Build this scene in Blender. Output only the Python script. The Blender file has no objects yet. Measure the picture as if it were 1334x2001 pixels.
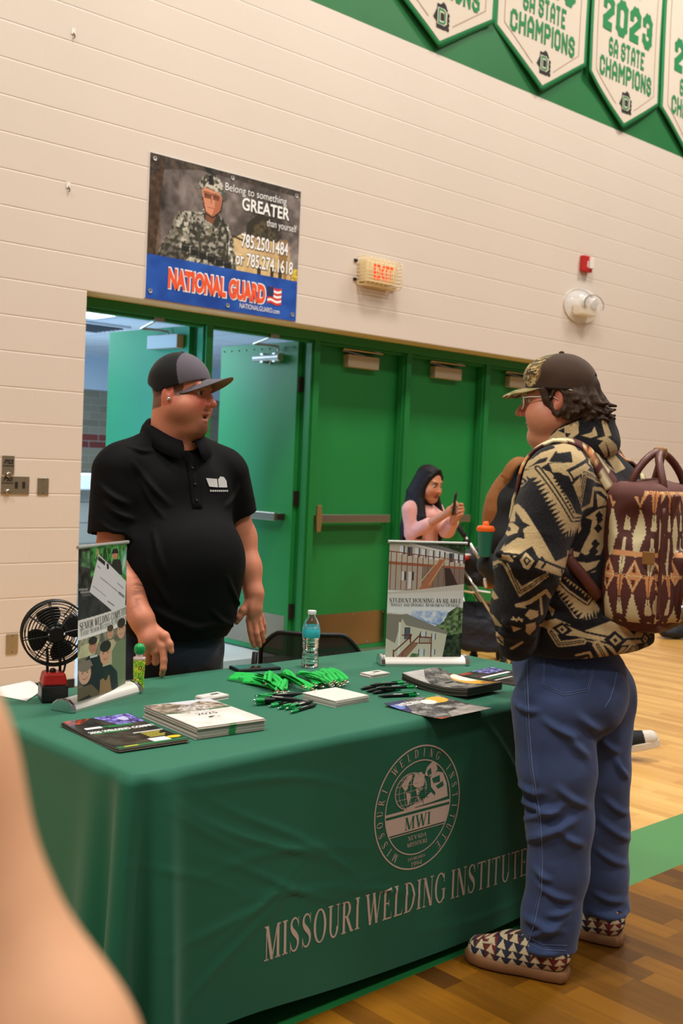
import bpy, bmesh, math, random
import numpy as np
from mathutils import Vector, Matrix
from mathutils.bvhtree import BVHTree
random.seed(7)
RNG = np.random.default_rng(7)
SC = bpy.context.scene
COL = SC.collection
PI = math.pi
rad = math.radians
# ---------------------------------------------------------------- camera geometry (metres; the camera stands at x=y=0)
F, PITCH, ROLL, YAW, EYE, WALL = 2145.0, .0438, .0432, .7471, 1.472, 5.924
def _basis():
    def tr(d):
        c, s = math.cos(ROLL), math.sin(ROLL); d = (c*d[0]-s*d[1], s*d[0]+c*d[1], d[2])
        c, s = math.cos(PITCH), math.sin(PITCH); d = (d[0], c*d[1]-s*d[2], s*d[1]+c*d[2])
        c, s = math.cos(YAW), math.sin(YAW)
        return Vector((c*d[0]+s*d[2], -s*d[0]+c*d[2], d[1]))
    return tr((1, 0, 0)), tr((0, 1, 0)), tr((0, 0, 1))
RIGHT, UP, FWD = _basis()
FH = Vector((math.sin(YAW), math.cos(YAW), 0))       # horizontal forward
RH = Vector((math.cos(YAW), -math.sin(YAW), 0))
def ray(x, y): return FWD + RIGHT*((x-667)/F) - UP*((y-1000.5)/F)
def J(x, y, dep):
    r = ray(x, y); return Vector((0, 0, EYE)) + r*(dep/r.dot(FH))
def onz(x, y, z):
    r = ray(x, y); return Vector((0, 0, EYE)) + r*((z-EYE)/r.z)
def ony(x, y, Y):
    r = ray(x, y); return Vector((0, 0, EYE)) + r*(Y/r.y)
# ---------------------------------------------------------------- materials
def lin(c):
    c = np.asarray(c, float)/255.0
    return np.where(c <= .04045, c/12.92, ((c+.055)/1.055)**2.4)
def rgba(c): return tuple(float(v) for v in lin(c)) + (1.0,)
class NT:
    """small helper around one material's node tree"""
    def __init__(s, name):
        s.m = bpy.data.materials.new(name); s.m.use_nodes = True
        s.t = s.m.node_tree; s.n = s.t.nodes; s.b = s.n['Principled BSDF']
    def node(s, kind, **kw):
        n = s.n.new(kind)
        for k, v in kw.items():
            if k.startswith('i_'):
                key = k[2:]; key = int(key) if key.isdigit() else key.replace('_', ' ')
                n.inputs[key].default_value = v
            else: setattr(n, k, v)
        return n
    def link(s, a, b): s.t.links.new(a, b)
    def math(s, op, a, b=None, c=None):
        n = s.n.new('ShaderNodeMath'); n.operation = op
        for i, v in enumerate((a, b, c)):
            if v is None: continue
            if isinstance(v, (int, float)): n.inputs[i].default_value = v
            else: s.link(v, n.inputs[i])
        return n.outputs[0]
    def mix(s, fac, a, b):
        n = s.n.new('ShaderNodeMix'); n.data_type = 'RGBA'
        for i, v in ((0, fac), (6, a), (7, b)):
            if isinstance(v, (int, float, tuple)): n.inputs[i].default_value = v
            else: s.link(v, n.inputs[i])
        return n.outputs[2]
    def obj(s):
        return s.node('ShaderNodeTexCoord').outputs['Object']
    def noise(s, scale, detail=3, vec=None, rough=.55):
        n = s.node('ShaderNodeTexNoise', i_Scale=scale, i_Detail=detail, i_Roughness=rough)
        s.link(vec if vec is not None else s.obj(), n.inputs['Vector']); return n.outputs['Fac']
    def bump(s, h, strength=.3, dist=.002, prev=None):
        n = s.node('ShaderNodeBump', i_Strength=strength, i_Distance=dist); s.link(h, n.inputs['Height'])
        if prev is not None: s.link(prev, n.inputs['Normal'])
        return n.outputs[0]
def mat(name, col, rough=.6, metal=0.0, spec=.5, var=None, bump=None, sheen=0, coat=0, trans=0, ior=1.45, alpha=1, emit=None, sss=0, aniso=None):
    k = NT(name); b = k.b
    b.inputs['Roughness'].default_value = rough; b.inputs['Metallic'].default_value = metal
    b.inputs['Specular IOR Level'].default_value = spec
    b.inputs['IOR'].default_value = ior
    b.inputs['Sheen Weight'].default_value = sheen; b.inputs['Coat Weight'].default_value = coat
    b.inputs['Transmission Weight'].default_value = trans; b.inputs['Alpha'].default_value = alpha
    if sss: b.inputs['Subsurface Weight'].default_value = sss; b.inputs['Subsurface Radius'].default_value = (.012, .005, .003)
    if emit:
        b.inputs['Emission Color'].default_value = rgba(emit[0]); b.inputs['Emission Strength'].default_value = emit[1]
    if col == 'attr':
        a = k.node('ShaderNodeAttribute', attribute_name='Col'); src = a.outputs['Color']
        if var:
            f = k.noise(var[0], 4); mm = k.math('MULTIPLY_ADD', f, var[1]*2, 1-var[1])
            h = k.node('ShaderNodeVectorMath', operation='SCALE'); k.link(src, h.inputs[0]); k.link(mm, h.inputs['Scale']); src = h.outputs[0]
        k.link(src, b.inputs['Base Color'])
    elif var:
        f = k.noise(var[0], 4); c = np.asarray(col, float)
        k.link(k.mix(f, rgba(np.clip(c*(1-var[1]), 0, 255)), rgba(np.clip(c*(1+var[1]), 0, 255))), b.inputs['Base Color'])
    else: b.inputs['Base Color'].default_value = rgba(col)
    if bump:
        k.link(k.bump(k.noise(bump[0], bump[3] if len(bump) > 3 else 4), bump[1], bump[2]), b.inputs['Normal'])
    return k.m
# ---------------------------------------------------------------- mesh building
class MB:
    def __init__(s): s.v, s.f, s.n = [], [], 0
    def add(s, v, f):
        v = np.asarray(v, float).reshape(-1, 3); s.v.append(v)
        s.f.extend([tuple(i+s.n for i in q) for q in f]); s.n += len(v); return s
    def box(s, c, size, R=None, taper=None):
        h = np.asarray(size, float)/2
        v = np.array([[x, y, z] for z in (-1, 1) for y in (-1, 1) for x in (-1, 1)], float)*h
        if taper: v[4:, :2] *= taper
        if R is not None: v = v @ np.array(R.to_3x3()).T
        return s.add(v+np.asarray(c, float), [(0, 2, 3, 1), (4, 5, 7, 6), (0, 1, 5, 4), (1, 3, 7, 5), (3, 2, 6, 7), (2, 0, 4, 6)])
    def b2(s, lo, hi):
        lo, hi = np.asarray(lo, float), np.asarray(hi, float); return s.box((lo+hi)/2, hi-lo)
    def tube(s, pts, r, seg=8, closed=False, flat=1.0, up=None, caps=True):
        P = [Vector(p) for p in pts]; n = len(P)
        if n < 2: return s
        rs = r if hasattr(r, '__len__') else [r]*n
        V = []; prev = None
        for i in range(n):
            a = P[(i-1) % n] if (closed or i > 0) else P[i]; b = P[(i+1) % n] if (closed or i < n-1) else P[i]
            t = (b-a).normalized() if (b-a).length > 1e-9 else Vector((0, 0, 1))
            if up is not None: u = Vector(up)
            elif prev is None: u = Vector((0, 0, 1)) if abs(t.z) < .9 else Vector((1, 0, 0))
            else: u = prev
            u = u-t*u.dot(t)
            if u.length < 1e-6: u = t.orthogonal()
            u.normalize(); w = t.cross(u); prev = u
            for k in range(seg):
                a_ = 2*PI*k/seg; V.append(P[i]+u*(rs[i]*math.cos(a_)*flat)+w*(rs[i]*math.sin(a_)))
        f = []
        for i in range(n if closed else n-1):
            j = (i+1) % n
            for k in range(seg):
                k2 = (k+1) % seg; f.append((i*seg+k, i*seg+k2, j*seg+k2, j*seg+k))
        if not closed and caps: f.append(tuple(range(seg))[::-1]); f.append(tuple((n-1)*seg+k for k in range(seg)))
        return s.add([tuple(p) for p in V], f)
    def lathe(s, prof, seg=24, M=None):
        V = [(r*math.cos(2*PI*k/seg), r*math.sin(2*PI*k/seg), z) for r, z in prof for k in range(seg)]
        f = []
        for i in range(len(prof)-1):
            for k in range(seg):
                k2 = (k+1) % seg; f.append((i*seg+k, i*seg+k2, (i+1)*seg+k2, (i+1)*seg+k))
        f.append(tuple(range(seg))[::-1]); f.append(tuple((len(prof)-1)*seg+k for k in range(seg)))
        V = np.array(V)
        if M is not None: V = V @ np.array(M.to_3x3()).T + np.array(M.translation)
        return s.add(V, f)
    def prism(s, poly, d, M=None):
        n = len(poly); V = np.array([(x, y, 0) for x, y in poly]+[(x, y, d) for x, y in poly], float)
        if M is not None: V = V @ np.array(M.to_3x3()).T + np.array(M.translation)
        return s.add(V, [tuple(range(n))[::-1], tuple(range(n, 2*n))]+[(i, (i+1) % n, n+(i+1) % n, n+i) for i in range(n)])
    def sph(s, c, r, R=None, u=16, w=10):
        r = np.asarray(r if hasattr(r, '__len__') else (r, r, r), float)
        prof = [(max(math.sin(PI*i/w), 1e-4), -math.cos(PI*i/w)) for i in range(w+1)]
        t = MB().lathe(prof, u); V = np.concatenate(t.v)*r
        if R is not None: V = V @ np.array(R.to_3x3()).T
        return s.add(V+np.asarray(c, float), t.f)
    def poly3(s, pts): return s.add(pts, [tuple(range(len(pts)))])
    def verts(s): return np.concatenate(s.v) if s.v else np.zeros((0, 3))
    def xf(s, M):
        V = s.verts() @ np.array(M.to_3x3()).T + np.array(M.translation); s.v = [V]; return s
WM = {}
def _mesh(name, V, Fc, smooth=True, cols=None):
    me = bpy.data.meshes.new(name)
    if isinstance(Fc, np.ndarray) and Fc.ndim == 2:
        k = Fc.shape[1]; nf = len(Fc)
        me.vertices.add(len(V)); me.vertices.foreach_set('co', np.ascontiguousarray(V, np.float32).ravel())
        me.loops.add(nf*k); me.loops.foreach_set('vertex_index', np.ascontiguousarray(Fc, np.int32).ravel())
        me.polygons.add(nf); me.polygons.foreach_set('loop_start', np.arange(0, nf*k, k, dtype=np.int32))
        me.polygons.foreach_set('loop_total', np.full(nf, k, np.int32)); me.update(calc_edges=True); me.validate()
    else:
        me.from_pydata([tuple(map(float, p)) for p in np.nan_to_num(np.asarray(V, float))], [], Fc); me.validate(); me.update()
    if cols is not None:
        a = me.color_attributes.new('Col', 'FLOAT_COLOR', 'POINT')
        c4 = np.ones((len(V), 4), np.float32); c4[:, :3] = cols; a.data.foreach_set('color', c4.ravel())
    if smooth is True: me.polygons.foreach_set('use_smooth', np.ones(len(me.polygons), bool))
    return me
def thicken(V, Fc, th, cols=None):
    """give an open sheet of quads two sides and a rim"""
    Q = np.array([f if len(f) == 4 else (f[0], f[1], f[2], f[2]) for f in Fc]); N = normals(V, Q); n = len(V); W = np.concatenate([V+N*th/2, V-N*th/2])
    F2 = [tuple(f) for f in Fc]+[tuple(n+i for i in f[::-1]) for f in Fc]; cnt = {}
    for f in Fc:
        for i in range(len(f)):
            a, b = f[i], f[(i+1) % len(f)]
            if (b, a) in cnt: del cnt[(b, a)]
            else: cnt[(a, b)] = 1
    F2 += [(b, a, n+a, n+b) for a, b in cnt]
    return W, F2, (None if cols is None else np.concatenate([cols, cols]))
def obj(name, mb, m, parent=None, smooth=None, bevel=0, cols=None, local=False, subd=0, origin=None, solid=0):
    """link mb = MB or (verts, faces) as ONE mesh object; under a parent, world coordinates are turned into the parent's unless local."""
    V, Fc = (mb.verts(), mb.f) if isinstance(mb, MB) else mb
    V = np.asarray(V, float)
    M = Matrix.Identity(4)
    if parent is not None:
        if not local:
            I = WM[parent.name].inverted(); V = V @ np.array(I.to_3x3()).T + np.array(I.translation)
            W = WM[parent.name]
        else: W = WM[parent.name]
    else:
        if not local:
            o0 = origin if origin is not None else ((V[:, 0].min()+V[:, 0].max())/2, (V[:, 1].min()+V[:, 1].max())/2, V[:, 2].min())
            V = V-np.asarray(o0, float); M = Matrix.Translation(o0)
        W = M
    if solid: V, Fc, cols = thicken(V, Fc, solid, cols)
    me = _mesh(name, V, Fc, bool(smooth), cols)
    if bevel:
        bm = bmesh.new(); bm.from_mesh(me)
        es = [e for e in bm.edges if len(e.link_faces) == 2 and e.calc_face_angle(0) > rad(40)]
        if es: bmesh.ops.bevel(bm, geom=es, offset=bevel, offset_type='OFFSET', segments=2, profile=.5, affect='EDGES', clamp_overlap=True)
        bm.to_mesh(me); bm.free()
    if smooth == 'auto':
        me.polygons.foreach_set('use_smooth', np.ones(len(me.polygons), bool)); me.set_sharp_from_angle(angle=rad(35))
    for x in (m if isinstance(m, (list, tuple)) else [m]): me.materials.append(x)
    o = bpy.data.objects.new(name, me); COL.objects.link(o)
    if parent is not None: o.parent = parent
    else: o.matrix_world = M
    WM[o.name] = W
    return o
def tag(o, label=None, cat=None, group=None, kind=None):
    if label: o['label'] = label
    if cat: o['category'] = cat
    if group: o['group'] = group
    if kind: o['kind'] = kind
    return o
def thing(name, label, cat, loc=(0, 0, 0), rz=0, group=None, rot=None, kind=None):
    o = bpy.data.objects.new(name, None); COL.objects.link(o); o.empty_display_size = .05
    M = Matrix.Translation(loc) @ (rot.to_4x4() if rot is not None else Matrix.Rotation(rz, 4, 'Z'))
    o.matrix_world = M; WM[o.name] = M
    return tag(o, label, cat, group, kind)
def struct(name, mb, m, parent=None, **kw): return tag(obj(name, mb, m, parent, **kw), kind='structure')
def dup(root, M, label, group=None):
    r = root.copy(); COL.objects.link(r); r.matrix_world = M; WM[r.name] = M; r['label'] = label
    if group: r['group'] = group
    for ch in [c for c in COL.objects if c.parent == root]:
        c = ch.copy(); COL.objects.link(c); c.parent = r
        for g in [x for x in COL.objects if x.parent == ch]:
            d = g.copy(); COL.objects.link(d); d.parent = c
    return r
def frame(o, x, y=None, z=None):
    """4x4 from origin and axes"""
    x = Vector(x).normalized()
    if z is None: y = Vector(y).normalized(); z = x.cross(y).normalized(); y = z.cross(x)
    elif y is None: z = Vector(z).normalized(); y = z.cross(x).normalized(); z = x.cross(y)
    M = Matrix.Identity(4)
    for i, a in enumerate((x, y, z)):
        for k in range(3): M[k][i] = a[k]
    for k in range(3): M[k][3] = o[k]
    return M
def arc(c, r, a0, a1, n, ax=(1, 0, 0), ay=(0, 1, 0)):
    ax, ay, c = Vector(ax), Vector(ay), Vector(c)
    return [c+ax*(r*math.cos(rad(a0+(a1-a0)*i/n)))+ay*(r*math.sin(rad(a0+(a1-a0)*i/n))) for i in range(n+1)]
# ---------------------------------------------------------------- lettering
def sans(txt, h, xs=1.0, bold=0.0, spacing=1.0):
    """2-D mesh of built-in sans lettering; cap height h, starts at x=0; returns (verts(n,2), faces, width)"""
    cu = bpy.data.curves.new('t', 'FONT'); cu.body = txt; cu.size = h/.72; cu.offset = bold*h; cu.space_character = spacing; cu.resolution_u = 3
    o = bpy.data.objects.new('t', cu); COL.objects.link(o)
    dg = bpy.context.evaluated_depsgraph_get(); me = bpy.data.meshes.new_from_object(o.evaluated_get(dg))
    V = np.array([v.co[:2] for v in me.vertices]).reshape(-1, 2); fc = [tuple(p.vertices) for p in me.polygons]
    bpy.data.objects.remove(o); bpy.data.curves.remove(cu); bpy.data.meshes.remove(me)
    if len(V): V[:, 0] -= V[:, 0].min(); V[:, 0] *= xs
    return V, fc, (V[:, 0].max() if len(V) else 0)
def _strip(pts, ws):
    P = np.array(pts, float); w = np.array(ws, float)
    T = np.gradient(P, axis=0); T /= np.linalg.norm(T, axis=1)[:, None]+1e-9; N = np.stack([-T[:, 1], T[:, 0]], 1)
    A, B = P+N*w[:, None]/2, P-N*w[:, None]/2; n = len(P)
    return np.concatenate([A, B]), [(i, i+1, n+i+1, n+i) for i in range(n-1)]
TK, TN = .15, .05
def _rect(x0, y0, x1, y1): return np.array([(x0, y0), (x1, y0), (x1, y1), (x0, y1)], float), [(0, 1, 2, 3)]
def _dia(x0, y0, x1, y1, w): return np.array([(x0-w/2, y0), (x0+w/2, y0), (x1+w/2, y1), (x1-w/2, y1)], float), [(0, 1, 2, 3)]
def _bowl(cx, cy, rx, ry, a0, a1, tk=TK, tn=TN, n=22):
    a = np.radians(np.linspace(a0, a1, n)); o = np.stack([cx+rx*np.cos(a), cy+ry*np.sin(a)], 1)
    i = np.stack([cx+(rx-tk)*np.cos(a), cy+(ry-tn)*np.sin(a)], 1)
    return np.concatenate([o, i]), [(k, k+1, n+k+1, n+k) for k in range(n-1)]
def _stem(x, y0=0, y1=1, s0=True, s1=True, w=TK):
    r = [_rect(x, y0, x+w, y1)]
    if s0: r.append(_rect(x-.08, y0, x+w+.08, y0+.04))
    if s1: r.append(_rect(x-.08, y1-.04, x+w+.08, y1))
    return r
def _glyphs():
    G = {}
    def beak(x, y, d, h=.16): return np.array([(x, y), (x, y+d*h), (x-.05, y)], float), [(0, 1, 2)]
    G['I'] = (_stem(.1), .35); G['L'] = (_stem(.1)+[_rect(.1, 0, .62, .05), beak(.64, .0, 1, .25)], .68)
    G['E'] = (_stem(.1)+[_rect(.1, 0, .64, .05), _rect(.1, .95, .6, 1), _rect(.1, .49, .48, .54), beak(.66, 0, 1, .25), beak(.62, 1, -1, .22), _rect(.44, .41, .48, .62)], .72)
    G['T'] = (_stem(.3, s1=False)+[_rect(.02, .95, .73, 1), (np.array([(.02, 1), (.02, .76), (.08, 1.)]), [(0, 1, 2)]), beak(.73, 1, -1, .24)], .75)
    G['H'] = (_stem(.1)+_stem(.6)+[_rect(.2, .49, .65, .54)], .85)
    G['D'] = (_stem(.1)+[_bowl(.3, .5, .5, .5, -90, 90), _rect(.15, .95, .31, 1), _rect(.15, 0, .31, .05)], .86)
    G['P'] = (_stem(.1)+[_bowl(.32, .73, .34, .27, -90, 90), _rect(.15, .95, .33, 1), _rect(.15, .46, .33, .51)], .70)
    G['B'] = (_stem(.1)+[_bowl(.32, .755, .29, .245, -90, 90), _bowl(.32, .265, .36, .265, -90, 90), _rect(.15, .95, .33, 1), _rect(.15, .0, .33, .05), _rect(.15, .49, .33, .54)], .74)
    G['R'] = (_stem(.1)+[_bowl(.32, .74, .33, .26, -90, 90), _rect(.15, .95, .33, 1), _rect(.15, .48, .33, .53), _dia(.72, 0, .38, .5, .17), _rect(.64, 0, .86, .04)], .84)
    G['O'] = ([_bowl(.44, .5, .42, .52, 0, 360, n=40)], .88); G['0'] = ([_bowl(.3, .5, .28, .52, 0, 360, .12, n=32)], .6)
    G['C'] = ([_bowl(.45, .5, .43, .52, 42, 318, n=32), _rect(.72, .68, .76, .98), _rect(.74, .1, .77, .22)], .82)
    G['G'] = ([_bowl(.45, .5, .43, .52, 42, 322, n=32), _rect(.72, .68, .76, .98), _rect(.66, .1, .80, .44), _rect(.56, .42, .88, .46)], .9)
    G['U'] = ([_rect(.1, .3, .25, 1), _rect(.02, .96, .33, 1), _rect(.66, .3, .71, 1), _rect(.57, .96, .8, 1), _bowl(.405, .32, .305, .34, 180, 360, .13, .06)], .82)
    G['N'] = ([_rect(.1, 0, .15, 1), _rect(.68, 0, .73, 1), _dia(.66, 0, .14, 1, .18), _rect(.0, 0, .25, .04), _rect(0, .96, .2, 1), _rect(.57, .96, .83, 1)], .84)
    G['M'] = ([_rect(.1, 0, .15, 1), _rect(.76, 0, .91, 1), _dia(.46, 0, .16, 1, .17), _dia(.46, 0, .8, 1, .07), _rect(0, 0, .25, .04), _rect(.68, 0, .99, .04), _rect(0, .96, .2, 1), _rect(.76, .96, .99, 1)], 1.0)
    G['A'] = ([_dia(.1, 0, .4, 1, .06), _dia(.66, 0, .4, 1, .17), _rect(.2, .3, .55, .35), _rect(-.02, 0, .22, .04), _rect(.5, 0, .82, .04)], .8)
    G['V'] = ([_dia(.42, 0, .14, 1, .17), _dia(.42, 0, .72, 1, .06), _rect(0, .96, .3, 1), _rect(.6, .96, .83, 1)], .82)
    G['W'] = ([_dia(.36, 0, .13, 1, .16), _dia(.38, 0, .6, 1, .06), _dia(.82, 0, .58, 1, .16), _dia(.83, 0, 1.05, 1, .06), _rect(0, .96, .27, 1), _rect(.48, .96, .7, 1), _rect(.94, .96, 1.16, 1)], 1.14)
    G['Y'] = (_stem(.32, 0, .5, s1=False)+[_dia(.4, .45, .13, 1, .17), _dia(.4, .45, .7, 1, .06), _rect(0, .96, .27, 1), _rect(.6, .96, .82, 1)], .8)
    t = np.linspace(0, 1, 40)
    def sp(cp, ws):
        cp = np.array(cp, float); k = np.linspace(0, 1, len(cp)); x = np.interp(t, k, cp[:, 0]); y = np.interp(t, k, cp[:, 1])
        for _ in range(4): x[1:-1] = (x[:-2]+x[1:-1]*2+x[2:])/4; y[1:-1] = (y[:-2]+y[1:-1]*2+y[2:])/4
        return _strip(np.stack([x, y], 1), np.interp(t, np.linspace(0, 1, len(ws)), ws))
    S = sp([(.56, .8), (.5, .95), (.33, 1.0), (.15, .93), (.1, .78), (.17, .64), (.33, .53), (.5, .42), (.58, .27), (.52, .08), (.33, -.02), (.14, .05), (.07, .24)], [.05, .05, .08, .15, .19, .15, .08, .05, .05])
    G['S'] = ([S, _rect(.56, .7, .59, 1.0), _rect(.05, 0, .08, .3)], .68)
    G['$'] = ([S, _rect(.3, -.1, .35, 1.1)], .68)
    G['1'] = (_stem(.2, s1=False, w=.12)+[(np.array([(.2, 1), (.2, .9), (.05, .84), (.05, .88)]), [(0, 1, 2, 3)])], .5)
    G['9'] = ([_bowl(.3, .66, .27, .35, 0, 360, .11, n=28), sp([(.55, .66), (.52, .3), (.3, .02), (.12, .0)], [.1, .1, .06, .05])], .62)
    G['4'] = ([_rect(.38, 0, .49, 1), _rect(.02, .24, .6, .32), _dia(.05, .28, .42, 1, .06)], .62)
    G['2'] = ([sp([(.08, .72), (.15, .94), (.34, 1.), (.5, .88), (.5, .68), (.32, .4), (.08, .06)], [.05, .06, .08, .12, .12, .08, .06]), _rect(.04, 0, .56, .11)], .62)
    G['5'] = ([_rect(.12, .88, .54, 1), _rect(.12, .5, .17, 1), sp([(.14, .54), (.34, .62), (.54, .45), (.5, .12), (.3, 0), (.08, .06)], [.05, .07, .12, .12, .07, .05])], .62)
    G[','] = ([_rect(.1, -.15, .18, .1)], .28)
    return G
GLY = _glyphs()
def serif(txt, h, xs=1.0, small=.78, gap=.06):
    """2-D mesh of roman capitals; lower-case letters become small capitals"""
    V, Fc, x, n = [], [], 0.0, 0
    for ch in txt:
        if ch == ' ': x += .3*h; continue
        k = h*(small if ch.islower() else 1.0); shapes, w = GLY[ch.upper()]
        for v, f in shapes:
            V.append(np.asarray(v)*k+[x, 0]); Fc += [tuple(i+n for i in q) for q in f]; n += len(v)
        x += (w+gap)*k
    V = np.concatenate(V); V[:, 0] *= xs
    return V, Fc, x*xs
def stroke_text(txt, h, w, aspect=.55, gap=.16):
    """chamfered block letters drawn with strokes of relative width w"""
    c = .16; a = aspect
    D = {'2': [[(0, .75), (0, 1-c), (c, 1), (a-c, 1), (a, 1-c), (a, .62), (0, .2), (0, 0), (a, 0)]],
         '0': [[(c, 0), (a-c, 0), (a, c), (a, 1-c), (a-c, 1), (c, 1), (0, 1-c), (0, c), (c, 0), (a-c, 0)]],
         '3': [[(0, .78), (0, 1-c), (c, 1), (a-c, 1), (a, 1-c), (a, .58), (a-.1, .5), (a*.4, .5)], [(a-.1, .5), (a, .42), (a, c), (a-c, 0), (c, 0), (0, c), (0, .22)]],
         '6': [[(a, .84), (a, 1-c), (a-c, 1), (c, 1), (0, 1-c), (0, c), (c, 0), (a-c, 0), (a, c), (a, .38), (a-c, .52), (0, .52)]],
         'A': [[(0, 0), (0, .7), (a*.35, 1), (a*.65, 1), (a, .7), (a, 0)], [(0, .32), (a, .32)]],
         'S': [[(a, .78), (a, 1-c), (a-c, 1), (c, 1), (0, 1-c), (0, .62), (a, .4), (a, c), (a-c, 0), (c, 0), (0, c), (0, .24)]],
         'T': [[(0, 1), (a, 1)], [(a/2, 1), (a/2, 0)]], 'E': [[(a, 1), (0, 1), (0, 0), (a, 0)], [(0, .5), (a*.8, .5)]],
         'C': [[(a, .72), (a, 1-c), (a-c, 1), (c, 1), (0, 1-c), (0, c), (c, 0), (a-c, 0), (a, c), (a, .28)]],
         'H': [[(0, 0), (0, 1)], [(a, 0), (a, 1)], [(0, .5), (a, .5)]], 'M': [[(0, 0), (0, 1), (a*.6, .45), (a*1.2, 1), (a*1.2, 0)]],
         'P': [[(0, 0), (0, 1), (a-c, 1), (a, 1-c), (a, .56), (a-c, .42), (0, .42)]], 'I': [[(0, 0), (0, 1)]],
         'O': [[(c, 0), (a-c, 0), (a, c), (a, 1-c), (a-c, 1), (c, 1), (0, 1-c), (0, c), (c, 0), (a-c, 0)]],
         'N': [[(0, 0), (0, 1), (a, 0), (a, 1)]], 'B': [[(0, 0), (0, 1), (a-c, 1), (a, 1-c), (a, .6), (a-.1, .5), (0, .5)], [(a-.1, .5), (a, .4), (a, c), (a-c, 0), (0, 0)]],
         'Y': [[(0, 1), (a/2, .5), (a, 1)], [(a/2, .5), (a/2, 0)]], 'G': [[(a, .75), (a, 1-c), (a-c, 1), (c, 1), (0, 1-c), (0, c), (c, 0), (a, 0), (a, .48), (a*.5, .48)]],
         'D': [[(0, 0), (0, 1), (a-c, 1), (a, 1-c), (a, c), (a-c, 0), (0, 0)]]}
    wid = {'I': 0, 'M': a*1.2}
    V, Fc, x, n = [], [], w/2, 0
    for ch in txt:
        if ch == ' ': x += .4; continue
        for pl in D[ch]:
            P = np.array(pl, float)*[1, 1-w]+[x, w/2]; kp = np.r_[True, np.linalg.norm(np.diff(P, axis=0), axis=1) > 1e-6]; P = P[kp]; d = np.diff(P, axis=0); d = d/np.linalg.norm(d, axis=1)[:, None]
            for i in range(len(d)):
                e0 = w*.42 if i else w*.5*(abs(d[i][0]) < .5 or abs(d[i][1]) < .5); e1 = w*.42 if i < len(d)-1 else w*.5*(abs(d[i][1]) > .9)
                A, B = P[i]-d[i]*min(e0, w*.5), P[i+1]+d[i]*e1; N = np.array([-d[i][1], d[i][0]])*w/2
                V.append([A+N, B+N, B-N, A-N]); Fc.append((n, n+1, n+2, n+3)); n += 4
        x += wid.get(ch, a)+w+gap
    V = np.concatenate(V)*h
    return V, Fc, (x-gap-w/2)*h
def put(mb, t, o, ux, uy, centre=0.5, off=None):
    """place lettering t with its baseline through o along ux, up uy; centre 0.5 centres it"""
    V, Fc, w = t; o, ux, uy = np.array(o), np.array(Vector(ux).normalized()), np.array(Vector(uy).normalized())
    mb.add(o+np.outer(V[:, 0]-w*centre, ux)+np.outer(V[:, 1], uy), Fc); return mb
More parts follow.
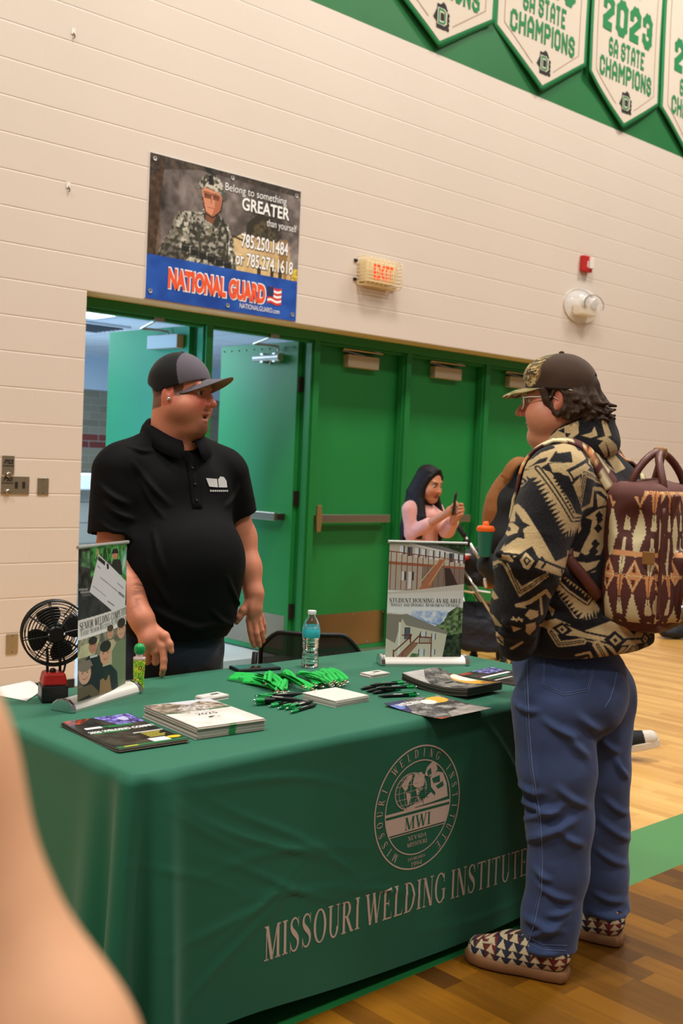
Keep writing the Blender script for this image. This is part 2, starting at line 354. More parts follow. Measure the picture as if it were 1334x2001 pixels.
# ---------------------------------------------------------------- small colour pictures for printed matter: numpy canvas -> colour attribute of a fine grid
def vnoise(h, w, cell, seed=0, octaves=3):
    g = np.random.default_rng(seed); out = np.zeros((h, w)); amp = 1.0; tot = 0
    for _ in range(octaves):
        gh, gw = int(h/cell)+3, int(w/cell)+3; R = g.random((gh, gw))
        y, x = np.arange(h)/cell, np.arange(w)/cell; yi, xi = y.astype(int), x.astype(int); fy, fx = (y-yi)[:, None], (x-xi)[None, :]
        fy, fx = fy*fy*(3-2*fy), fx*fx*(3-2*fx)
        a, b, c, d = R[yi][:, xi], R[yi][:, xi+1], R[yi+1][:, xi], R[yi+1][:, xi+1]
        out += amp*((a*(1-fx)+b*fx)*(1-fy)+(c*(1-fx)+d*fx)*fy); tot += amp; amp *= .5; cell = max(cell/2, 1)
    return out/tot
class Canvas:
    """x right, y down, in units where the picture is W x H (floats); n = samples per unit"""
    def __init__(s, W, H, n, col=(255, 255, 255)):
        s.W, s.H = W, H; s.w, s.h = int(round(W*n))+1, int(round(H*n))+1
        s.a = np.zeros((s.h, s.w, 3)); s.a[:] = col
        s.X, s.Y = np.meshgrid(np.linspace(0, W, s.w), np.linspace(0, H, s.h))
    def mask(s, pts):
        P = np.array(pts, float); x, y = s.X, s.Y; m = np.zeros(x.shape, bool)
        x0, x1, y0, y1 = P[:, 0].min(), P[:, 0].max(), P[:, 1].min(), P[:, 1].max()
        j0, j1 = np.searchsorted(s.X[0], [x0, x1]); i0, i1 = np.searchsorted(s.Y[:, 0], [y0, y1]); j1 += 1; i1 += 1
        xs, ys = x[i0:i1, j0:j1], y[i0:i1, j0:j1]; mm = np.zeros(xs.shape, bool)
        for k in range(len(P)):
            (ax, ay), (bx, by) = P[k], P[(k+1) % len(P)]
            if ay == by: continue
            mm ^= ((ay > ys) != (by > ys)) & (xs < (bx-ax)*(ys-ay)/(by-ay)+ax)
        m[i0:i1, j0:j1] = mm; return m
    def fill(s, m, col, alpha=1.0):
        al = m*alpha if not isinstance(alpha, np.ndarray) else m*alpha
        al = al[..., None]; s.a = s.a*(1-al)+np.asarray(col, float)*al; return s
    def poly(s, pts, col, alpha=1.0): return s.fill(s.mask(pts), col, alpha)
    def rect(s, x0, y0, x1, y1, col, alpha=1.0): return s.fill((s.X >= x0) & (s.X < x1) & (s.Y >= y0) & (s.Y < y1), col, alpha)
    def ell(s, cx, cy, rx, ry, col, alpha=1.0, rot=0):
        c, q = math.cos(rot), math.sin(rot); dx, dy = s.X-cx, s.Y-cy
        return s.fill(((dx*c+dy*q)/rx)**2+((-dx*q+dy*c)/ry)**2 < 1, col, alpha)
    def line(s, pts, w, col, alpha=1.0):
        m = np.zeros(s.X.shape, bool)
        for (ax, ay), (bx, by) in zip(pts[:-1], pts[1:]):
            dx, dy = bx-ax, by-ay; t = np.clip(((s.X-ax)*dx+(s.Y-ay)*dy)/(dx*dx+dy*dy+1e-12), 0, 1)
            m |= np.hypot(s.X-ax-t*dx, s.Y-ay-t*dy) < w/2
        return s.fill(m, col, alpha)
    def noise(s, cell, lo, hi, m=None, seed=0, alpha=1.0):
        n = vnoise(s.h, s.w, cell*s.w/s.W, seed)[..., None]; n = np.clip((n-.25)*2, 0, 1); c = np.asarray(lo, float)*(1-n)+np.asarray(hi, float)*n
        al = (np.ones(s.X.shape) if m is None else m.astype(float))[..., None]*alpha; s.a = s.a*(1-al)+c*al; return s
    def grad(s, m, c0, c1, y0, y1):
        t = np.clip((s.Y-y0)/(y1-y0), 0, 1)[..., None]; c = np.asarray(c0, float)*(1-t)+np.asarray(c1, float)*t
        s.a = np.where(m[..., None], c, s.a); return s
    def full(s): return np.ones(s.X.shape, bool)
    def text(s, txt, x, y, h, col, fn=None, centre=0, rot=0, alpha=1.0, **kw):
        V, Fc, w = (fn or sans)(txt, h, **kw); V = V-[w*centre, 0]; c, q = math.cos(rot), math.sin(rot)
        P = np.stack([x+V[:, 0]*c+V[:, 1]*q, y+V[:, 0]*q-V[:, 1]*c], 1); m = np.zeros(s.X.shape, bool)
        for f in Fc: m |= s.mask(P[list(f)])
        return s.fill(m, col, alpha)
    def mesh(s, pos):
        """pos(x, y) arrays -> (n,3); returns verts, quads, linear colours"""
        V = pos(s.X.ravel(), s.Y.ravel()); idx = np.arange(s.w*s.h).reshape(s.h, s.w)
        q = np.stack([idx[1:, :-1], idx[1:, 1:], idx[:-1, 1:], idx[:-1, :-1]], -1).reshape(-1, 4)
        return V, q, lin(np.clip(s.a, 0, 255)).reshape(-1, 3)
def picture(name, cv, o, ux, uy, m, parent, curve=None):
    """lay canvas cv out as a flat sheet: upper left at o, ux to the right, uy down"""
    o, ux, uy = np.array(o), np.array(Vector(ux).normalized()), np.array(Vector(uy).normalized())
    def pos(x, y):
        P = o+np.outer(x, ux)+np.outer(y, uy)
        return P if curve is None else P+curve(x, y)
    V, q, c = cv.mesh(pos); return obj(name, (V, q), m, parent, smooth=True, cols=c)
# ---------------------------------------------------------------- sculpting: distance fields on a grid, meshed by surface nets
def smin(a, b, k):
    if k <= 0: return np.minimum(a, b)
    h = np.clip(.5+.5*(b-a)/k, 0, 1); return b*(1-h)+a*h-k*h*(1-h)
class Sdf:
    def __init__(s, lo, hi, h):
        s.lo, s.h = np.array(lo, np.float32), h; s.n = [int(math.ceil((hi[i]-lo[i])/h))+1 for i in range(3)]
        s.d = np.full(s.n, 1.0, np.float32); s.ax = [s.lo[i]+h*np.arange(s.n[i], dtype=np.float32) for i in range(3)]
    def _win(s, lo, hi, k):
        sl = []
        for i in range(3):
            a = int(np.clip(math.floor((lo[i]-k-s.lo[i])/s.h)-1, 0, s.n[i])); b = int(np.clip(math.ceil((hi[i]+k-s.lo[i])/s.h)+2, 0, s.n[i])); sl.append(slice(a, b))
        g = (s.ax[0][sl[0]][:, None, None], s.ax[1][sl[1]][None, :, None], s.ax[2][sl[2]][None, None, :]); return tuple(sl), g
    def _put(s, lo, hi, k, fn, op='u'):
        sl, g = s._win(lo, hi, k+3*s.h)
        if any(x.stop <= x.start for x in sl): return s
        d = fn(*g).astype(np.float32); D = s.d[sl]
        if op == 'u': s.d[sl] = smin(D, d, k)
        elif op == 's': s.d[sl] = -smin(-D, d, k)
        return s
    def cone(s, a, b, ra, rb, k=.02, op='u'):
        a, b = np.array(a, float), np.array(b, float); ab = b-a; L2 = max(float(ab@ab), 1e-12); R = max(ra, rb)
        def fn(x, y, z):
            px, py, pz = x-a[0], y-a[1], z-a[2]; t = np.clip((px*ab[0]+py*ab[1]+pz*ab[2])/L2, 0, 1)
            return np.sqrt((px-t*ab[0])**2+(py-t*ab[1])**2+(pz-t*ab[2])**2)-(ra+(rb-ra)*t)
        return s._put(np.minimum(a, b)-R, np.maximum(a, b)+R, k, fn, op)
    def chain(s, pts, rs, k=.02, op='u'):
        for i in range(len(pts)-1): s.cone(pts[i], pts[i+1], rs[i], rs[i+1], k, op)
        return s
    def ell(s, c, r, R=None, k=.02, op='u'):
        c, r = np.array(c, float), np.array(r, float); Rm = np.eye(3) if R is None else np.array(R.to_3x3()); e = np.abs(Rm)@r
        def fn(x, y, z):
            px, py, pz = x-c[0], y-c[1], z-c[2]
            q = [(px*Rm[0, i]+py*Rm[1, i]+pz*Rm[2, i]) for i in range(3)]
            k0 = np.sqrt(sum((q[i]/r[i])**2 for i in range(3))); k1 = np.sqrt(sum((q[i]/r[i]**2)**2 for i in range(3)))+1e-9
            return k0*(k0-1)/k1
        return s._put(c-e, c+e, k, fn, op)
    def box(s, c, hs, R=None, rd=.01, k=.01, op='u'):
        c, hs = np.array(c, float), np.array(hs, float)-rd; Rm = np.eye(3) if R is None else np.array(R.to_3x3()); e = np.abs(Rm)@(hs+rd)
        def fn(x, y, z):
            px, py, pz = x-c[0], y-c[1], z-c[2]; q = [np.abs(px*Rm[0, i]+py*Rm[1, i]+pz*Rm[2, i])-hs[i] for i in range(3)]
            out = np.sqrt(sum(np.maximum(v, 0)**2 for v in q)); return out+np.minimum(np.maximum(np.maximum(q[0], q[1]), q[2]), 0)-rd
        return s._put(c-e, c+e, k, fn, op)
    def cut(s, p, n, k=.004):
        """remove what lies on the side n points to"""
        p, n = np.array(p, float), np.array(Vector(n).normalized()); x, y, z = s.ax[0][:, None, None], s.ax[1][None, :, None], s.ax[2][None, None, :]
        d = ((x-p[0])*n[0]+(y-p[1])*n[1]+(z-p[2])*n[2]).astype(np.float32); s.d = -smin(-s.d, -d, k); return s
    def mesh(s, smooth=2):
        d = s.d; I = d < 0; n = np.array(d.shape)
        cs = np.zeros(n-1, np.float32); P = np.zeros((3,)+tuple(n-1), np.float32) if False else None
        cnt = np.zeros(n-1, np.uint8)
        for a in (0, 1):
            for b in (0, 1):
                for c in (0, 1): cnt += I[a:n[0]-1+a, b:n[1]-1+b, c:n[2]-1+c]
        cell = np.argwhere((cnt > 0) & (cnt < 8)); ci = np.full(n-1, -1, np.int32); ci[tuple(cell.T)] = np.arange(len(cell))
        acc = np.zeros((len(cell), 3)); w = np.zeros(len(cell))
        co = [(0, 0, 0), (1, 0, 0), (0, 1, 0), (1, 1, 0), (0, 0, 1), (1, 0, 1), (0, 1, 1), (1, 1, 1)]
        val = np.stack([d[cell[:, 0]+o[0], cell[:, 1]+o[1], cell[:, 2]+o[2]] for o in co], 1)
        for i in range(8):
            for ax in range(3):
                if co[i][ax]: continue
                j = co.index(tuple(co[i][q]+(q == ax) for q in range(3))); a, b = val[:, i], val[:, j]; m = (a < 0) != (b < 0)
                t = np.where(m, a/np.where(m, a-b, 1), 0); p = np.tile(np.array(co[i], float), (len(cell), 1)); p[:, ax] += t
                acc[m] += p[m]; w[m] += 1
        V = (cell+acc/w[:, None])*s.h+s.lo
        Q = []
        for ax in range(3):
            u, v = (ax+1) % 3, (ax+2) % 3
            sa = [slice(None)]*3; sb = [slice(None)]*3; sa[ax] = slice(0, n[ax]-1); sb[ax] = slice(1, n[ax])
            A, B = I[tuple(sa)], I[tuple(sb)]; E = np.argwhere(A != B)
            E = E[(E[:, u] > 0) & (E[:, v] > 0) & (E[:, u] < n[u]-1) & (E[:, v] < n[v]-1)]
            fl = A[tuple(E.T)]
            def at(du, dv):
                e = E.copy(); e[:, u] -= du; e[:, v] -= dv; return ci[tuple(e.T)]
            q = np.stack([at(1, 1), at(0, 1), at(0, 0), at(1, 0)], 1); q[~fl] = q[~fl][:, ::-1]; Q.append(q)
        Q = np.concatenate(Q); return relax(V, Q, smooth), Q
def edges_of(Q): return np.concatenate([np.stack([Q[:, i], Q[:, (i+1) % Q.shape[1]]], 1) for i in range(Q.shape[1])])
def relax(V, Q, it, lam=.5):
    E = edges_of(Q); n = len(V); deg = np.bincount(E[:, 0], minlength=n)+np.bincount(E[:, 1], minlength=n); deg = np.maximum(deg, 1)[:, None]
    for i in range(it):
        for l in (lam, -lam*1.04):
            A = np.stack([np.bincount(E[:, 0], V[E[:, 1], k], n)+np.bincount(E[:, 1], V[E[:, 0], k], n) for k in range(3)], 1)
            V = V+l*(A/deg-V)
    return V
def normals(V, Q):
    a = np.cross(V[Q[:, 2]]-V[Q[:, 0]], V[Q[:, 3 % Q.shape[1]]]-V[Q[:, 1]]); N = np.zeros_like(V)
    for i in range(Q.shape[1]):
        for k in range(3): N[:, k] += np.bincount(Q[:, i], a[:, k], len(V))
    return N/(np.linalg.norm(N, axis=1)[:, None]+1e-12)
def subdiv(V, Q):
    """one round of plain quad splitting with smoothing"""
    E = np.sort(edges_of(Q), 1); key = E[:, 0].astype(np.int64)*len(V)+E[:, 1]; u, inv = np.unique(key, return_inverse=True)
    mid = (V[u//len(V)]+V[u % len(V)])/2; fc = V[Q].mean(1); n, ne, nf = len(V), len(u), len(Q); inv = inv.reshape(4, nf).T+n; c = np.arange(nf)+n+ne
    Q2 = np.concatenate([np.stack([Q[:, i], inv[:, i], c, inv[:, (i-1) % 4]], 1) for i in range(4)])
    return relax(np.concatenate([V, mid, fc]), Q2, 1), Q2
def wob(P, seed, fr, n=5, dirs=None):
    """smooth wrinkle field: a sum of sharpened waves"""
    g = np.random.default_rng(seed); out = np.zeros(len(P))
    for i in range(n):
        d = np.array(dirs[i % len(dirs)], float)+g.normal(0, .25, 3) if dirs is not None else g.normal(0, 1, 3); d /= np.linalg.norm(d)
        ph = P@d*fr*g.uniform(.7, 1.5)+g.uniform(0, 6)+1.2*np.sin(P@g.normal(0, 1, 3)*fr*.35+g.uniform(0, 6))
        out += 1-np.abs(np.sin(ph))**.7*1.6
    return out/n
def crease(V, Q, segs, k=1.0):
    """push soft folds out of a garment: segments given by the two ends as seen, width and height from r"""
    bv = BVHTree.FromPolygons([tuple(v) for v in V], [tuple(map(int, q)) for q in Q]); N = normals(V, Q); d_all = np.zeros(len(V))
    for a, b, r in segs:
        P_ = []
        for u in np.linspace(0, 1, max(14, int(math.hypot(b[0]-a[0], b[1]-a[1])/2.5))):
            x, y = a[0]+(b[0]-a[0])*u, a[1]+(b[1]-a[1])*u+6*math.sin(PI*u); r_ = ray(x, y).normalized(); h_ = bv.ray_cast(Vector((0, 0, EYE)), r_, 9)
            if h_[0] is not None: P_.append((tuple(h_[0]), math.sin(PI*(.08+.84*u))))
        if not P_: continue
        best = np.zeros(len(V)); low = np.zeros(len(V))
        for p_, w_ in P_: dd = np.linalg.norm(V-np.array(p_), axis=1); best = np.maximum(best, w_*np.exp(-(dd/(r*1.15))**2)); low = np.maximum(low, w_*np.exp(-(dd/(r*2.6))**2))
        d_all += (best*1.3-low*.42)*r*k
    return V+N*d_all[:, None]
# ================================================================ camera, light
cd = bpy.data.cameras.new('camera'); cam = bpy.data.objects.new('camera', cd); COL.objects.link(cam); SC.camera = cam
Mc = Matrix.Identity(4)
for k in range(3): Mc[k][0], Mc[k][1], Mc[k][2] = RIGHT[k], UP[k], -FWD[k]
Mc[2][3] = EYE; cam.matrix_world = Mc
cd.sensor_fit = 'VERTICAL'; cd.sensor_height = 36.0; cd.sensor_width = 24.0; cd.lens = F/2001*36.0; cd.clip_start = .05
cd.dof.use_dof = True; cd.dof.focus_distance = 3.75; cd.dof.aperture_fstop = 4.0
SC.view_settings.view_transform = 'Standard'; SC.view_settings.look = 'None'; SC.view_settings.gamma = 1; SC.view_settings.exposure = 0
w = bpy.data.worlds.new('gym air'); SC.world = w; w.use_nodes = True
w.node_tree.nodes['Background'].inputs[0].default_value = (1, .93, .86, 1); w.node_tree.nodes['Background'].inputs[1].default_value = .17
def area(name, loc, sx, sy, power, col, rot=(0, 0, 0)):
    l = bpy.data.lights.new(name, 'AREA'); l.shape = 'RECTANGLE'; l.size, l.size_y = sx, sy; l.energy = power; l.color = col
    o = bpy.data.objects.new(name, l); COL.objects.link(o); o.location = loc; o.rotation_euler = rot; return o
for i, x in enumerate((-2.5, 3.8, 10.0)):
    for j, y in enumerate((2.7, -3.0)):
        area('gym_lamp', (x, y, 9.0), 1.8, 1.2, 470 if j == 0 else 250, (1, .95, .885))
# ================================================================ surfaces of the room
def cmu():
    k = NT('painted_block'); k.b.inputs['Roughness'].default_value = .55
    co = k.obj(); s = k.node('ShaderNodeSeparateXYZ'); k.link(co, s.inputs[0])
    z = k.math('DIVIDE', s.outputs['Z'], .2032); row = k.math('FLOOR', z); fz = k.math('SUBTRACT', z, row)
    sh = k.math('MULTIPLY', k.math('MODULO', k.math('ADD', row, 1.0), 2.0), .5)
    x = k.math('ADD', k.math('DIVIDE', k.math('SUBTRACT', s.outputs['X'], 2.81-8.128), .4064), sh); fx = k.math('FRACT', x)
    def groove(f, w): return k.math('SMOOTH_MIN', k.math('DIVIDE', k.math('MINIMUM', f, k.math('SUBTRACT', 1.0, f)), w), 1.0, .25)
    gz = groove(fz, .03); gx = groove(fx, .012)
    gx2 = k.math('MULTIPLY_ADD', gx, .1, .9)
    h = k.math('MULTIPLY', gz, gx2)
    n1 = k.bump(h, .42, .006); n2 = k.bump(k.noise(90, 4), .16, .002, n1); k.link(n2, k.b.inputs['Normal'])
    f = k.noise(.9, 4)
    k.link(k.mix(f, rgba((205, 191, 177)), rgba((215, 200, 186))), k.b.inputs['Base Color']); return k.m
m_wall = cmu()
m_band = mat('green_wall_paint', (28, 104, 52), .6, var=(1.5, .08), bump=(120, .15, .002))
m_soffit = mat('soffit_paint', (214, 194, 150), .6, bump=(70, .3, .002))
XO0, XO1, ZO = 3.337, 8.40, 2.44
wb = MB(); wb.b2((-4, WALL, 0), (XO0, 6.3, 4.66)); wb.b2((XO1, WALL, 0), (17, 6.3, 4.66)); wb.b2((XO0, WALL, ZO), (XO1, 6.3, 4.66)); nb = len(wb.f)
wb.b2((-4, WALL, 4.66), (17, 6.3, 9.6))
o = struct('wall_back', wb, [m_wall, m_band, m_soffit], origin=(0, 0, 0))
for p in o.data.polygons:
    p.material_index = 1 if p.index >= nb else (2 if p.index == 12 else 0)
m_base = mat('black_rubber_baseboard', (22, 20, 20), .5)
bb = MB(); bb.b2((-4, WALL-.006, 0), (XO0, WALL, .1)); struct('baseboard_back', bb, m_base)
bb = MB(); bb.b2((XO1, WALL-.006, 0), (17, WALL, .1)); struct('baseboard_back', bb, m_base)
def wood(name, lo, hi, ln, wd, rough, var, gap=.02, coat=.15):
    """strip floor running along Y"""
    k = NT(name); b = k.b; s = k.node('ShaderNodeSeparateXYZ'); k.link(k.obj(), s.inputs[0])
    u = k.math('DIVIDE', s.outputs['X'], wd); iu = k.math('FLOOR', u); fu = k.math('FRACT', u)
    wn = k.node('ShaderNodeTexWhiteNoise', noise_dimensions='1D'); k.link(iu, wn.inputs['W'])
    v = k.math('ADD', k.math('DIVIDE', s.outputs['Y'], ln), k.math('MULTIPLY', wn.outputs['Value'], 7.0)); iv = k.math('FLOOR', v); fv = k.math('FRACT', v)
    cv = k.node('ShaderNodeCombineXYZ'); k.link(iu, cv.inputs[0]); k.link(iv, cv.inputs[1])
    w2 = k.node('ShaderNodeTexWhiteNoise', noise_dimensions='2D'); k.link(cv.outputs[0], w2.inputs['Vector'])
    mp = k.node('ShaderNodeMapping'); mp.inputs['Scale'].default_value = (22, 1.6, 1); k.link(k.obj(), mp.inputs[0])
    off = k.node('ShaderNodeVectorMath', operation='ADD'); k.link(mp.outputs[0], off.inputs[0]); k.link(w2.outputs['Color'], off.inputs[1])
    g = k.noise(2.2, 6, off.outputs[0], .65)
    f = k.math('ADD', k.math('MULTIPLY', w2.outputs['Value'], var), k.math('MULTIPLY', g, 1-var))
    rp = k.node('ShaderNodeValToRGB'); rp.color_ramp.elements[0].color = rgba(lo); rp.color_ramp.elements[1].color = rgba(hi)
    rp.color_ramp.elements[0].position, rp.color_ramp.elements[1].position = .25, .75; k.link(f, rp.inputs[0])
    k.link(rp.outputs[0], b.inputs['Base Color'])
    e = k.math('MINIMUM', k.math('MINIMUM', fu, k.math('SUBTRACT', 1.0, fu)), k.math('MULTIPLY', k.math('MINIMUM', fv, k.math('SUBTRACT', 1.0, fv)), ln/wd))
    gr = k.math('SMOOTH_MIN', k.math('DIVIDE', e, gap), 1.0, .3)
    k.link(k.bump(gr, .25, .001), b.inputs['Normal'])
    b.inputs['Specular IOR Level'].default_value = .5 if coat > .25 else .22; b.inputs['Roughness'].default_value = rough; b.inputs['Coat Weight'].default_value = coat; b.inputs['Coat Roughness'].default_value = .12; return k.m
m_maple = wood('maple_floor', (190, 136, 62), (224, 176, 98), .9, .057, .35, .5, coat=.35)
m_stain = wood('stained_floor', (84, 50, 6), (142, 92, 14), .55, .083, .46, .6)
m_stripe = mat('green_floor_paint', (40, 128, 66), .35, coat=.5, bump=(8, .05, .002))
fl = MB(); fl.b2((-6, 2.445, -.05), (18, 6.3, 0)); fl.b2((-6, 2.112, -.05), (18, 2.445, 0)); fl.b2((-6, -6, -.05), (18, 2.112, 0))
o = struct('floor', fl, [m_maple, m_stripe, m_stain], origin=(0, 0, 0))
for p in o.data.polygons: p.material_index = p.index//6
# ---------------------------------------------------------------- door frame
m_door = mat('green_door_paint', (28, 122, 56), .42, var=(2.0, .06), bump=(140, .06, .001))
m_frame = mat('green_frame_paint', (26, 114, 52), .4)
m_steel = mat('brushed_steel', (170, 160, 145), .38, 1.0, bump=(200, .08, .0005))
m_alu = mat('aluminium', (200, 198, 194), .42, .85)
m_closer = mat('closer_cover', (176, 164, 142), .5, .25)
m_kick = mat('kick_plate_steel', (160, 142, 116), .28, 1.0)
m_brass = mat('dull_bronze', (196, 164, 110), .4, .9)
m_dark = mat('dark_metal', (58, 50, 42), .5, .7)
ZD = 2.375; pitch = .977; MX = [4.367+pitch*i for i in range(-1, 5)]      # left edge of each upright's face
fr = MB(); fr.b2((XO0, 6.13, ZD), (XO1, 6.285, ZO)); fr.b2((XO0, 6.16, ZD-.02), (XO1, 6.22, ZD))
for i, x in enumerate(MX):
    x0, x1 = (XO0, x+.055) if i == 0 else ((x, XO1) if i == 5 else (x, x+.055))
    fr.b2((x0, 6.13, 0), (x1, 6.285, ZD))
    if i > 0: fr.b2((x0-.016, 6.15, 0), (x0, 6.215, ZD))
    if i < 5: fr.b2((x1, 6.15, 0), (x1+.016, 6.215, ZD))
struct('trim_1', fr, m_frame, bevel=.003)
th = MB(); th.b2((XO0, 6.1, 0), (XO1, 6.32, .012)); struct('trim_2', th, mat('threshold_metal', (190, 182, 168), .35, .9))
def door(n, hx, ang, latch=True, closer='box'):
    """hinge line on the right; local x runs from -W to 0, front face y=0"""
    W = pitch-.055-.006
    d = thing('door_%d' % n, None, None, (hx, 6.225 if ang == 0 else 6.262, 0), rad(ang), kind='structure')
    L = dict(local=True)
    lf = MB().b2((-W, 0, .012), (0, .045, ZD-.008)); lf_ = obj('door_leaf', lf, m_door, d, bevel=.002, **L)
    # kick plate, screws
    kp = MB().b2((-W+.03, -.0025, .05), (-.03, 0, .31)); kpo = obj('kick_plate', kp, m_kick, d, **L)
    sc = MB()
    for x in np.linspace(-W+.05, -.05, 6):
        for z in (.065, .295): sc.sph((x, -.003, z), .004, u=6, w=4)
    obj('screw', sc, m_steel, kpo, **L)
    # panic bar
    pb = MB(); pb.tube([(-W+.1, -.055, 1.055), (-.12, -.055, 1.055)], .03, 12, flat=1.0); pb.b2((-W+.09, -.085, 1.025), (-.1, -.05, 1.085))
    bar = obj('panic_bar', pb, m_steel, d, bevel=.004, **L)
    en = MB(); pr = [(-.02, -.1), (.018, -.1), (.024, -.04), (.03, 0), (.024, .04), (.018, .1), (-.02, .1), (-.026, 0)]
    Mx = Matrix.Translation((-W+.055, -.075, 1.055)) @ Matrix.Rotation(PI/2, 4, 'X'); en.prism(pr, .02, Mx); en.b2((-W+.035, -.08, 1.03), (-W+.1, 0, 1.08))
    obj('latch_housing', en, m_brass if ang == 0 else m_steel, bar, bevel=.003, **L)
    ec = MB(); ec.b2((-.1, -.05, 1.03), (-.075, 0, 1.08)); obj('end_cap', ec, m_dark, bar, bevel=.003, **L)
    hg = MB()
    for z in (.35, 1.2, 2.05): hg.tube([(.012, .03, z-.055), (.012, .03, z+.055)], .008, 8); hg.b2((-.002, .005, z-.055), (.012, .04, z+.055)); hg.b2((.012, .01, z-.055), (.02, .05, z+.055))
    obj('hinge', hg, m_dark, d, **L)
    cx = -W*.66 if ang == 0 else -W*.42
    if closer == 'box':
        cb = MB().b2((cx, -.062, 2.215), (cx+.33, 0, 2.31)); c = obj('door_closer', cb, m_closer, d, bevel=.005, **L)
    else:
        cb = MB(); cb.tube([(cx-.06, -.045, 2.25), (cx+.2, -.045, 2.25)], .026, 16); cb.b2((cx+.02, -.06, 2.215), (cx+.05, 0, 2.285)); cb.b2((cx+.16, -.06, 2.215), (cx+.19, 0, 2.285))
        cb.tube([(cx+.19, -.045, 2.25), (cx+.24, -.045, 2.25)], .032, 12); cb.tube([(cx+.12, -.045, 2.2), (cx+.13, -.045, 2.24)], .006, 8)
        c = obj('door_closer', cb, m_alu, d, smooth='auto', **L)
    ar = MB()
    if ang == 0:
        ar.tube([(cx-.05, -.05, 2.345), (cx+.37, -.05, 2.345)], .011, 8, flat=.7); ar.tube([(cx-.05, -.04, 2.335), (cx+.2, -.03, 2.312)], .008, 6); ar.b2((cx+.28, -.06, 2.335), (cx+.34, -.03, 2.372))
    else:
        ar.tube([(cx+.19, -.03, 2.3), (cx+.19, -.03, 2.335), (cx+.1, -.1, 2.345), (cx+.06, -.16, 2.345)], .009, 6)
        e = (d.matrix_world.inverted() @ Vector((hx-.32, 6.17, 2.362))); ar.tube([(cx+.06, -.16, 2.345), tuple(e)], .009, 6); ar.box(tuple(e), (.08, .05, .025), Matrix.Rotation(-rad(ang), 3, 'Z'))
    obj('closer_arm', ar, m_steel, c, smooth='auto', **L)
    if closer != 'box':
        for x in np.linspace(-W+.04, -.05, 10): obj('rivet', MB().sph((x, -.002, ZD-.05), .006, u=8, w=5), m_frame, lf_, **L)
    return d
door(1, MX[1]-.05, -85); door(2, MX[2]-.05, -88, closer='tube')
for i in (3, 4, 5): door(i, MX[i]-.003, 0)
# ---------------------------------------------------------------- the hallway beyond the open doors
def bricks():
    k = NT('tan_brick'); b = k.b; b.inputs['Roughness'].default_value = .75
    s = k.node('ShaderNodeSeparateXYZ'); k.link(k.obj(), s.inputs[0]); z = s.outputs['Z']
    cv = k.node('ShaderNodeCombineXYZ'); k.link(s.outputs['X'], cv.inputs[0]); k.link(z, cv.inputs[1])
    bt = k.node('ShaderNodeTexBrick', i_Scale=1.0, offset=.5); k.link(cv.outputs[0], bt.inputs['Vector'])
    for n, v in (('Brick Width', .25), ('Row Height', .085), ('Mortar Size', .005), ('Bias', 0)): bt.inputs[n].default_value = v
    bt.inputs['Color1'].default_value = rgba((128, 112, 86)); bt.inputs['Color2'].default_value = rgba((150, 132, 104)); bt.inputs['Mortar'].default_value = rgba((150, 140, 122))
    fr_ = k.math('FRACT', k.math('DIVIDE', k.math('SUBTRACT', z, 1.53), .68)); red = k.math('LESS_THAN', fr_, .25)
    rb = k.node('ShaderNodeTexBrick', i_Scale=1.0, offset=.5); k.link(cv.outputs[0], rb.inputs['Vector'])
    for n, v in (('Brick Width', .25), ('Row Height', .085), ('Mortar Size', .005)): rb.inputs[n].default_value = v
    rb.inputs['Color1'].default_value = rgba((116, 44, 34)); rb.inputs['Color2'].default_value = rgba((132, 56, 42)); rb.inputs['Mortar'].default_value = rgba((150, 140, 122))
    k.link(k.mix(red, bt.outputs['Color'], rb.outputs['Color']), b.inputs['Base Color']); return k.m
YH = 11.6
hw = MB().b2((0, YH, 0), (14, YH+.1, 2.22)); struct('wall_hall', hw, bricks(), origin=(0, YH, 0))
m_white = mat('white_gypsum', (206, 206, 204), .8)
hw = MB().b2((0, YH-.02, 2.22), (14, YH+.1, 2.7)); struct('trim_3', hw, m_white)
m_blk = NT('grey_block'); _bt = m_blk.node('ShaderNodeTexBrick', i_Scale=1.0, offset=.5)
_s = m_blk.node('ShaderNodeSeparateXYZ'); m_blk.link(m_blk.obj(), _s.inputs[0]); _c = m_blk.node('ShaderNodeCombineXYZ'); m_blk.link(_s.outputs['X'], _c.inputs[0]); m_blk.link(_s.outputs['Z'], _c.inputs[1])
m_blk.link(_c.outputs[0], _bt.inputs['Vector']); _bt.inputs['Brick Width'].default_value = .4; _bt.inputs['Row Height'].default_value = .2; _bt.inputs['Mortar Size'].default_value = .006
_bt.inputs['Color1'].default_value = rgba((150, 142, 128)); _bt.inputs['Color2'].default_value = rgba((162, 152, 138)); _bt.inputs['Mortar'].default_value = rgba((112, 106, 98))
m_blk.link(_bt.outputs['Color'], m_blk.b.inputs['Base Color'])
hc = MB().b2((3.5, 9.4, 0), (6.0, 9.6, 1.12)); struct('wall_low', hc, m_blk.m, origin=(0, 9.4, 0))
hc = MB().b2((3.45, 9.3, 1.12), (6.05, 9.75, 1.27)); struct('trim_4', hc, mat('white_ledge', (222, 220, 216), .5), bevel=.01)
k = NT('ceiling_tile'); s_ = k.node('ShaderNodeSeparateXYZ'); k.link(k.obj(), s_.inputs[0])
gx = k.math('FRACT', k.math('DIVIDE', s_.outputs['X'], .61)); gy = k.math('FRACT', k.math('DIVIDE', s_.outputs['Y'], .61))
ln = k.math('MAXIMUM', k.math('LESS_THAN', gx, .035), k.math('LESS_THAN', gy, .035))
k.link(k.mix(ln, rgba((226, 226, 224)), rgba((190, 190, 188))), k.b.inputs['Base Color']); k.b.inputs['Roughness'].default_value = .9
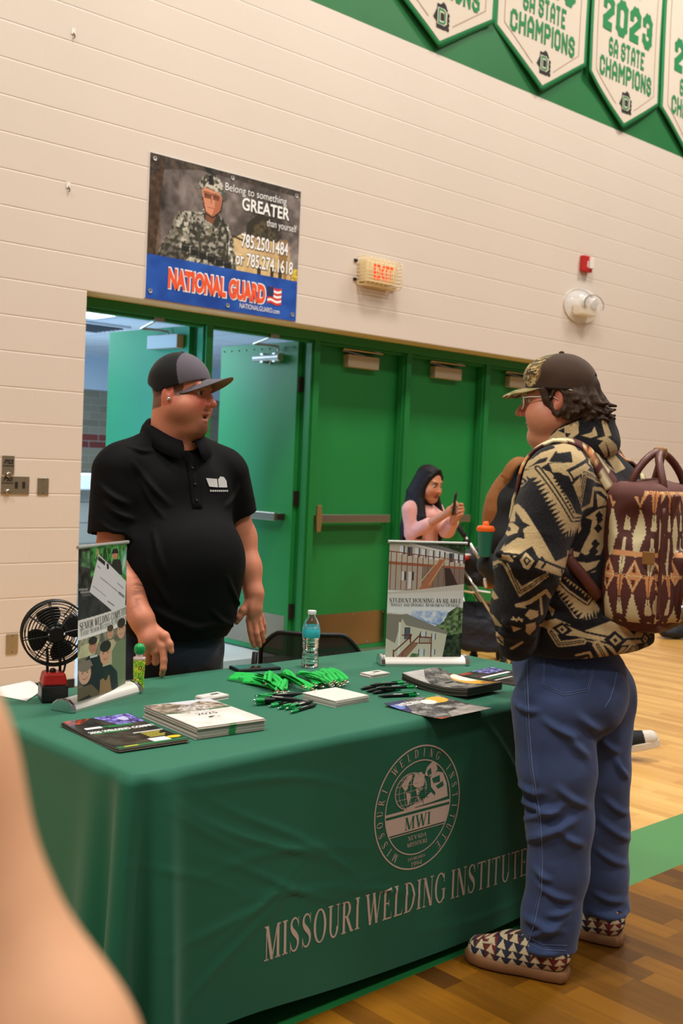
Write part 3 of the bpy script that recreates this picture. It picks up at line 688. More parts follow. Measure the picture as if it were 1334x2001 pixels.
hc = MB().b2((0, 6.3, 2.62), (14, YH, 2.7)); struct('ceiling_hall', hc, k.m, origin=(0, 6.3, 2.62))
hf = MB().b2((0, 6.3, -.05), (14, YH, 0)); struct('floor_hall', hf, mat('grey_hall_floor', (176, 172, 166), .35), origin=(0, 6.3, 0))
hs = MB().b2((11.5, 6.3, 0), (11.6, YH, 2.7)); struct('wall_hall_right', hs, m_white)
lp = thing('ceiling_light', 'bright white ceiling light panel in the hallway beyond the open doors', 'ceiling light', (4.3, 7.9, 2.6))
obj('diffuser', MB().b2((3.95, 7.2, 2.602), (4.75, 8.3, 2.612)), mat('lamp_diffuser', (255, 255, 255), .6, emit=((225, 238, 255), 5.0)), lp)
m_ = MB()
for lo, hi in (((3.91, 7.16), (4.79, 7.2)), ((3.91, 8.3), (4.79, 8.34)), ((3.91, 7.2), (3.95, 8.3)), ((4.75, 7.2), (4.79, 8.3))): m_.b2((*lo, 2.6), (*hi, 2.618))
obj('frame', m_, m_white, lp)
vt = thing('ceiling_vent', 'grey slotted air vent in the hallway ceiling', 'vent', (4.9, 8.9, 2.6))
obj('vent_frame', MB().b2((4.55, 8.6, 2.602), (5.3, 9.2, 2.618)), m_white, vt)
m_ = MB()
for i in range(7): m_.box((4.93, 8.68+.075*i, 2.597), (.66, .04, .004), Matrix.Rotation(rad(25), 3, 'X'))
obj('louvre', m_, mat('vent_grey', (120, 122, 124), .5), vt)
# daylight in the hallway: a window wall to the left and the sky side
area('hall_window_light', (.3, 8.6, 1.5), 4.5, 2.2, 640, (.17, .45, 1.0), (0, rad(-90), 0))
area('hall_ceiling_light', (4.4, 8.9, 2.55), 3.0, 2.0, 190, (.6, .82, 1.0))
# ================================================================ the table, its printed cloth and what lies on it
TZ = .747
m_cloth = mat('green_table_cloth', (20, 100, 73), .7, sheen=.1, var=(3.0, .05), bump=(900, .12, .0006))
m_print = mat('printed_beige', (206, 186, 172), .75, bump=(900, .15, .0006))
m_grey = mat('grey_table_steel', (72, 74, 78), .45, .7)
TX0, TX1, TY0, TY1, TROT = 1.348, 3.30, 2.118, 3.015, rad(1.4)
def tab(x, y, z):     # table frame -> world
    c, s = math.cos(TROT), math.sin(TROT); dx, dy = x-TX0, y-TY0
    return np.stack([TX0+dx*c-dy*s, TY0+dx*s+dy*c, z+0*dx], -1)
ft = thing('folding_table', 'folding table hidden under the printed green cloth', 'table', tuple(tab(np.array(2.3), np.array(2.55), np.array(0.))))
def _t(mb): v = mb.verts(); mb.v = [tab(v[:, 0], v[:, 1], v[:, 2])]; return mb
obj('tabletop', _t(MB().b2((TX0+.02, TY0+.02, .70), (TX1-.02, TY1-.02, .738))), mat('table_plastic', (190, 190, 186), .6), ft, bevel=.006)
for lx in (TX0+.3, TX1-.42):
    for ly in (TY0+.14, TY1-.14):
        a = MB(); a.tube([(lx, ly, .01), (lx, ly, .7)], .016, 12); lg = obj('leg', _t(a), m_grey, ft, smooth='auto')
        a = MB(); a.tube([(lx, ly, 0), (lx, ly, .03)], .019, 12); obj('foot', _t(a), m_dark, lg, smooth='auto')
    a = MB(); a.tube([(lx, TY0+.14, .12), (lx, TY1-.14, .12)], .012, 10); obj('brace', _t(a), m_grey, ft, smooth='auto')
# perimeter of the cloth: front (left to right), right, back, left
LX, LY, CR = TX1-TX0, TY1-TY0, .035
def perim(s):
    """arc position -> point, outward normal, distance to nearest corner"""
    s = np.asarray(s, float) % (2*(LX+LY)); x = np.zeros_like(s); y = np.zeros_like(s); nx = np.zeros_like(s); ny = np.zeros_like(s)
    a = s < LX; b = (~a) & (s < LX+LY); c = (~a) & (~b) & (s < 2*LX+LY); d = ~(a | b | c)
    x[a] = TX0+s[a]; y[a] = TY0; ny[a] = -1
    x[b] = TX1; y[b] = TY0+s[b]-LX; nx[b] = 1
    x[c] = TX1-(s[c]-LX-LY); y[c] = TY1; ny[c] = 1
    x[d] = TX0; y[d] = TY1-(s[d]-2*LX-LY); nx[d] = -1
    cd_ = np.minimum.reduce([np.abs((s-q+LX+LY) % (2*(LX+LY))-(LX+LY)) for q in (0, LX, LX+LY, 2*LX+LY)])
    # rounded corners
    k = np.clip(1-cd_/CR, 0, 1); cx, cy = (TX0+TX1)/2, (TY0+TY1)/2
    m2 = cd_ < CR; sx, sy = np.sign(x-cx), np.sign(y-cy); ccx = np.where(sx > 0, TX1-CR, TX0+CR); ccy = np.where(sy > 0, TY1-CR, TY0+CR)
    vx, vy = x-ccx, y-ccy; L = np.hypot(vx, vy)+1e-9
    x = np.where(m2, ccx+vx/L*CR, x); y = np.where(m2, ccy+vy/L*CR, y); nx = np.where(m2, vx/L, nx); ny = np.where(m2, vy/L, ny)
    return x, y, nx, ny, cd_
def skirt(s, z):
    """hanging cloth: arc position s, height z -> world point"""
    s, z = np.broadcast_arrays(np.asarray(s, float), np.asarray(z, float)); t = np.clip((TZ-z)/TZ, 0, 1)
    x, y, nx, ny, cdist = perim(s); tot = 2*(LX+LY); sg = (s+tot/2) % tot-tot/2
    o = .012*np.clip(t/.03, 0, 1)**.5+.018*t
    for q in (0, LX, LX+LY, 2*LX+LY):
        d = (s-q+tot/2) % tot-tot/2
        o = o+t**.75*(.055*np.exp(-((d+.015)/.028)**2)-.055*np.exp(-((d-.032)/.022)**2)+.05*np.exp(-((d-.085)/.04)**2)-.03*np.exp(-((d+.075)/.03)**2)+.03*np.exp(-((d+.14)/.05)**2))
    far = 1-np.exp(-(cdist/.25)**2)
    P = np.stack([s, z], -1)
    wr = np.zeros(s.shape); g = np.random.default_rng(3)
    for i in range(22):
        an = rad(g.choice([-16, -24, 12, -8, -35, 30, 5])+g.normal(0, 6)); d = np.array([-math.sin(an), math.cos(an)]); al = np.array([math.cos(an), math.sin(an)]); c0 = np.array([g.uniform(0, 2.2), g.uniform(.05, .68)]); dd = (P-c0)@d+.03*np.sin(6*((P-c0)@al)+i); aa = (P-c0)@al
        wr += g.uniform(.5, 1.2)*np.exp(-(dd/g.uniform(.006, .012))**2)*np.exp(-(aa/g.uniform(.1, .28))**2)
    o = o+(wr*.0068+.005*np.sin(s*5.1+z*3))*np.clip(t/.12, 0, 1)*(0.35+.65*far)
    X, Y = x+nx*o, y+ny*o
    return tab(X, Y, z)
ns = 760; S_ = np.linspace(0, 2*(LX+LY), ns, endpoint=False)
def hem(s): return .045+.05*np.exp(-((((s+2.9) % 5.8)-2.9)/.3)**2)*0+.03*np.exp(-((s-.25)/.3)**2)+.012*np.sin(s*4)
rows = []
x, y, nx, ny, _c = perim(S_)
rows.append(tab(x-nx*.03, y-ny*.03, TZ+0*x)); rows.append(tab(x-nx*.012, y-ny*.012, TZ+0*x))
rows.append(tab(x-nx*.004, y-ny*.004, TZ-.002+0*x)); rows.append(tab(x+nx*.003, y+ny*.003, TZ-.007+0*x))
for t in np.linspace(.02, 1, 64)**1.0: rows.append(skirt(S_, (TZ-.008)*(1-t)+hem(S_)*t))
nr = len(rows); V = np.concatenate(rows); q = [(i*ns+k, (i+1)*ns+k, (i+1)*ns+(k+1) % ns, i*ns+(k+1) % ns) for i in range(nr-1) for k in range(ns)]
q = q+[tuple(range(ns))]
cloth = tag(obj('tablecloth', (V, q), m_cloth, smooth=True), 'dark green tablecloth printed with a round beige seal and lettering', 'tablecloth')
def on_cloth(t2, x0, z0, xs=1.0, slant=0.0, centre=0.0, rot=0.0, lift=.0016, mb=None, maxe=.012):
    """print lettering on the front of the cloth: x0, z0 = origin in table x and height"""
    import bmesh
    Vt, Fc, wd = t2; bm = bmesh.new(); vs = [bm.verts.new((v[0]-wd*centre, v[1], 0)) for v in Vt]
    for f in Fc:
        try: bm.faces.new([vs[i] for i in f])
        except ValueError: pass
    bmesh.ops.triangulate(bm, faces=bm.faces[:])
    for _ in range(4):
        e = [e for e in bm.edges if e.calc_length() > maxe]
        if not e: break
        bmesh.ops.subdivide_edges(bm, edges=e, cuts=1); bmesh.ops.triangulate(bm, faces=bm.faces[:])
    bm.verts.ensure_lookup_table(); P = np.array([v.co[:2] for v in bm.verts]); fcs = [tuple(v.index for v in f.verts) for f in bm.faces]; bm.free()
    c, s = math.cos(rot), math.sin(rot); X, Z = x0+(P[:, 0]*c-P[:, 1]*s)*xs, z0+P[:, 0]*s+P[:, 1]*c+slant*P[:, 0]
    W = skirt(X-TX0, Z); e = .004; Wx, Wz = skirt(X-TX0+e, Z), skirt(X-TX0, Z-e); N = np.cross(Wz-W, Wx-W); N /= np.linalg.norm(N, axis=1)[:, None]
    N *= np.sign(-N[:, 1:2]); mb.add(W+N*lift, fcs); return mb
pl = MB(); T_ = serif('MISSOURI WELDING INSTITUTE', .088, 1.0, gap=.1); on_cloth((T_[0]*[1.112/T_[2], 1], T_[1], 1.112), 1.744, .206, slant=-.03, mb=pl)
obj('printed_lettering', pl, m_print, cloth)
sl = MB(); CX, CZ, RR = 2.318, .492, .18
def ring(r, w, a0=0, a1=360, n=90): return _bowl(0, 0, r, r, a0, a1, w, w, n)+(0,)
on_cloth(ring(RR, .0045), CX, CZ, mb=sl); on_cloth(ring(RR*.765, .0035), CX, CZ, mb=sl)
def around(txt, r, h, mid, step, flip=False):
    n = len(txt); 
    for i, ch in enumerate(txt):
        if ch == ' ': continue
        a = mid-(i-(n-1)/2)*step if not flip else mid+(i-(n-1)/2)*step; t = serif(ch, h, .8)
        rr = r if not flip else r+h
        V_ = t[0]-[t[2]/2, 0]; ra = rad(a); ro = ra-PI/2 if not flip else ra+PI/2; cx, cz = rr*math.cos(ra), rr*math.sin(ra)
        Pn = np.stack([cx+V_[:, 0]*math.cos(ro)-V_[:, 1]*math.sin(ro), cz+V_[:, 0]*math.sin(ro)+V_[:, 1]*math.cos(ro)], 1)
        on_cloth((Pn, t[1], 0), CX, CZ, mb=sl)
around('MISSOURI WELDING INSTITUTE', RR*.815, .0235, 90, 11.6)
ri = RR*.75
def chord(z0, z1, n=16):
    zs = np.linspace(z0, z1, n); xs = np.sqrt(np.maximum(ri*ri-zs*zs, 1e-6)); P = np.concatenate([np.stack([-xs, zs], 1), np.stack([xs, zs], 1)])
    return P, [(i, i+1, n+i+1, n+i) for i in range(n-1)], 0
on_cloth(chord(-.008, .0), CX, CZ, mb=sl); on_cloth(chord(-.0705, -.068), CX, CZ, mb=sl)
# the band with letters left green: strips of beige around the letters
band = chord(-.064, -.016, 10); on_cloth(band, CX, CZ, mb=sl)
obj('printed_seal', sl, m_print, cloth)
sg = MB(); t = serif('MWI', .036, 1.15); on_cloth(t, CX, CZ-.058, centre=.5, mb=sg, lift=.0024)
# globe, welder
gl = MB(); gc, gr_ = (-.035, .052), .052
for k in range(-3, 4):
    xx = gr_*1.25*math.sin(rad(k*24)); an = np.radians(np.linspace(-90, 90, 18)); on_cloth(_strip(np.stack([gc[0]+xx*np.cos(an), gc[1]+gr_*np.sin(an)], 1), [.0013]*18)+(0,), CX, CZ, mb=gl)
for k in range(-3, 4):
    z_ = gr_*math.sin(rad(k*22)); xx = gr_*1.25*math.cos(rad(k*22)); on_cloth(_strip([(gc[0]-xx, gc[1]+z_), (gc[0], gc[1]+z_), (gc[0]+xx, gc[1]+z_)], [.0013]*3)+(0,), CX, CZ, mb=gl)
on_cloth(_bowl(*gc, gr_*1.27, gr_*1.03, 0, 360, .002, .002, 50)+(0,), CX, CZ, mb=gl)
def pg(p): return np.array(p, float), [tuple(range(len(p)))], 0
for p in ([(-.075, .075), (-.05, .1), (-.03, .098), (-.035, .085), (-.045, .078), (-.05, .06), (-.06, .055)], [(-.055, .05), (-.04, .048), (-.035, .035), (-.045, .01), (-.05, .03)],
          [(-.03, .07), (-.02, .1), (.005, .102), (.02, .09), (.02, .06), (-.005, .055), (-.02, .062)], [(-.015, .055), (.012, .055), (.015, .03), (.0, .008), (-.008, .03)],
          [(.02, .09), (.03, .112), (.052, .125), (.07, .115), (.075, .098), (.062, .085), (.04, .082)],
          [(.045, .08), (.075, .092), (.1, .085), (.118, .05), (.125, .01), (.06, .005), (.07, .03), (.05, .05)], [(.02, .02), (.05, .035), (.07, .02), (.06, .005), (-.06, .0), (-.06, .004)]):
    on_cloth(pg(p), CX, CZ, mb=gl)
obj('printed_welder_and_globe', gl, m_print, cloth)
for i in range(14):
    a = 2*PI*i/14; r0 = .034 if i % 2 else .022; on_cloth(pg([(.012+.008*math.cos(a+.3), .035+.008*math.sin(a+.3)), (.012+r0*math.cos(a), .035+r0*math.sin(a)), (.012+.008*math.cos(a-.3), .035+.008*math.sin(a-.3))]), CX, CZ, mb=sg, lift=.0024)
on_cloth(ring(.012, .012, n=20), CX+.012, CZ+.035, mb=sg, lift=.0024)
for p in ([(.03, .1), (.045, .108), (.05, .09), (.035, .085)], [(.052, .075), (.085, .08), (.088, .06), (.06, .06)], [(.07, .05), (.1, .06), (.105, .045), (.08, .04)]): on_cloth(pg(p), CX, CZ, mb=sg, lift=.0024)
obj('seal_cutout', sg, m_cloth, cloth)
st = MB(); on_cloth(serif('NEVADA', .0125, 1.2), CX, CZ-.092, centre=.5, mb=st); on_cloth(serif('MISSOURI', .0125, 1.1), CX, CZ-.111, centre=.5, mb=st)
obj('small_lettering', st, m_print, cloth); st = MB(); on_cloth(serif('ESTABLISHED', .0085, 1.0), CX, CZ-.152, centre=.5, mb=st); on_cloth(serif('1994', .014, 1.3), CX, CZ-.1715, centre=.5, mb=st)
obj('small_lettering', st, m_print, cloth)
# ---------------------------------------------------------------- materials of the small things
m_paper = mat('white_paper', (226, 220, 214), .7)
m_photo = mat('printed_picture', 'attr', .35, spec=.4)
m_matte = mat('printed_matte', 'attr', .6, spec=.3)
m_black = mat('black_plastic', (16, 16, 17), .4)
m_chrome = mat('chrome', (214, 214, 218), .12, 1.0)
m_satin = mat('satin_aluminium', (222, 216, 208), .45, .35)
m_pgreen = mat('green_plastic', (14, 150, 74), .35)
m_penblack = mat('black_rubber', (18, 18, 18), .55)
m_lany = mat('green_ribbon', (26, 178, 72), .7, bump=(900, .3, .0006))
m_red = mat('red_plastic', (176, 28, 22), .45)
# ---------------------------------------------------------------- roll-up displays
def rollup(name_label, A, B, top, cv, sheet_l, sheet_r, bulge=.0, lean=.0, words=()):
    cv.a = 255*np.clip(cv.a/255, 0, 1)**.78
    """A, B = ends of the base on the table; cv laid between sheet_l and sheet_r; top = height of the sheet"""
    A, B = Vector(A), Vector(B); u = (B-A).normalized(); n = Vector((u.y, -u.x, 0)); L = (B-A).length; up = Vector((0, 0, 1))
    t = thing('roll_up_banner', name_label, 'banner', tuple((A+B)/2), math.atan2(u.y, u.x))
    prof = [(-.034, 0), (.034, 0), (.036, .008), (.03, .022), (.016, .032), (0, .035), (-.016, .032), (-.03, .022), (-.036, .008)]
    M = frame(A+u*.012, n, up); M = Matrix([[M[i][0], M[i][1], u[i], (A+u*.012)[i]] for i in range(3)]+[[0, 0, 0, 1]])
    obj('base', MB().prism(prof, L-.024, M), m_satin, t, smooth='auto')
    for e, dd in ((A-u*.004, .017), (B-u*.013, .017)):
        M = Matrix([[n[i], up[i], u[i], e[i]] for i in range(3)]+[[0, 0, 0, 1]])
        obj('end_cap', MB().prism([(p[0]*1.1, max(p[1]*1.12-.001, 0)) for p in prof], dd, M), m_chrome, t, bevel=.003)
    l, r = Vector(sheet_l), Vector(sheet_r); W = (r-l).length; us = (r-l).normalized(); back = Vector((-us.y, us.x, 0))
    def curve(x, y): return np.outer(bulge*np.sin(PI*np.clip(x/W, 0, 1))+lean*(1-y/cv.H), np.array(back))
    o0 = l+up*(top-l.z)
    sh = picture('banner_sheet', cv, o0, us, -up, m_photo, t, curve)
    for txt, x, y, h, xs, rot, cen, col in words:
        T = serif(txt, h, xs, gap=.06); q_ = T[0]-[T[2]*cen, 0]; X, Y = x+q_[:, 0]*math.cos(rot)+q_[:, 1]*math.sin(rot), y+q_[:, 0]*math.sin(rot)-q_[:, 1]*math.cos(rot)
        obj('lettering', (np.array(o0)+np.outer(X, us)-np.outer(Y, up)+curve(X, Y)-.0012*np.array(back), T[1]), mat('ink_%d' % col, (col, col-2, col-2), .6), sh)
    rail = MB().tube([o0-us*.006+back*(lean-.001)+up*.002, o0+us*(W+.006)+back*(lean-.001)+up*.002], .0055, 8); obj('top_rail', rail, m_alu, t, smooth='auto')
    mid = (l+r)/2+back*.012; obj('support_pole', MB().tube([mid, Vector((mid.x, mid.y, top))+back*(lean+.002)], .004, 8), m_alu, t, smooth='auto')
    return t, o0, us
# left display: a presentation cheque above, a group of welding students below
A, B = onz(122, 1391, TZ), onz(258, 1352, TZ); lft, rgt = onz(151, 1372, TZ+.03), onz(245, 1338, TZ+.03)
d_ = (lft-Vector((0, 0, EYE))).dot(FH); top = TZ+.03+(1374-1070)*d_/F
W_ = (rgt-lft).length; H_ = top-(TZ+.03); cv = Canvas(W_, H_, 250/W_, (34, 36, 34))
def U(u, v): return (u*W_, v*H_)
m = cv.full(); cv.noise(.02, (12, 14, 13), (50, 54, 50), m, 1)
cv.noise(.016, (14, 44, 18), (60, 160, 66), cv.mask([U(.22, 0), U(1, 0), U(1, .3), U(.6, .1), U(.22, .2)]), 2)
for i in range(26):
    x, y = random.uniform(.3, 1), random.uniform(0, .2); cv.line([U(x, y), U(x+random.uniform(-.1, .1), y+.06)], .003, random.choice([(70, 180, 70), (20, 60, 24), (120, 200, 110)]))
cv.noise(.012, (30, 60, 34), (90, 140, 90), cv.mask([U(.05, .03), U(.2, .02), U(.2, .14), U(.05, .12)]), 3)
cv.poly([U(.86, .1), U(.97, .03), U(1, .03), U(1, .24), U(.9, .2)], (70, 150, 120)); cv.poly([U(.9, .12), U(.97, .07), U(.97, .15), U(.9, .2)], (170, 186, 170))
cv.poly([U(.62, .14), U(.68, .1), U(.84, .11), U(.9, .22), U(.7, .2)], (22, 26, 26)); cv.ell(.71*W_, .075*H_, .06*W_, .026*H_, (178, 106, 78)); cv.poly([U(.63, .062), U(.66, .03), U(.77, .03), U(.8, .064)], (18, 20, 22))
cv.poly([U(.33, .02), U(.36, .02), U(.38, .06), U(.34, .07)], (180, 120, 90))
cv.poly([U(.36, .055), U(.99, .27), U(.97, .46), U(.68, .46), U(.2, .295)], (206, 204, 210))
cv.poly([U(.36, .065), U(.5, .11), U(.49, .135), U(.345, .09)], (24, 24, 26)); cv.poly([U(.52, .12), U(.57, .13), U(.58, .16), U(.54, .165)], (20, 20, 22))
for a, b, c in (((.34, .13), (.4, .15), .003), ((.4, .21), (.85, .35), .0026), ((.26, .26), (.52, .345), .002), ((.78, .27), (.92, .315), .003), ((.82, .34), (.94, .375), .008), ((.56, .38), (.7, .42), .004)): cv.line([U(*a), U(*b)], c, (70, 70, 80), .75)
for i in range(3): cv.line([U(.02+.03*i, .27+.02*i), U(.16+.03*i, .275+.02*i)], .006, (150, 150, 150), .7)
cv.poly([U(0, .3), U(.2, .3), U(.66, .46), U(0, .49)], (30, 32, 38), .55)
cv.grad(cv.mask([U(0, .47), U(1, .44), U(1, .575), U(0, .605)]), (214, 210, 204), (238, 234, 226), .45*H_, .58*H_)
cv.noise(.02, (70, 66, 56), (150, 146, 120), cv.mask([U(0, .6), U(1, .57), U(1, 1.02), U(0, 1.02)]), 5)
cv.poly([U(.05, .64), U(.4, .62), U(.3, .72), U(0, .72)], (206, 210, 150), .7)
def man(cx, cy, s, skin, hair, top_, apron=None, hat=None):
    cv.poly([U(cx-.16*s, 1.02), U(cx-.17*s, cy+.1*s), U(cx-.08*s, cy+.055*s), U(cx+.08*s, cy+.055*s), U(cx+.18*s, cy+.1*s), U(cx+.2*s, 1.02)], top_)
    if apron: cv.poly([U(cx-.08*s, 1.02), U(cx-.07*s, cy+.11*s), U(cx+.06*s, cy+.1*s), U(cx+.1*s, 1.02)], apron)
    cv.ell(cx*W_, cy*H_, .075*s*W_, .047*s*H_, skin); cv.ell(cx*W_, (cy-.035*s)*H_, .078*s*W_, .026*s*H_, hair)
    cv.ell((cx-.03*s)*W_, (cy-.005*s)*H_, .009*s*W_, .0035*s*H_, (60, 36, 28)); cv.ell((cx+.03*s)*W_, (cy-.005*s)*H_, .009*s*W_, .0035*s*H_, (60, 36, 28)); cv.line([U(cx-.028*s, cy+.02*s), U(cx, cy+.026*s), U(cx+.03*s, cy+.018*s)], .0016*s, (140, 76, 62))
    if hat: cv.poly([U(cx-.1*s, cy-.02*s), U(cx-.08*s, cy-.055*s), U(cx+.06*s, cy-.06*s), U(cx+.1*s, cy-.03*s)], hat)
man(.62, .60, .9, (190, 130, 100), (60, 46, 36), (176, 162, 120)); man(.88, .60, 1.3, (196, 140, 110), (40, 34, 30), (96, 110, 78)); man(.27, .66, 1.05, (176, 116, 88), (30, 26, 24), (22, 24, 30))
cv.rect(.22*W_, .72*H_, .36*W_, .735*H_, (190, 190, 190)); man(.52, .735, 1.5, (202, 140, 108), (26, 22, 24), (20, 22, 32), (140, 100, 62)); cv.ell(.53*W_, .88*H_, .05*W_, .035*H_, (26, 30, 28)); man(.13, .83, 1.45, (206, 150, 122), (110, 96, 82), (84, 66, 50), (30, 26, 24), (112, 98, 84))
wl = (('SENIOR WELDING COMPETITI', .03*W_, .537*H_, .0215, .97*W_, -.06, 0, 26), ('Every Senior Receives $1,000 Schola', .05*W_, .575*H_, .016, .95*W_, -.06, 0, 62))
wl = [w_[:4]+(w_[4]/serif(w_[0], w_[3], 1, gap=.06)[2],)+w_[5:] for w_ in wl]
rollup('narrow table-top roll-up banner about a senior welding competition beside the black fan', A, B, top, cv, lft, rgt, -.006, .012, wl)
# right display: student housing
A, B = onz(741, 1298, TZ), onz(909, 1298, TZ); lft, rgt = onz(752, 1284, TZ+.03), onz(900, 1284, TZ+.03)
d_ = (lft-Vector((0, 0, EYE))).dot(FH); top = TZ+.03+(1286-1059)*d_/F
W_ = (rgt-lft).length; H_ = top-(TZ+.03); cv = Canvas(W_, H_, 270/W_, (226, 224, 220))
def Q(*p): return [(x/745*W_, y/1150*H_) for x, y in p]      # traced in the sheet's own frame
cv.poly(Q((330, 0), (760, 0), (760, 140)), (26, 40, 26)); cv.noise(.01, (16, 28, 16), (60, 84, 50), cv.mask(Q((450, 0), (760, 0), (760, 130))), 4)
cv.poly(Q((0, 0), (330, 0), (760, 130), (760, 400), (0, 480)), (186, 174, 156)); cv.poly(Q((200, 0), (420, 0), (760, 110), (760, 135)), (110, 108, 108)); cv.poly(Q((190, 5), (760, 122), (760, 140), (185, 20)), (226, 222, 214))
cv.poly(Q((0, 215), (760, 245), (760, 480), (0, 480)), (116, 100, 88)); cv.poly(Q((0, 215), (340, 225), (330, 470), (0, 480)), (166, 150, 134))
for x in (100, 175, 250, 312, 390, 450, 500, 585, 640, 690, 735):
    y0 = 20+x*.13; cv.poly(Q((x, y0), (x+34, y0+4), (x+34, y0+92), (x, y0+90)), (216, 220, 226) if x % 2 == 0 else (46, 52, 66)); cv.poly(Q((x+36, y0), (x+48, y0+2), (x+48, y0+92), (x+36, y0+90)), (40, 38, 44))
for x in (118, 195): cv.poly(Q((x, 290), (x+34, 290), (x+34, 380 if x == 118 else 460), (x, 380 if x == 118 else 462)), (214, 214, 214)); cv.poly(Q((x+36, 290), (x+52, 290), (x+52, 380), (x+36, 380)), (36, 36, 40))
cv.poly(Q((0, 190), (760, 238), (760, 258), (0, 222)), (142, 78, 54))
cv.poly(Q((0, 85), (760, 172), (760, 180), (0, 96)), (112, 56, 40))
for x in range(20, 760, 52): cv.line(Q((x, 88+x*.115), (x, 470-(x > 500)*40)), .0035, (126, 64, 44))
cv.poly(Q((300, 470), (395, 480), (545, 160), (500, 160)), (168, 92, 60)); cv.line(Q((312, 400), (515, 130)), .004, (206, 160, 110)); cv.line(Q((400, 420), (560, 150)), .004, (196, 148, 100))
cv.poly(Q((545, 250), (600, 250), (690, 430), (560, 440)), (48, 36, 32))
cv.poly(Q((0, 500), (300, 470), (760, 405), (760, 470), (0, 560)), (196, 186, 172)); cv.grad(cv.mask(Q((0, 520), (760, 470), (760, 700), (0, 700))), (214, 206, 196), (232, 232, 230), .43*H_, .6*H_)
wl = [(a_, .5*W_, y_*H_, h_, w_*W_/serif(a_, h_, 1, gap=.06)[2], 0, .5, c_) for a_, y_, h_, w_, c_ in (('STUDENT HOUSING AVAILABLE', .522, .0155, .95, 36), ('Single and Double Apartment Options', .555, .0125, .91, 80))]
cv.grad(cv.mask(Q((240, 640), (760, 640), (760, 900), (240, 760))), (232, 234, 238), (92, 132, 206), .58*H_, .72*H_); cv.noise(.02, (90, 130, 205), (244, 246, 250), cv.mask(Q((270, 690), (640, 680), (620, 830), (400, 800))), 6, .8)
cv.noise(.009, (28, 46, 26), (122, 150, 92), cv.mask(Q((480, 840), (560, 790), (600, 700), (680, 640), (760, 650), (760, 1160), (560, 1160))), 7); cv.noise(.012, (14, 20, 14), (52, 70, 44), cv.mask(Q((560, 940), (760, 900), (760, 1160), (540, 1160))), 8)
cv.poly(Q((0, 700), (160, 720), (600, 890), (560, 1160), (0, 1160)), (206, 196, 172)); cv.poly(Q((0, 715), (160, 725), (90, 1010), (0, 960)), (122, 114, 100)); cv.poly(Q((150, 720), (195, 715), (600, 890), (600, 920), (190, 830), (150, 760)), (122, 118, 106))
cv.poly(Q((120, 800), (140, 800), (140, 1160), (120, 1160)), (230, 226, 214))
for x, y, w_, h_ in ((185, 850, 40, 120), (340, 890, 46, 70), (450, 910, 30, 64), (330, 1070, 44, 66), (450, 1070, 30, 58)): cv.poly(Q((x-8, y), (x+w_+8, y), (x+w_+8, y+h_), (x-8, y+h_)), (50, 44, 44)); cv.poly(Q((x, y), (x+w_, y), (x+w_, y+h_), (x, y+h_)), (204, 208, 214) if x != 185 else (70, 76, 92))
for a, b in (((160, 930), (250, 930)), ((90, 1090), (245, 940)), ((170, 1100), (330, 930)), ((330, 945), (445, 955)), ((330, 1010), (445, 1010)), ((240, 920), (240, 1000)), ((330, 920), (330, 1010)), ((445, 940), (445, 1160)), ((80, 1080), (80, 1160)), ((165, 1100), (165, 1160))): cv.line(Q(a, b), .0048, (96, 44, 32))
cv.poly(Q((100, 1160), (250, 1000), (330, 1000), (200, 1160)), (120, 66, 44), .8); cv.noise(.008, (50, 80, 40), (110, 140, 80), cv.mask(Q((230, 1160), (260, 1110), (320, 1120), (330, 1160))), 9)
for i in range(14): cv.line(Q((345+i*7, 950), (345+i*7, 1010)), .0012, (90, 44, 32))
rollup('table-top roll-up banner about student housing, on the far right part of the table', A, B, top, cv, lft, rgt, .0, .006, wl)
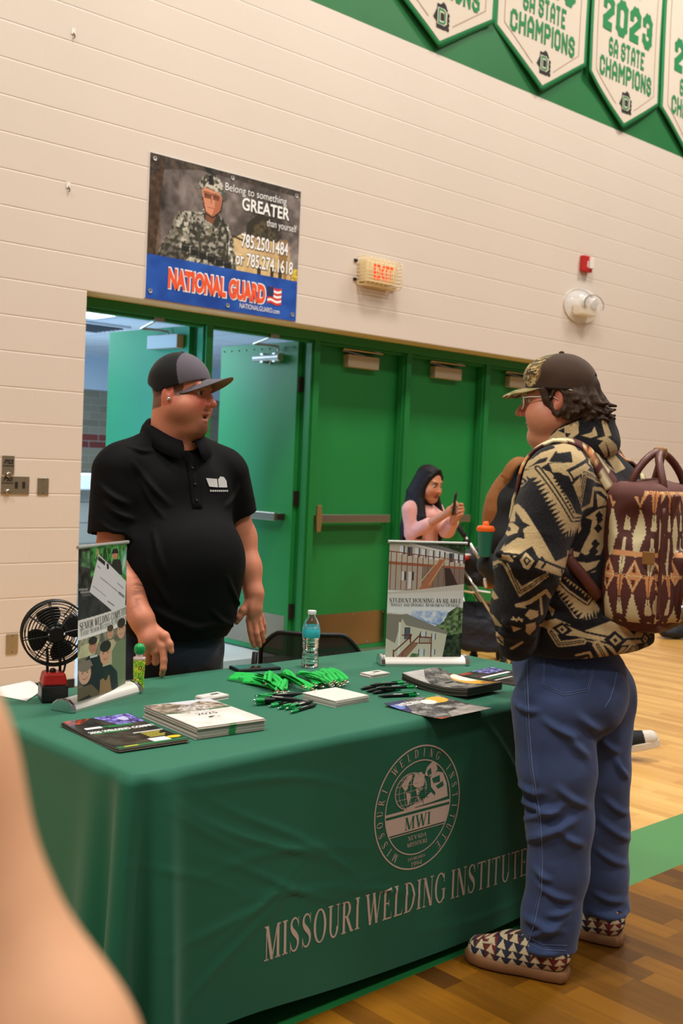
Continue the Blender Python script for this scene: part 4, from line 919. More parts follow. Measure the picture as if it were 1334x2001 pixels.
# ---------------------------------------------------------------- printed stacks and sheets
def basis3(pl_, pf, pr, z):
    """left, front and right corner pixels at height z -> origin (front corner), x to the right corner, y to the left corner"""
    f, l, r = onz(*pf, z), onz(*pl_, z), onz(*pr, z); x = r-f; y = l-f; lx, ly = x.length, y.length; x.normalize(); y = (y-x*y.dot(x)).normalized(); return f, x, y, lx, ly
def stack(name, cat, label, toplabel, group, n, th, f, x, y, lx, ly, side, topcv, z=TZ, jit=.002, curl=0, seed=1, spine=None, drift=(0, 0)):
    g = random.Random(seed); up = Vector((0, 0, 1))
    for i in range(n):
        a = g.gauss(0, .003); xx = (x*math.cos(a)+y*math.sin(a)); yy = up.cross(xx)
        o = f+x*g.gauss(0, jit)+y*g.gauss(0, jit)+x*drift[0]*i+y*drift[1]*i+up*(z+i*th-f.z)
        t = thing(name, toplabel if i == n-1 else label, cat, tuple(o), math.atan2(xx.y, xx.x), group)
        nx_ = 24; V, Fc = [], []
        for k in range(nx_+1):
            for j in range(2):
                xx_ = lx*j; yy_ = ly*k/nx_; c_ = curl*((k/nx_-.45)**2)*4 if curl else 0
                V += [(xx_, yy_, c_), (xx_, yy_, c_+th*.84)]
        for k in range(nx_):
            b = k*4; Fc += [(b, b+2, b+6, b+4), (b+1, b+5, b+7, b+3), (b, b+4, b+5, b+1), (b+2, b+3, b+7, b+6)]
        Fc += [(0, 1, 3, 2), (nx_*4, nx_*4+2, nx_*4+3, nx_*4+1)]
        obj('pages', (V, Fc), side[i % len(side)], t, local=True, smooth='auto')
        if spine: 
            for s_, (y0, y1) in ((1, spine),): obj('printed_edge', MB().b2((lx*.46, -.0004, th*.15), (lx*.56, .001, th*.85)), m_pgreen, t, local=True)
        if i == n-1 and topcv is not None:
            def pos(X, Y):
                k = 1-Y/topcv.H; c_ = curl*((k-.45)**2)*4 if curl else 0*X; return np.stack([X/topcv.W*lx, k*ly, c_+th*.84+.0004], -1)
            Vt, q_, cc = topcv.mesh(pos); obj('cover', (Vt, q_), m_photo, t, local=True, smooth=True, cols=cc)
m_pg = [mat('page_edges_light', (214, 206, 196), .8), mat('page_edges_warm', (190, 178, 160), .8), mat('page_edges_grey', (168, 160, 150), .8)]
m_pd = [mat('magazine_edge_dark', (74, 66, 58), .6), mat('magazine_edge_mid', (112, 104, 92), .6), mat('magazine_edge_black', (40, 38, 36), .6)]
# catalogues dated 2025
f, x, y, lx, ly = basis3((279, 1402), (384, 1446), (516, 1427), TZ)
cv = Canvas(lx, ly, 130/lx, (236, 226, 220)); Wc, Hc = lx, ly
cv.grad(cv.mask([(0, 0), (Wc, 0), (Wc, Hc*.42), (0, Hc*.42)]), (214, 216, 224), (196, 178, 164), 0, Hc*.4)
cv.noise(.014, (92, 80, 70), (198, 180, 160), cv.mask([(0, 0), (Wc*.35, Hc*.02), (Wc*.55, Hc*.16), (Wc*.8, Hc*.06), (Wc, Hc*.24), (Wc, Hc*.4), (0, Hc*.4)]), 3)
cv.noise(.008, (120, 110, 104), (226, 214, 204), cv.mask([(Wc*.3, Hc*.26), (Wc*.5, Hc*.14), (Wc*.72, Hc*.22), (Wc*.8, Hc*.38), (Wc*.25, Hc*.38)]), 4)
cv.poly([(0, Hc*.38), (Wc*.3, Hc*.43), (Wc, Hc*.37), (Wc, Hc*.42), (Wc*.35, Hc*.47), (0, Hc*.42)], (40, 104, 62))
cv.noise(.05, (238, 228, 222), (224, 206, 196), cv.mask([(0, Hc*.46), (Wc, Hc*.42), (Wc, Hc), (0, Hc)]), 5)
cv.text('MISSOURI', Wc*.5, Hc*.45, .010, (250, 250, 250), serif, centre=.5); cv.text('WELDING INSTITUTE', Wc*.5, Hc*.5, .008, (40, 40, 40), serif, centre=.5); cv.text('2025', Wc*.5, Hc*.59, .02, (36, 36, 36), sans, centre=.5, xs=1.2, bold=.03)
cv.ell(Wc*.5, Hc*.7, Wc*.09, Hc*.035, (60, 60, 60)); cv.poly([(Wc*.44, Hc*.72), (Wc*.54, Hc*.67), (Wc*.6, Hc*.71), (Wc*.5, Hc*.735)], (220, 214, 208))
stack('catalogue', 'catalogue', 'white 2025 catalogue inside the neat pile near the left end of the table', 'white catalogue dated 2025, topmost of the pile near the left end of the table', 'catalogues in the left pile', 12, .0027, f, x, y, lx, ly, m_pg, cv, seed=2, spine=(.42, .52), jit=.0015)
# competition flyers, left
f, x, y, lx, ly = basis3((128, 1419), (231, 1472), (368, 1451), TZ)
cv = Canvas(lx, ly, 130/lx, (30, 30, 30)); Wc, Hc = lx, ly
cv.noise(.03, (14, 18, 20), (62, 60, 52), cv.full(), 3); cv.noise(.012, (30, 20, 60), (150, 140, 230), cv.mask([(Wc*.45, 0), (Wc*.98, 0), (Wc, Hc*.27), (Wc*.6, Hc*.27)]), 4); cv.ell(Wc*.8, Hc*.12, Wc*.07, Hc*.06, (214, 214, 250), .8)
cv.noise(.014, (60, 14, 10), (190, 80, 40), cv.mask([(0, 0), (Wc*.4, 0), (Wc*.2, Hc*.12), (0, Hc*.14)]), 5)
cv.rect(Wc*.1, Hc*.27, Wc*.78, Hc*.30, (30, 120, 60)); cv.rect(Wc*.1, Hc*.26, Wc*.34, Hc*.31, (226, 226, 226)); cv.rect(Wc*.42, Hc*.29, Wc*.78, Hc*.33, (30, 110, 60))
cv.text('2025 WELDING COMPETITION', Wc*.06, Hc*.44, .016, (240, 240, 240), sans, xs=.78, bold=.05); cv.rect(Wc*.1, Hc*.45, Wc*.6, Hc*.475, (40, 130, 70))
for i in range(9): cv.line([(Wc*.05, Hc*(.52+.045*i)), (Wc*(.45+.1*(i % 3)), Hc*(.52+.045*i))], .0024, (150, 120, 90), .7)
cv.rect(Wc*.56, Hc*.6, Wc*.98, Hc*.8, (26, 26, 22)); cv.poly([(Wc*.55, Hc*.58), (Wc*.99, Hc*.58), (Wc*.99, Hc*.6), (Wc*.55, Hc*.6)], (226, 226, 226))
for i in range(4): cv.line([(Wc*.64, Hc*(.63+.045*i)), (Wc*(.9-.05*(i % 2)), Hc*(.63+.045*i))], .004, (230, 214, 80))
cv.rect(Wc*.55, Hc*.82, Wc*.8, Hc*.96, (222, 222, 222)); cv.rect(0, Hc*.94, Wc, Hc, (40, 110, 66)); cv.ell(Wc*.9, Hc*.86, Wc*.1, Hc*.04, (226, 196, 40)); cv.rect(Wc*.1, Hc*.95, Wc*.3, Hc*.98, (200, 180, 60))
stack('flyer', 'flyer', 'dark glossy competition flyer in the thin loose pile at the left front edge', 'dark glossy welding competition flyer, topmost of the pile at the left front edge', 'competition flyers at the left front', 6, .0013, f, x, y, lx, ly, m_pd, cv, seed=5, jit=.003, curl=.004)
# white note cards
f, x, y, lx, ly = basis3((609, 1364), (655, 1383), (720, 1371), TZ)
cv = Canvas(lx, ly, 60/lx, (228, 220, 212)); cv.text('NAME', lx*.12, ly*.16, .006, (120, 112, 108), sans); cv.line([(lx*.1, ly*.2), (lx*.7, ly*.2)], .0012, (150, 140, 136))
stack('note_card', 'card', 'blank white card inside the two-tier pile between the pens and the magazines', 'white card, topmost of the two-tier pile between the two groups of pens', 'white cards in the middle pile', 11, .0018, f, x, y, lx, ly, m_pg[:1], cv, seed=6, jit=.0012)
# magazines with an orange corner, right
f, x, y, lx, ly = basis3((809, 1336), (912, 1368), (980, 1354), TZ)
cv = Canvas(lx, ly, 110/lx, (70, 66, 60)); Wc, Hc = lx, ly
cv.noise(.035, (34, 32, 30), (176, 168, 158), cv.full(), 8); cv.noise(.006, (40, 38, 36), (200, 196, 190), cv.full(), 9, .35); cv.poly([(0, 0), (Wc*.6, 0), (Wc*.2, Hc*.25), (0, Hc*.45)], (206, 200, 194), .75)
cv.ell(Wc*.3, Hc*.55, Wc*.2, Hc*.12, (150, 146, 140), .6); cv.rect(Wc*.28, Hc*.5, Wc*.5, Hc*.54, (30, 28, 28)); cv.ell(Wc*1.02, Hc*.62, Wc*.42, Hc*.36, (230, 168, 60)); cv.ell(Wc*.92, Hc*.46, Wc*.2, Hc*.18, (240, 226, 214)); cv.ell(Wc*.98, Hc*.84, Wc*.2, Hc*.12, (150, 92, 30), .7)
stack('magazine', 'magazine', 'dark glossy magazine inside the curled pile at the right end of the table', 'dark glossy magazine with an orange corner, topmost of the curled pile at the right end', 'magazines in the right pile', 12, .0021, f, x, y, lx, ly, m_pd, cv, seed=7, jit=.0008, curl=.014)
# single curled flyers at the right front
f, x, y, lx, ly = basis3((746, 1382), (862, 1410), (962, 1389), TZ)
cv = Canvas(lx, ly, 110/lx, (60, 58, 56)); Wc, Hc = lx, ly
cv.noise(.03, (40, 38, 40), (196, 188, 180), cv.full(), 11); cv.noise(.006, (40, 38, 36), (210, 204, 198), cv.full(), 9, .4); cv.poly([(0, 0), (Wc*.35, 0), (Wc*.1, Hc*.4), (0, Hc*.5)], (40, 44, 90), .8); cv.ell(Wc*.05, Hc*.2, Wc*.1, Hc*.1, (120, 140, 220), .8)
cv.text('WELDING', Wc*.1, Hc*.2, .024, (236, 232, 226), sans, xs=.7, bold=.05); cv.text('& JOIN OUR', Wc*.5, Hc*.12, .012, (40, 38, 36), sans, bold=.03); cv.rect(Wc*.72, 0, Wc, Hc*.06, (50, 120, 80)); cv.ell(Wc*.8, Hc*.2, Wc*.18, Hc*.13, (226, 176, 60)); cv.ell(Wc*.62, Hc*.22, Wc*.12, Hc*.1, (236, 230, 226)); cv.ell(Wc*.75, Hc*.38, Wc*.2, Hc*.06, (60, 58, 54)); cv.rect(Wc*.42, Hc*.62, Wc*.66, Hc*.66, (44, 42, 40)); cv.poly([(Wc*.4, Hc*.75), (Wc, Hc*.6), (Wc, Hc), (Wc*.2, Hc)], (214, 202, 190), .6); cv.poly([(0, Hc*.9), (Wc*.2, Hc), (0, Hc)], (206, 80, 40))
stack('flyer', 'flyer', 'glossy flyer peeping out under the curled one at the right front edge', 'glossy grey and orange flyer lying alone at the front edge, its corners curled up', 'flyers at the right front', 2, .0012, f, x, y, lx, ly, m_pd[:1], cv, seed=8, jit=.006, curl=.006)
# flyers under the magazines' far side
f, x, y, lx, ly = basis3((920, 1316), (1010, 1342), (1075, 1326), TZ)
cv = Canvas(lx, ly, 90/lx, (30, 28, 30)); Wc, Hc = lx, ly
cv.noise(.03, (16, 16, 20), (70, 60, 56), cv.full(), 12); cv.noise(.012, (30, 30, 70), (170, 170, 240), cv.mask([(Wc*.4, 0), (Wc, 0), (Wc, Hc*.25), (Wc*.5, Hc*.25)]), 13); cv.rect(0, 0, Wc*.3, Hc*.1, (150, 50, 30)); cv.rect(Wc*.1, Hc*.34, Wc*.9, Hc*.40, (226, 226, 230)); cv.rect(Wc*.1, Hc*.44, Wc*.7, Hc*.48, (40, 130, 80)); cv.rect(Wc*.1, Hc*.56, Wc*.6, Hc*.6, (200, 196, 190))
stack('flyer', 'flyer', 'dark flyer beneath another one at the far right corner of the table', 'dark flyer with white bars at the far right corner, half behind the blue jeans', 'flyers at the far right corner', 2, .0014, f, x, y, lx, ly, m_pd[:1], cv, seed=9, jit=.003)
# business cards
for nm, a, b, c, n, sd, where in (('l', (390, 1366), (402, 1373), (441, 1366), 7, 3, 'behind the pile of 2025 catalogues'), ('r', (715, 1320), (723, 1326), (757, 1321), 7, 4, 'in front of the student housing banner')):
    f, x, y, lx, ly = basis3(a, b, c, TZ); lx, ly = .089, .051
    cv = Canvas(lx, ly, 30/ly, (224, 216, 210)); cv.rect(lx*.5, ly*.2, lx*.85, ly*.5, (60, 90, 70)); cv.line([(lx*.1, ly*.6), (lx*.45, ly*.6)], .002, (110, 110, 110)); cv.line([(lx*.1, ly*.75), (lx*.4, ly*.75)], .002, (110, 110, 110))
    stack('business_card', 'card', 'white business card within the small fanned pile '+where, 'white business card on top of the fanned pile '+where, 'business cards '+where, n, .0016, f, x, y, lx, ly, m_pg[:1], cv, seed=sd, jit=.0025, drift=(.0012, .0006))
# folded sheet left of the fan
f = onz(40, 1366, TZ); t = thing('paper_sheet', 'loose white sheet of paper lying behind the fan at the left end', 'paper', tuple(f))
nn = 14; V = []; 
c0, c1, c2, c3 = onz(-45, 1352, TZ), onz(52, 1371, TZ), onz(82, 1352, TZ), onz(58, 1334, TZ)
for i in range(nn+1):
    for j in range(nn+1):
        u, v = i/nn, j/nn; p = (c0*(1-u)+c1*u)*(1-v)+(c3*(1-u)*1+c2*u)*v; p.z = TZ+.0015+.014*max(0, v-.5)*math.sin(PI*u)+.008*abs(u-.6)*v; V.append(tuple(p))
q_ = [(i*(nn+1)+j, (i+1)*(nn+1)+j, (i+1)*(nn+1)+j+1, i*(nn+1)+j+1) for i in range(nn) for j in range(nn)]
obj('sheet', (V, q_), m_paper, t, smooth=True, solid=.001)
# ---------------------------------------------------------------- pens
def make_pen():
    r = thing('ballpoint_pen', 'x', 'pen', (0, 0, 0), group='pens')
    L = dict(local=True); Mx = Matrix.Rotation(PI/2, 4, 'Y')
    def la(pr): return MB().lathe(pr, 14, Mx)
    obj('barrel', la([(.0048, .045), (.0052, .05), (.0052, .1), (.005, .104)]), m_black, r, smooth='auto', **L)
    obj('grip', la([(.0012, 0), (.0022, .003), (.0045, .016), (.0056, .02), (.0058, .04), (.0052, .046)]), m_penblack, r, smooth='auto', **L)
    obj('cap', la([(.0053, .104), (.0056, .106), (.0056, .128), (.0036, .131), (.003, .132)]), m_pgreen, r, smooth='auto', **L)
    obj('button', la([(.0028, .131), (.0028, .139), (.002, .141)]), m_chrome, r, smooth='auto', **L)
    c = MB(); c.b2((.085, -.003, .0062), (.129, .003, .008)); c.b2((.12, -.003, .004), (.129, .003, .008)); obj('clip', c, m_pgreen, r, bevel=.0006, **L)
    p = MB(); t = sans('WELDING', .0042, 1.3, .03); put(p, t, (.052, -.001, .0053), (1, 0, 0), (0, 1, 0), 0); t = sans('INSTITUTE', .003, 1.3, .02); put(p, t, (.052, -.0046, .0045), (1, 0, 0), (0, .8, .6), 0); obj('lettering', p, m_paper, r, **L)
    return r
pen0 = make_pen(); first = [True]
def pen(tip, butt, lab, group, lift=.0058):
    a, b = onz(*tip, TZ), onz(*butt, TZ); d = (b-a).normalized(); M = frame(a+Vector((0, 0, lift)), d, None, (0, 0, 1)); roll = Matrix.Rotation(random.uniform(-.7, .7), 4, 'X')
    M = M @ roll
    if first[0]: first[0] = False; pen0.matrix_world = M; WM[pen0.name] = M; pen0['label'] = lab; pen0['group'] = group
    else: dup(pen0, M, lab, group)
GP = 'black and green pens in the left heap'; LB = 'black ballpoint pen with green cap lying in the heap before the lanyards'
for tip, butt, l in (((578, 1363), (471, 1374), 0), ((570, 1370), (480, 1382), 0), ((590, 1366), (500, 1372), .011), ((592, 1372), (500, 1388), 0), ((580, 1376), (512, 1379), .011), ((602, 1374), (530, 1391), .0), ((586, 1382), (517, 1376), .016), ((610, 1374), (540, 1394), 0)): pen(tip, butt, LB, GP, .0058+l)
pen((612, 1373), (563, 1388), 'black pen with green cap, second nearest in the left heap of pens', GP); pen((619, 1380), (563, 1397), 'black pen with green cap, nearest to the table edge in the left heap', GP)
GP = 'black and green pens in the right heap'; LB = 'black ballpoint pen with green cap lying in the heap beside the white cards'
for tip, butt, l in (((704, 1350), (770, 1336), 0), ((715, 1355), (780, 1341), 0), ((722, 1349), (786, 1344), .011), ((726, 1358), (800, 1346), 0), ((735, 1355), (818, 1352), .011)): pen(tip, butt, LB, GP, .0058+l)
pen((738, 1364), (822, 1361), 'black pen with green cap, nearest to the front edge in the right heap', GP)
# ---------------------------------------------------------------- lanyards
m_gold = mat('lanyard_clasp_metal', (190, 176, 150), .25, 1.0)
def lanyard(kind):
    r = thing('lanyard', 'x', 'lanyard', (0, 0, 0), group='lanyards'); g = random.Random(kind+20)
    N = 22; L_ = .18; V = []; W2 = .0088
    for k in range(N+1):
        t = k/N; xx = L_*t; zz = .003+.007*math.sin(PI*t)*(.5+.5*kind); yy = .006*math.sin(2.0*t+kind*1.9)
        tw = (.25, .7, -.55)[kind]+.2*math.sin(2.5*t+kind)
        V += [(xx, yy-W2*math.cos(tw), zz-W2*math.sin(tw)*.8+.004), (xx, yy+W2*math.cos(tw), zz+W2*math.sin(tw)*.8+.004)]
    Fc = [(2*k, 2*k+2, 2*k+3, 2*k+1) for k in range(N)]
    a = MB().add(V, Fc); off = np.array(V)*[.97, 1, 1]+[.002, .004, .004]; off[:, 1] += .010*np.sin(np.linspace(0, 1.6, len(V))); a.add(off, Fc)
    ri = obj('ribbon', a, m_lany, r, local=True, smooth=True, solid=.0009)
    p = MB(); 
    for k in (6, 12): put(p, sans('MWI', .006, 1.1, .03), np.array(V[2*k])*.5+np.array(V[2*k+1])*.5+[0, -.003, .0022], (1, 0, 0), (0, 1, 0.1))
    obj('ribbon_print', p, mat('dark_green_print', (14, 90, 44), .7) if 'dark_green_print' not in bpy.data.materials else bpy.data.materials['dark_green_print'], ri, local=True)
    c = MB(); c.tube([(L_-.002, 0, .009), (L_+.006, 0, .008)], .0034, 8); c.tube(arc((L_+.016, 0, .007), .009, 0, 300, 12, (0, 1, .2), (1, 0, 0)), .0016, 6); c.tube([(L_+.004, -.004, .008), (L_+.03, -.004, .005)], .0013, 6)
    obj('clasp', c, m_gold, r, local=True, smooth='auto'); return r
protos = [lanyard(0), lanyard(1), lanyard(2)]; used = [False]*3
spots = [((447, 1332), (500, 1350)), ((480, 1325), (520, 1356)), ((500, 1318), (545, 1350)), ((515, 1316), (575, 1352)), ((560, 1318), (532, 1353)), ((552, 1324), (590, 1358)), ((535, 1330), (565, 1357)), ((575, 1322), (612, 1350)), ((470, 1336), (515, 1357)),
         ((588, 1314), (625, 1345)), ((595, 1312), (640, 1343)), ((603, 1311), (650, 1342)), ((611, 1312), (657, 1341)), ((620, 1314), (664, 1341)), ((590, 1320), (612, 1346)), ((628, 1318), (670, 1341)), ((462, 1328), (508, 1343)), ((505, 1330), (548, 1345)), ((545, 1320), (580, 1342)), ((525, 1322), (560, 1346)), ((572, 1316), (606, 1340)), ((640, 1322), (676, 1340))]
for i, (a, b) in enumerate(spots):
    pa, pb = onz(*a, TZ), onz(*b, TZ); d = (pb-pa).normalized(); M = Matrix.Translation(pb-d*.17+Vector((0, 0, .001+.004*(i % 4)))) @ Matrix.Rotation(math.atan2(d.y, d.x)+(0 if 9 <= i < 16 else random.uniform(-.5, .5)), 4, 'Z')
    fan_ = 9 <= i < 16 or i == 21
    lab = 'bright green lanyard with metal clasp in the tidy fan next to the water bottle' if fan_ else 'bright green lanyard with metal clasp in the loose tangle before the phone'; gr = 'lanyards in the tidy fan' if fan_ else 'lanyards in the loose tangle'
    k = (i % 2)+1 if not fan_ else i % 2
    if not used[k]: used[k] = True; r = protos[k]; r.matrix_world = M; WM[r.name] = M; r['label'] = lab; r['group'] = gr
    else: dup(protos[k], M, lab, gr)
# ---------------------------------------------------------------- phone, bottles, fan
ph = onz(498, 1308, TZ); pa, pb = onz(458, 1311, TZ), onz(538, 1306, TZ); d = (pb-pa).normalized()
t = thing('smartphone', 'black smartphone lying flat on the cloth by the standing man', 'phone', tuple(ph), math.atan2(d.y, d.x))
obj('phone_case', MB().b2((-.082, -.04, 0), (.082, .04, .011)), m_penblack, t, bevel=.004, local=True); obj('screen', MB().b2((-.077, -.035, .011), (.077, .035, .0116)), mat('black_glass', (8, 9, 12), .08, coat=1), t, local=True)
bp = onz(605, 1303, TZ); s = 1.0
t = thing('water_bottle', 'clear plastic water bottle with turquoise label and white cap', 'bottle', tuple(bp))
m_pet = mat('clear_plastic', (250, 252, 252), .04, trans=1.0, ior=1.3); m_water = mat('bottle_water', (252, 255, 255), .0, trans=1, ior=1.33)
prof = [(.002, .006), (.02, .0), (.029, .003), (.0305, .012)]
for i in range(26): z = .016+i*.0032; prof.append((.0292+.0013*math.cos(i*PI*.66)-(.003 if 10 < i < 16 else 0), z))
prof += [(.0305, .102), (.0312, .106), (.0312, .138), (.0305, .142), (.027, .156), (.02, .172), (.0135, .182), (.0125, .186), (.0125, .190)]
obj('bottle_body', MB().lathe(prof, 40), m_pet, t, local=True, smooth=True)
obj('water', MB().lathe([(max(r-.0014, .001), z+.0012) for r, z in prof[:-6]]+[(.0285, .147), (.001, .147)], 40), m_water, t, local=True, smooth='auto')
m_lab = NT('turquoise_label'); _n = m_lab.noise(28, 3); m_lab.link(m_lab.mix(_n, rgba((18, 160, 176)), rgba((70, 200, 208))), m_lab.b.inputs['Base Color']); m_lab.b.inputs['Roughness'].default_value = .4
lb = MB().lathe([(.0315, .107), (.0318, .1075), (.0318, .1365), (.0315, .137)], 40); lbo = obj('bottle_label', lb, m_lab.m, t, local=True, smooth='auto')
obj('bottle_cap', MB().lathe([(.0148, .188), (.0152, .189), (.0152, .200), (.0146, .2015), (.001, .202)], 30), mat('white_plastic', (236, 234, 232), .4), t, local=True, smooth='auto')
dp = onz(270, 1350, TZ)
t = thing('dauber_bottle', 'lime green patterned dauber bottle with round green cap', 'bottle', tuple(dp))
k = NT('dauber_print'); b_ = k.b; b_.inputs['Roughness'].default_value = .35
v1 = k.node('ShaderNodeTexVoronoi', i_Scale=44.0); k.link(k.obj(), v1.inputs['Vector']); n1 = k.noise(60, 2)
rp = k.node('ShaderNodeValToRGB'); rp.color_ramp.interpolation = 'CONSTANT'; e = rp.color_ramp.elements; e[0].color = rgba((96, 206, 40)); e[1].position = .46; e[1].color = rgba((30, 40, 66))
for p_, c_ in ((.50, (240, 220, 40)), (.55, (96, 206, 40)), (.61, (200, 60, 40)), (.65, (96, 206, 40)), (.70, (40, 80, 170))): x_ = e.new(p_); x_.color = rgba(c_)
k.link(n1, rp.inputs[0]); k.link(rp.outputs[0], b_.inputs['Base Color'])
obj('bottle_body', MB().lathe([(.001, 0), (.0165, 0), (.0178, .003), (.0178, .02), (.0163, .04), (.0178, .066), (.018, .098), (.0165, .103), (.011, .105)], 28), k.m, t, local=True, smooth='auto')
obj('collar', MB().lathe([(.0185, .098), (.0188, .1), (.0185, .104), (.0115, .105), (.0112, .116)], 28), mat('pale_red_collar', (222, 196, 190), .5), t, local=True, smooth='auto')
obj('cap', MB().lathe([(.0125, .115), (.0155, .119), (.0172, .127), (.0165, .137), (.012, .144), (.005, .1475), (.001, .148)], 28), m_pgreen, t, local=True, smooth=True)
# fan
fb = onz(103, 1368, TZ); dirc = Vector((-fb.x, -fb.y, 0)).normalized(); yawf = math.atan2(dirc.y, dirc.x)+PI/2+.15
t = thing('desk_fan', 'black wire-caged fan on a red and black battery base', 'fan', tuple(fb), yawf)      # local -y looks at the viewer
L = dict(local=True)
b = MB().b2((-.038, -.042, 0), (.038, .042, .05)); obj('battery', b, m_black, t, bevel=.006, **L)
b = MB(); b.box((0, 0, .067), (.072, .08, .035), taper=.82); ba = obj('base', b, m_red, t, bevel=.006, **L)
b = MB(); b.lathe([(.009, .084), (.009, .092), (.006, .096), (.001, .096)], 10, Matrix.Translation((-.004, -.01, 0))); obj('switch', b, m_dark, ba, smooth='auto', **L)
st_ = MB()
for x in (-.018, .018): st_.tube([(x, .0, .082), (x, .004, .125), (x*1.1, .01, .15)], .0042, 8)
obj('bracket', st_, m_dark, t, smooth='auto', **L)
cb_ = MB(); cb_.tube([(.022, -.012, .135), (.03, -.02, .11), (.026, -.022, .09), (.02, -.02, .082)], .0032, 8); obj('cable', cb_, m_black, t, smooth='auto', **L)
HZ = .198; Rr = .094
cg = MB()
for r in np.linspace(.03, Rr, 9): yy = -.032+.018*(r/Rr)**2; cg.tube([(r*math.cos(2*PI*i/48), yy, HZ+r*math.sin(2*PI*i/48)) for i in range(48)], .0014 if r < Rr-.001 else .003, 5, closed=True)
for r in np.linspace(.04, Rr, 6): yy = .036-.018*(r/Rr)**2; cg.tube([(r*math.cos(2*PI*i/40), yy, HZ+r*math.sin(2*PI*i/40)) for i in range(40)], .0013, 5, closed=True)
for yy in (-.014, .0, .018): cg.tube([(Rr*math.cos(2*PI*i/48), yy, HZ+Rr*math.sin(2*PI*i/48)) for i in range(48)], .0028, 6, closed=True)
for i in range(8):
    a = 2*PI*i/8+.2; ca, sa = math.cos(a), math.sin(a); cg.tube([(.02*ca, -.034, HZ+.02*sa), (.06*ca, -.026, HZ+.06*sa), (Rr*ca, -.014, HZ+Rr*sa), (Rr*ca, .018, HZ+Rr*sa), (.05*ca, .032, HZ+.05*sa)], .0018, 5)
obj('cage', cg, m_black, t, smooth='auto', **L)
bl = MB()
for i in range(4):
    a0 = 2*PI*i/4+.35
    for sgn in (0,):
        V = []; n_ = 10
        for k_ in range(n_+1):
            r = .022+(.078-.022)*k_/n_; wdt = .55+.25*math.sin(PI*k_/n_)
            for j in range(7): a = a0+wdt*(j/6-.5)*1.5; V.append((r*math.cos(a), .012*(j/6-.5)*1.4, HZ+r*math.sin(a)))
        bl.add(V, [(k_*7+j, k_*7+j+1, (k_+1)*7+j+1, (k_+1)*7+j) for k_ in range(n_) for j in range(6)])
obj('blade', bl, m_black, t, smooth=True, solid=.0015, **L)
hb = MB(); hb.lathe([(.001, -.036), (.02, -.035), (.028, -.028), (.03, -.01), (.03, .03), (.02, .034), (.001, .034)], 24, Matrix.Translation((0, 0, HZ)) @ Matrix.Rotation(-PI/2, 4, 'X')); h_ = obj('motor', hb, m_black, t, smooth='auto', **L)
sc = MB()
for x in (-.022, .022): sc.sph((x, -.034, HZ), .0038, u=8, w=6)
obj('screw', sc, m_chrome, h_, smooth=True, **L)
# ---------------------------------------------------------------- mesh-backed chair behind the table
m_mesh = NT('black_chair_mesh'); _co = m_mesh.obj(); _s = m_mesh.node('ShaderNodeSeparateXYZ'); m_mesh.link(_co, _s.inputs[0])
_a = m_mesh.math('GREATER_THAN', m_mesh.math('FRACT', m_mesh.math('MULTIPLY', _s.outputs['X'], 260.0)), .22); _b = m_mesh.math('GREATER_THAN', m_mesh.math('FRACT', m_mesh.math('MULTIPLY', _s.outputs['Z'], 260.0)), .22)
m_mesh.link(m_mesh.math('SUBTRACT', 1.0, m_mesh.math('MULTIPLY', m_mesh.math('MULTIPLY', _a, _b), .14)), m_mesh.b.inputs['Alpha']); m_mesh.b.inputs['Base Color'].default_value = rgba((26, 25, 24)); m_mesh.b.inputs['Roughness'].default_value = .7
ca, cb2 = J(503, 1290, 4.28), J(707, 1280, 4.28); cc_ = (ca+cb2)/2; u = Vector((cb2-ca)); u.z = 0; wch = u.length; u.normalize()
t = thing('mesh_chair', 'black chair with a low mesh back behind the middle of the table', 'chair', (cc_.x, cc_.y, 0), math.atan2(u.y, u.x))
hw_ = wch/2-.012; ztop = J(605, 1229, 4.28).z; zc = J(605, 1290, 4.28).z-.09
def bk(x, zz): return -.05*(1-(x/hw_)**2)-.06*(zz-zc)
N1, N2 = 24, 8; V = []
for i in range(N1+1):
    x = -hw_+2*hw_*i/N1; e_ = abs(x/hw_); zt = ztop-.012-.10*max(0, e_-.62)**1.6*3.2
    for j in range(N2+1): zz = zc+(zt-zc)*j/N2; V.append((x, bk(x, zz), zz))
obj('back_mesh', (V, [(i*(N2+1)+j, (i+1)*(N2+1)+j, (i+1)*(N2+1)+j+1, i*(N2+1)+j+1) for i in range(N1) for j in range(N2)]), m_mesh.m, t, local=True, smooth=True)
rim = [V[i*(N2+1)+N2] for i in range(N1+1)]; rim = [(-hw_*1.03, bk(hw_, zc-.1), zc-.12), (-hw_*1.01, bk(hw_, zc), zc)]+rim+[(hw_*1.01, bk(hw_, zc), zc), (hw_*1.03, bk(hw_, zc-.1), zc-.12)]
bf = MB().tube(rim, .009, 8); bf.tube([(x_[0], x_[1], zc-.02) for x_ in V[::N2+1]], .01, 8); obj('back_frame', bf, m_penblack, t, local=True, smooth=True)
bf = MB()
for sx in (-1, 1): bf.tube([(sx*(hw_+.022), .0, ztop-.1), (sx*(hw_+.03), -.005, zc-.02), (sx*(hw_+.02), .0, .47)], .012, 8)
obj('back_upright', bf, m_penblack, t, local=True, smooth=True)
obj('seat', MB().b2((-hw_, -.22, .43), (hw_, .0, .48)), m_penblack, t, local=True, bevel=.02)
for sx in (-1, 1):
    for sy in (-.2, .0): obj('leg', MB().tube([(sx*hw_*.95, sy, 0), (sx*hw_*.9, sy, .43)], .012, 8), m_penblack, t, local=True, smooth='auto')
# ================================================================ what hangs on the wall
def wallpt(x, z, y=0.0): return Vector((x, WALL-y, z))
EX, EZ, NY = Vector((1, 0, 0)), Vector((0, 0, 1)), Vector((0, -1, 0))
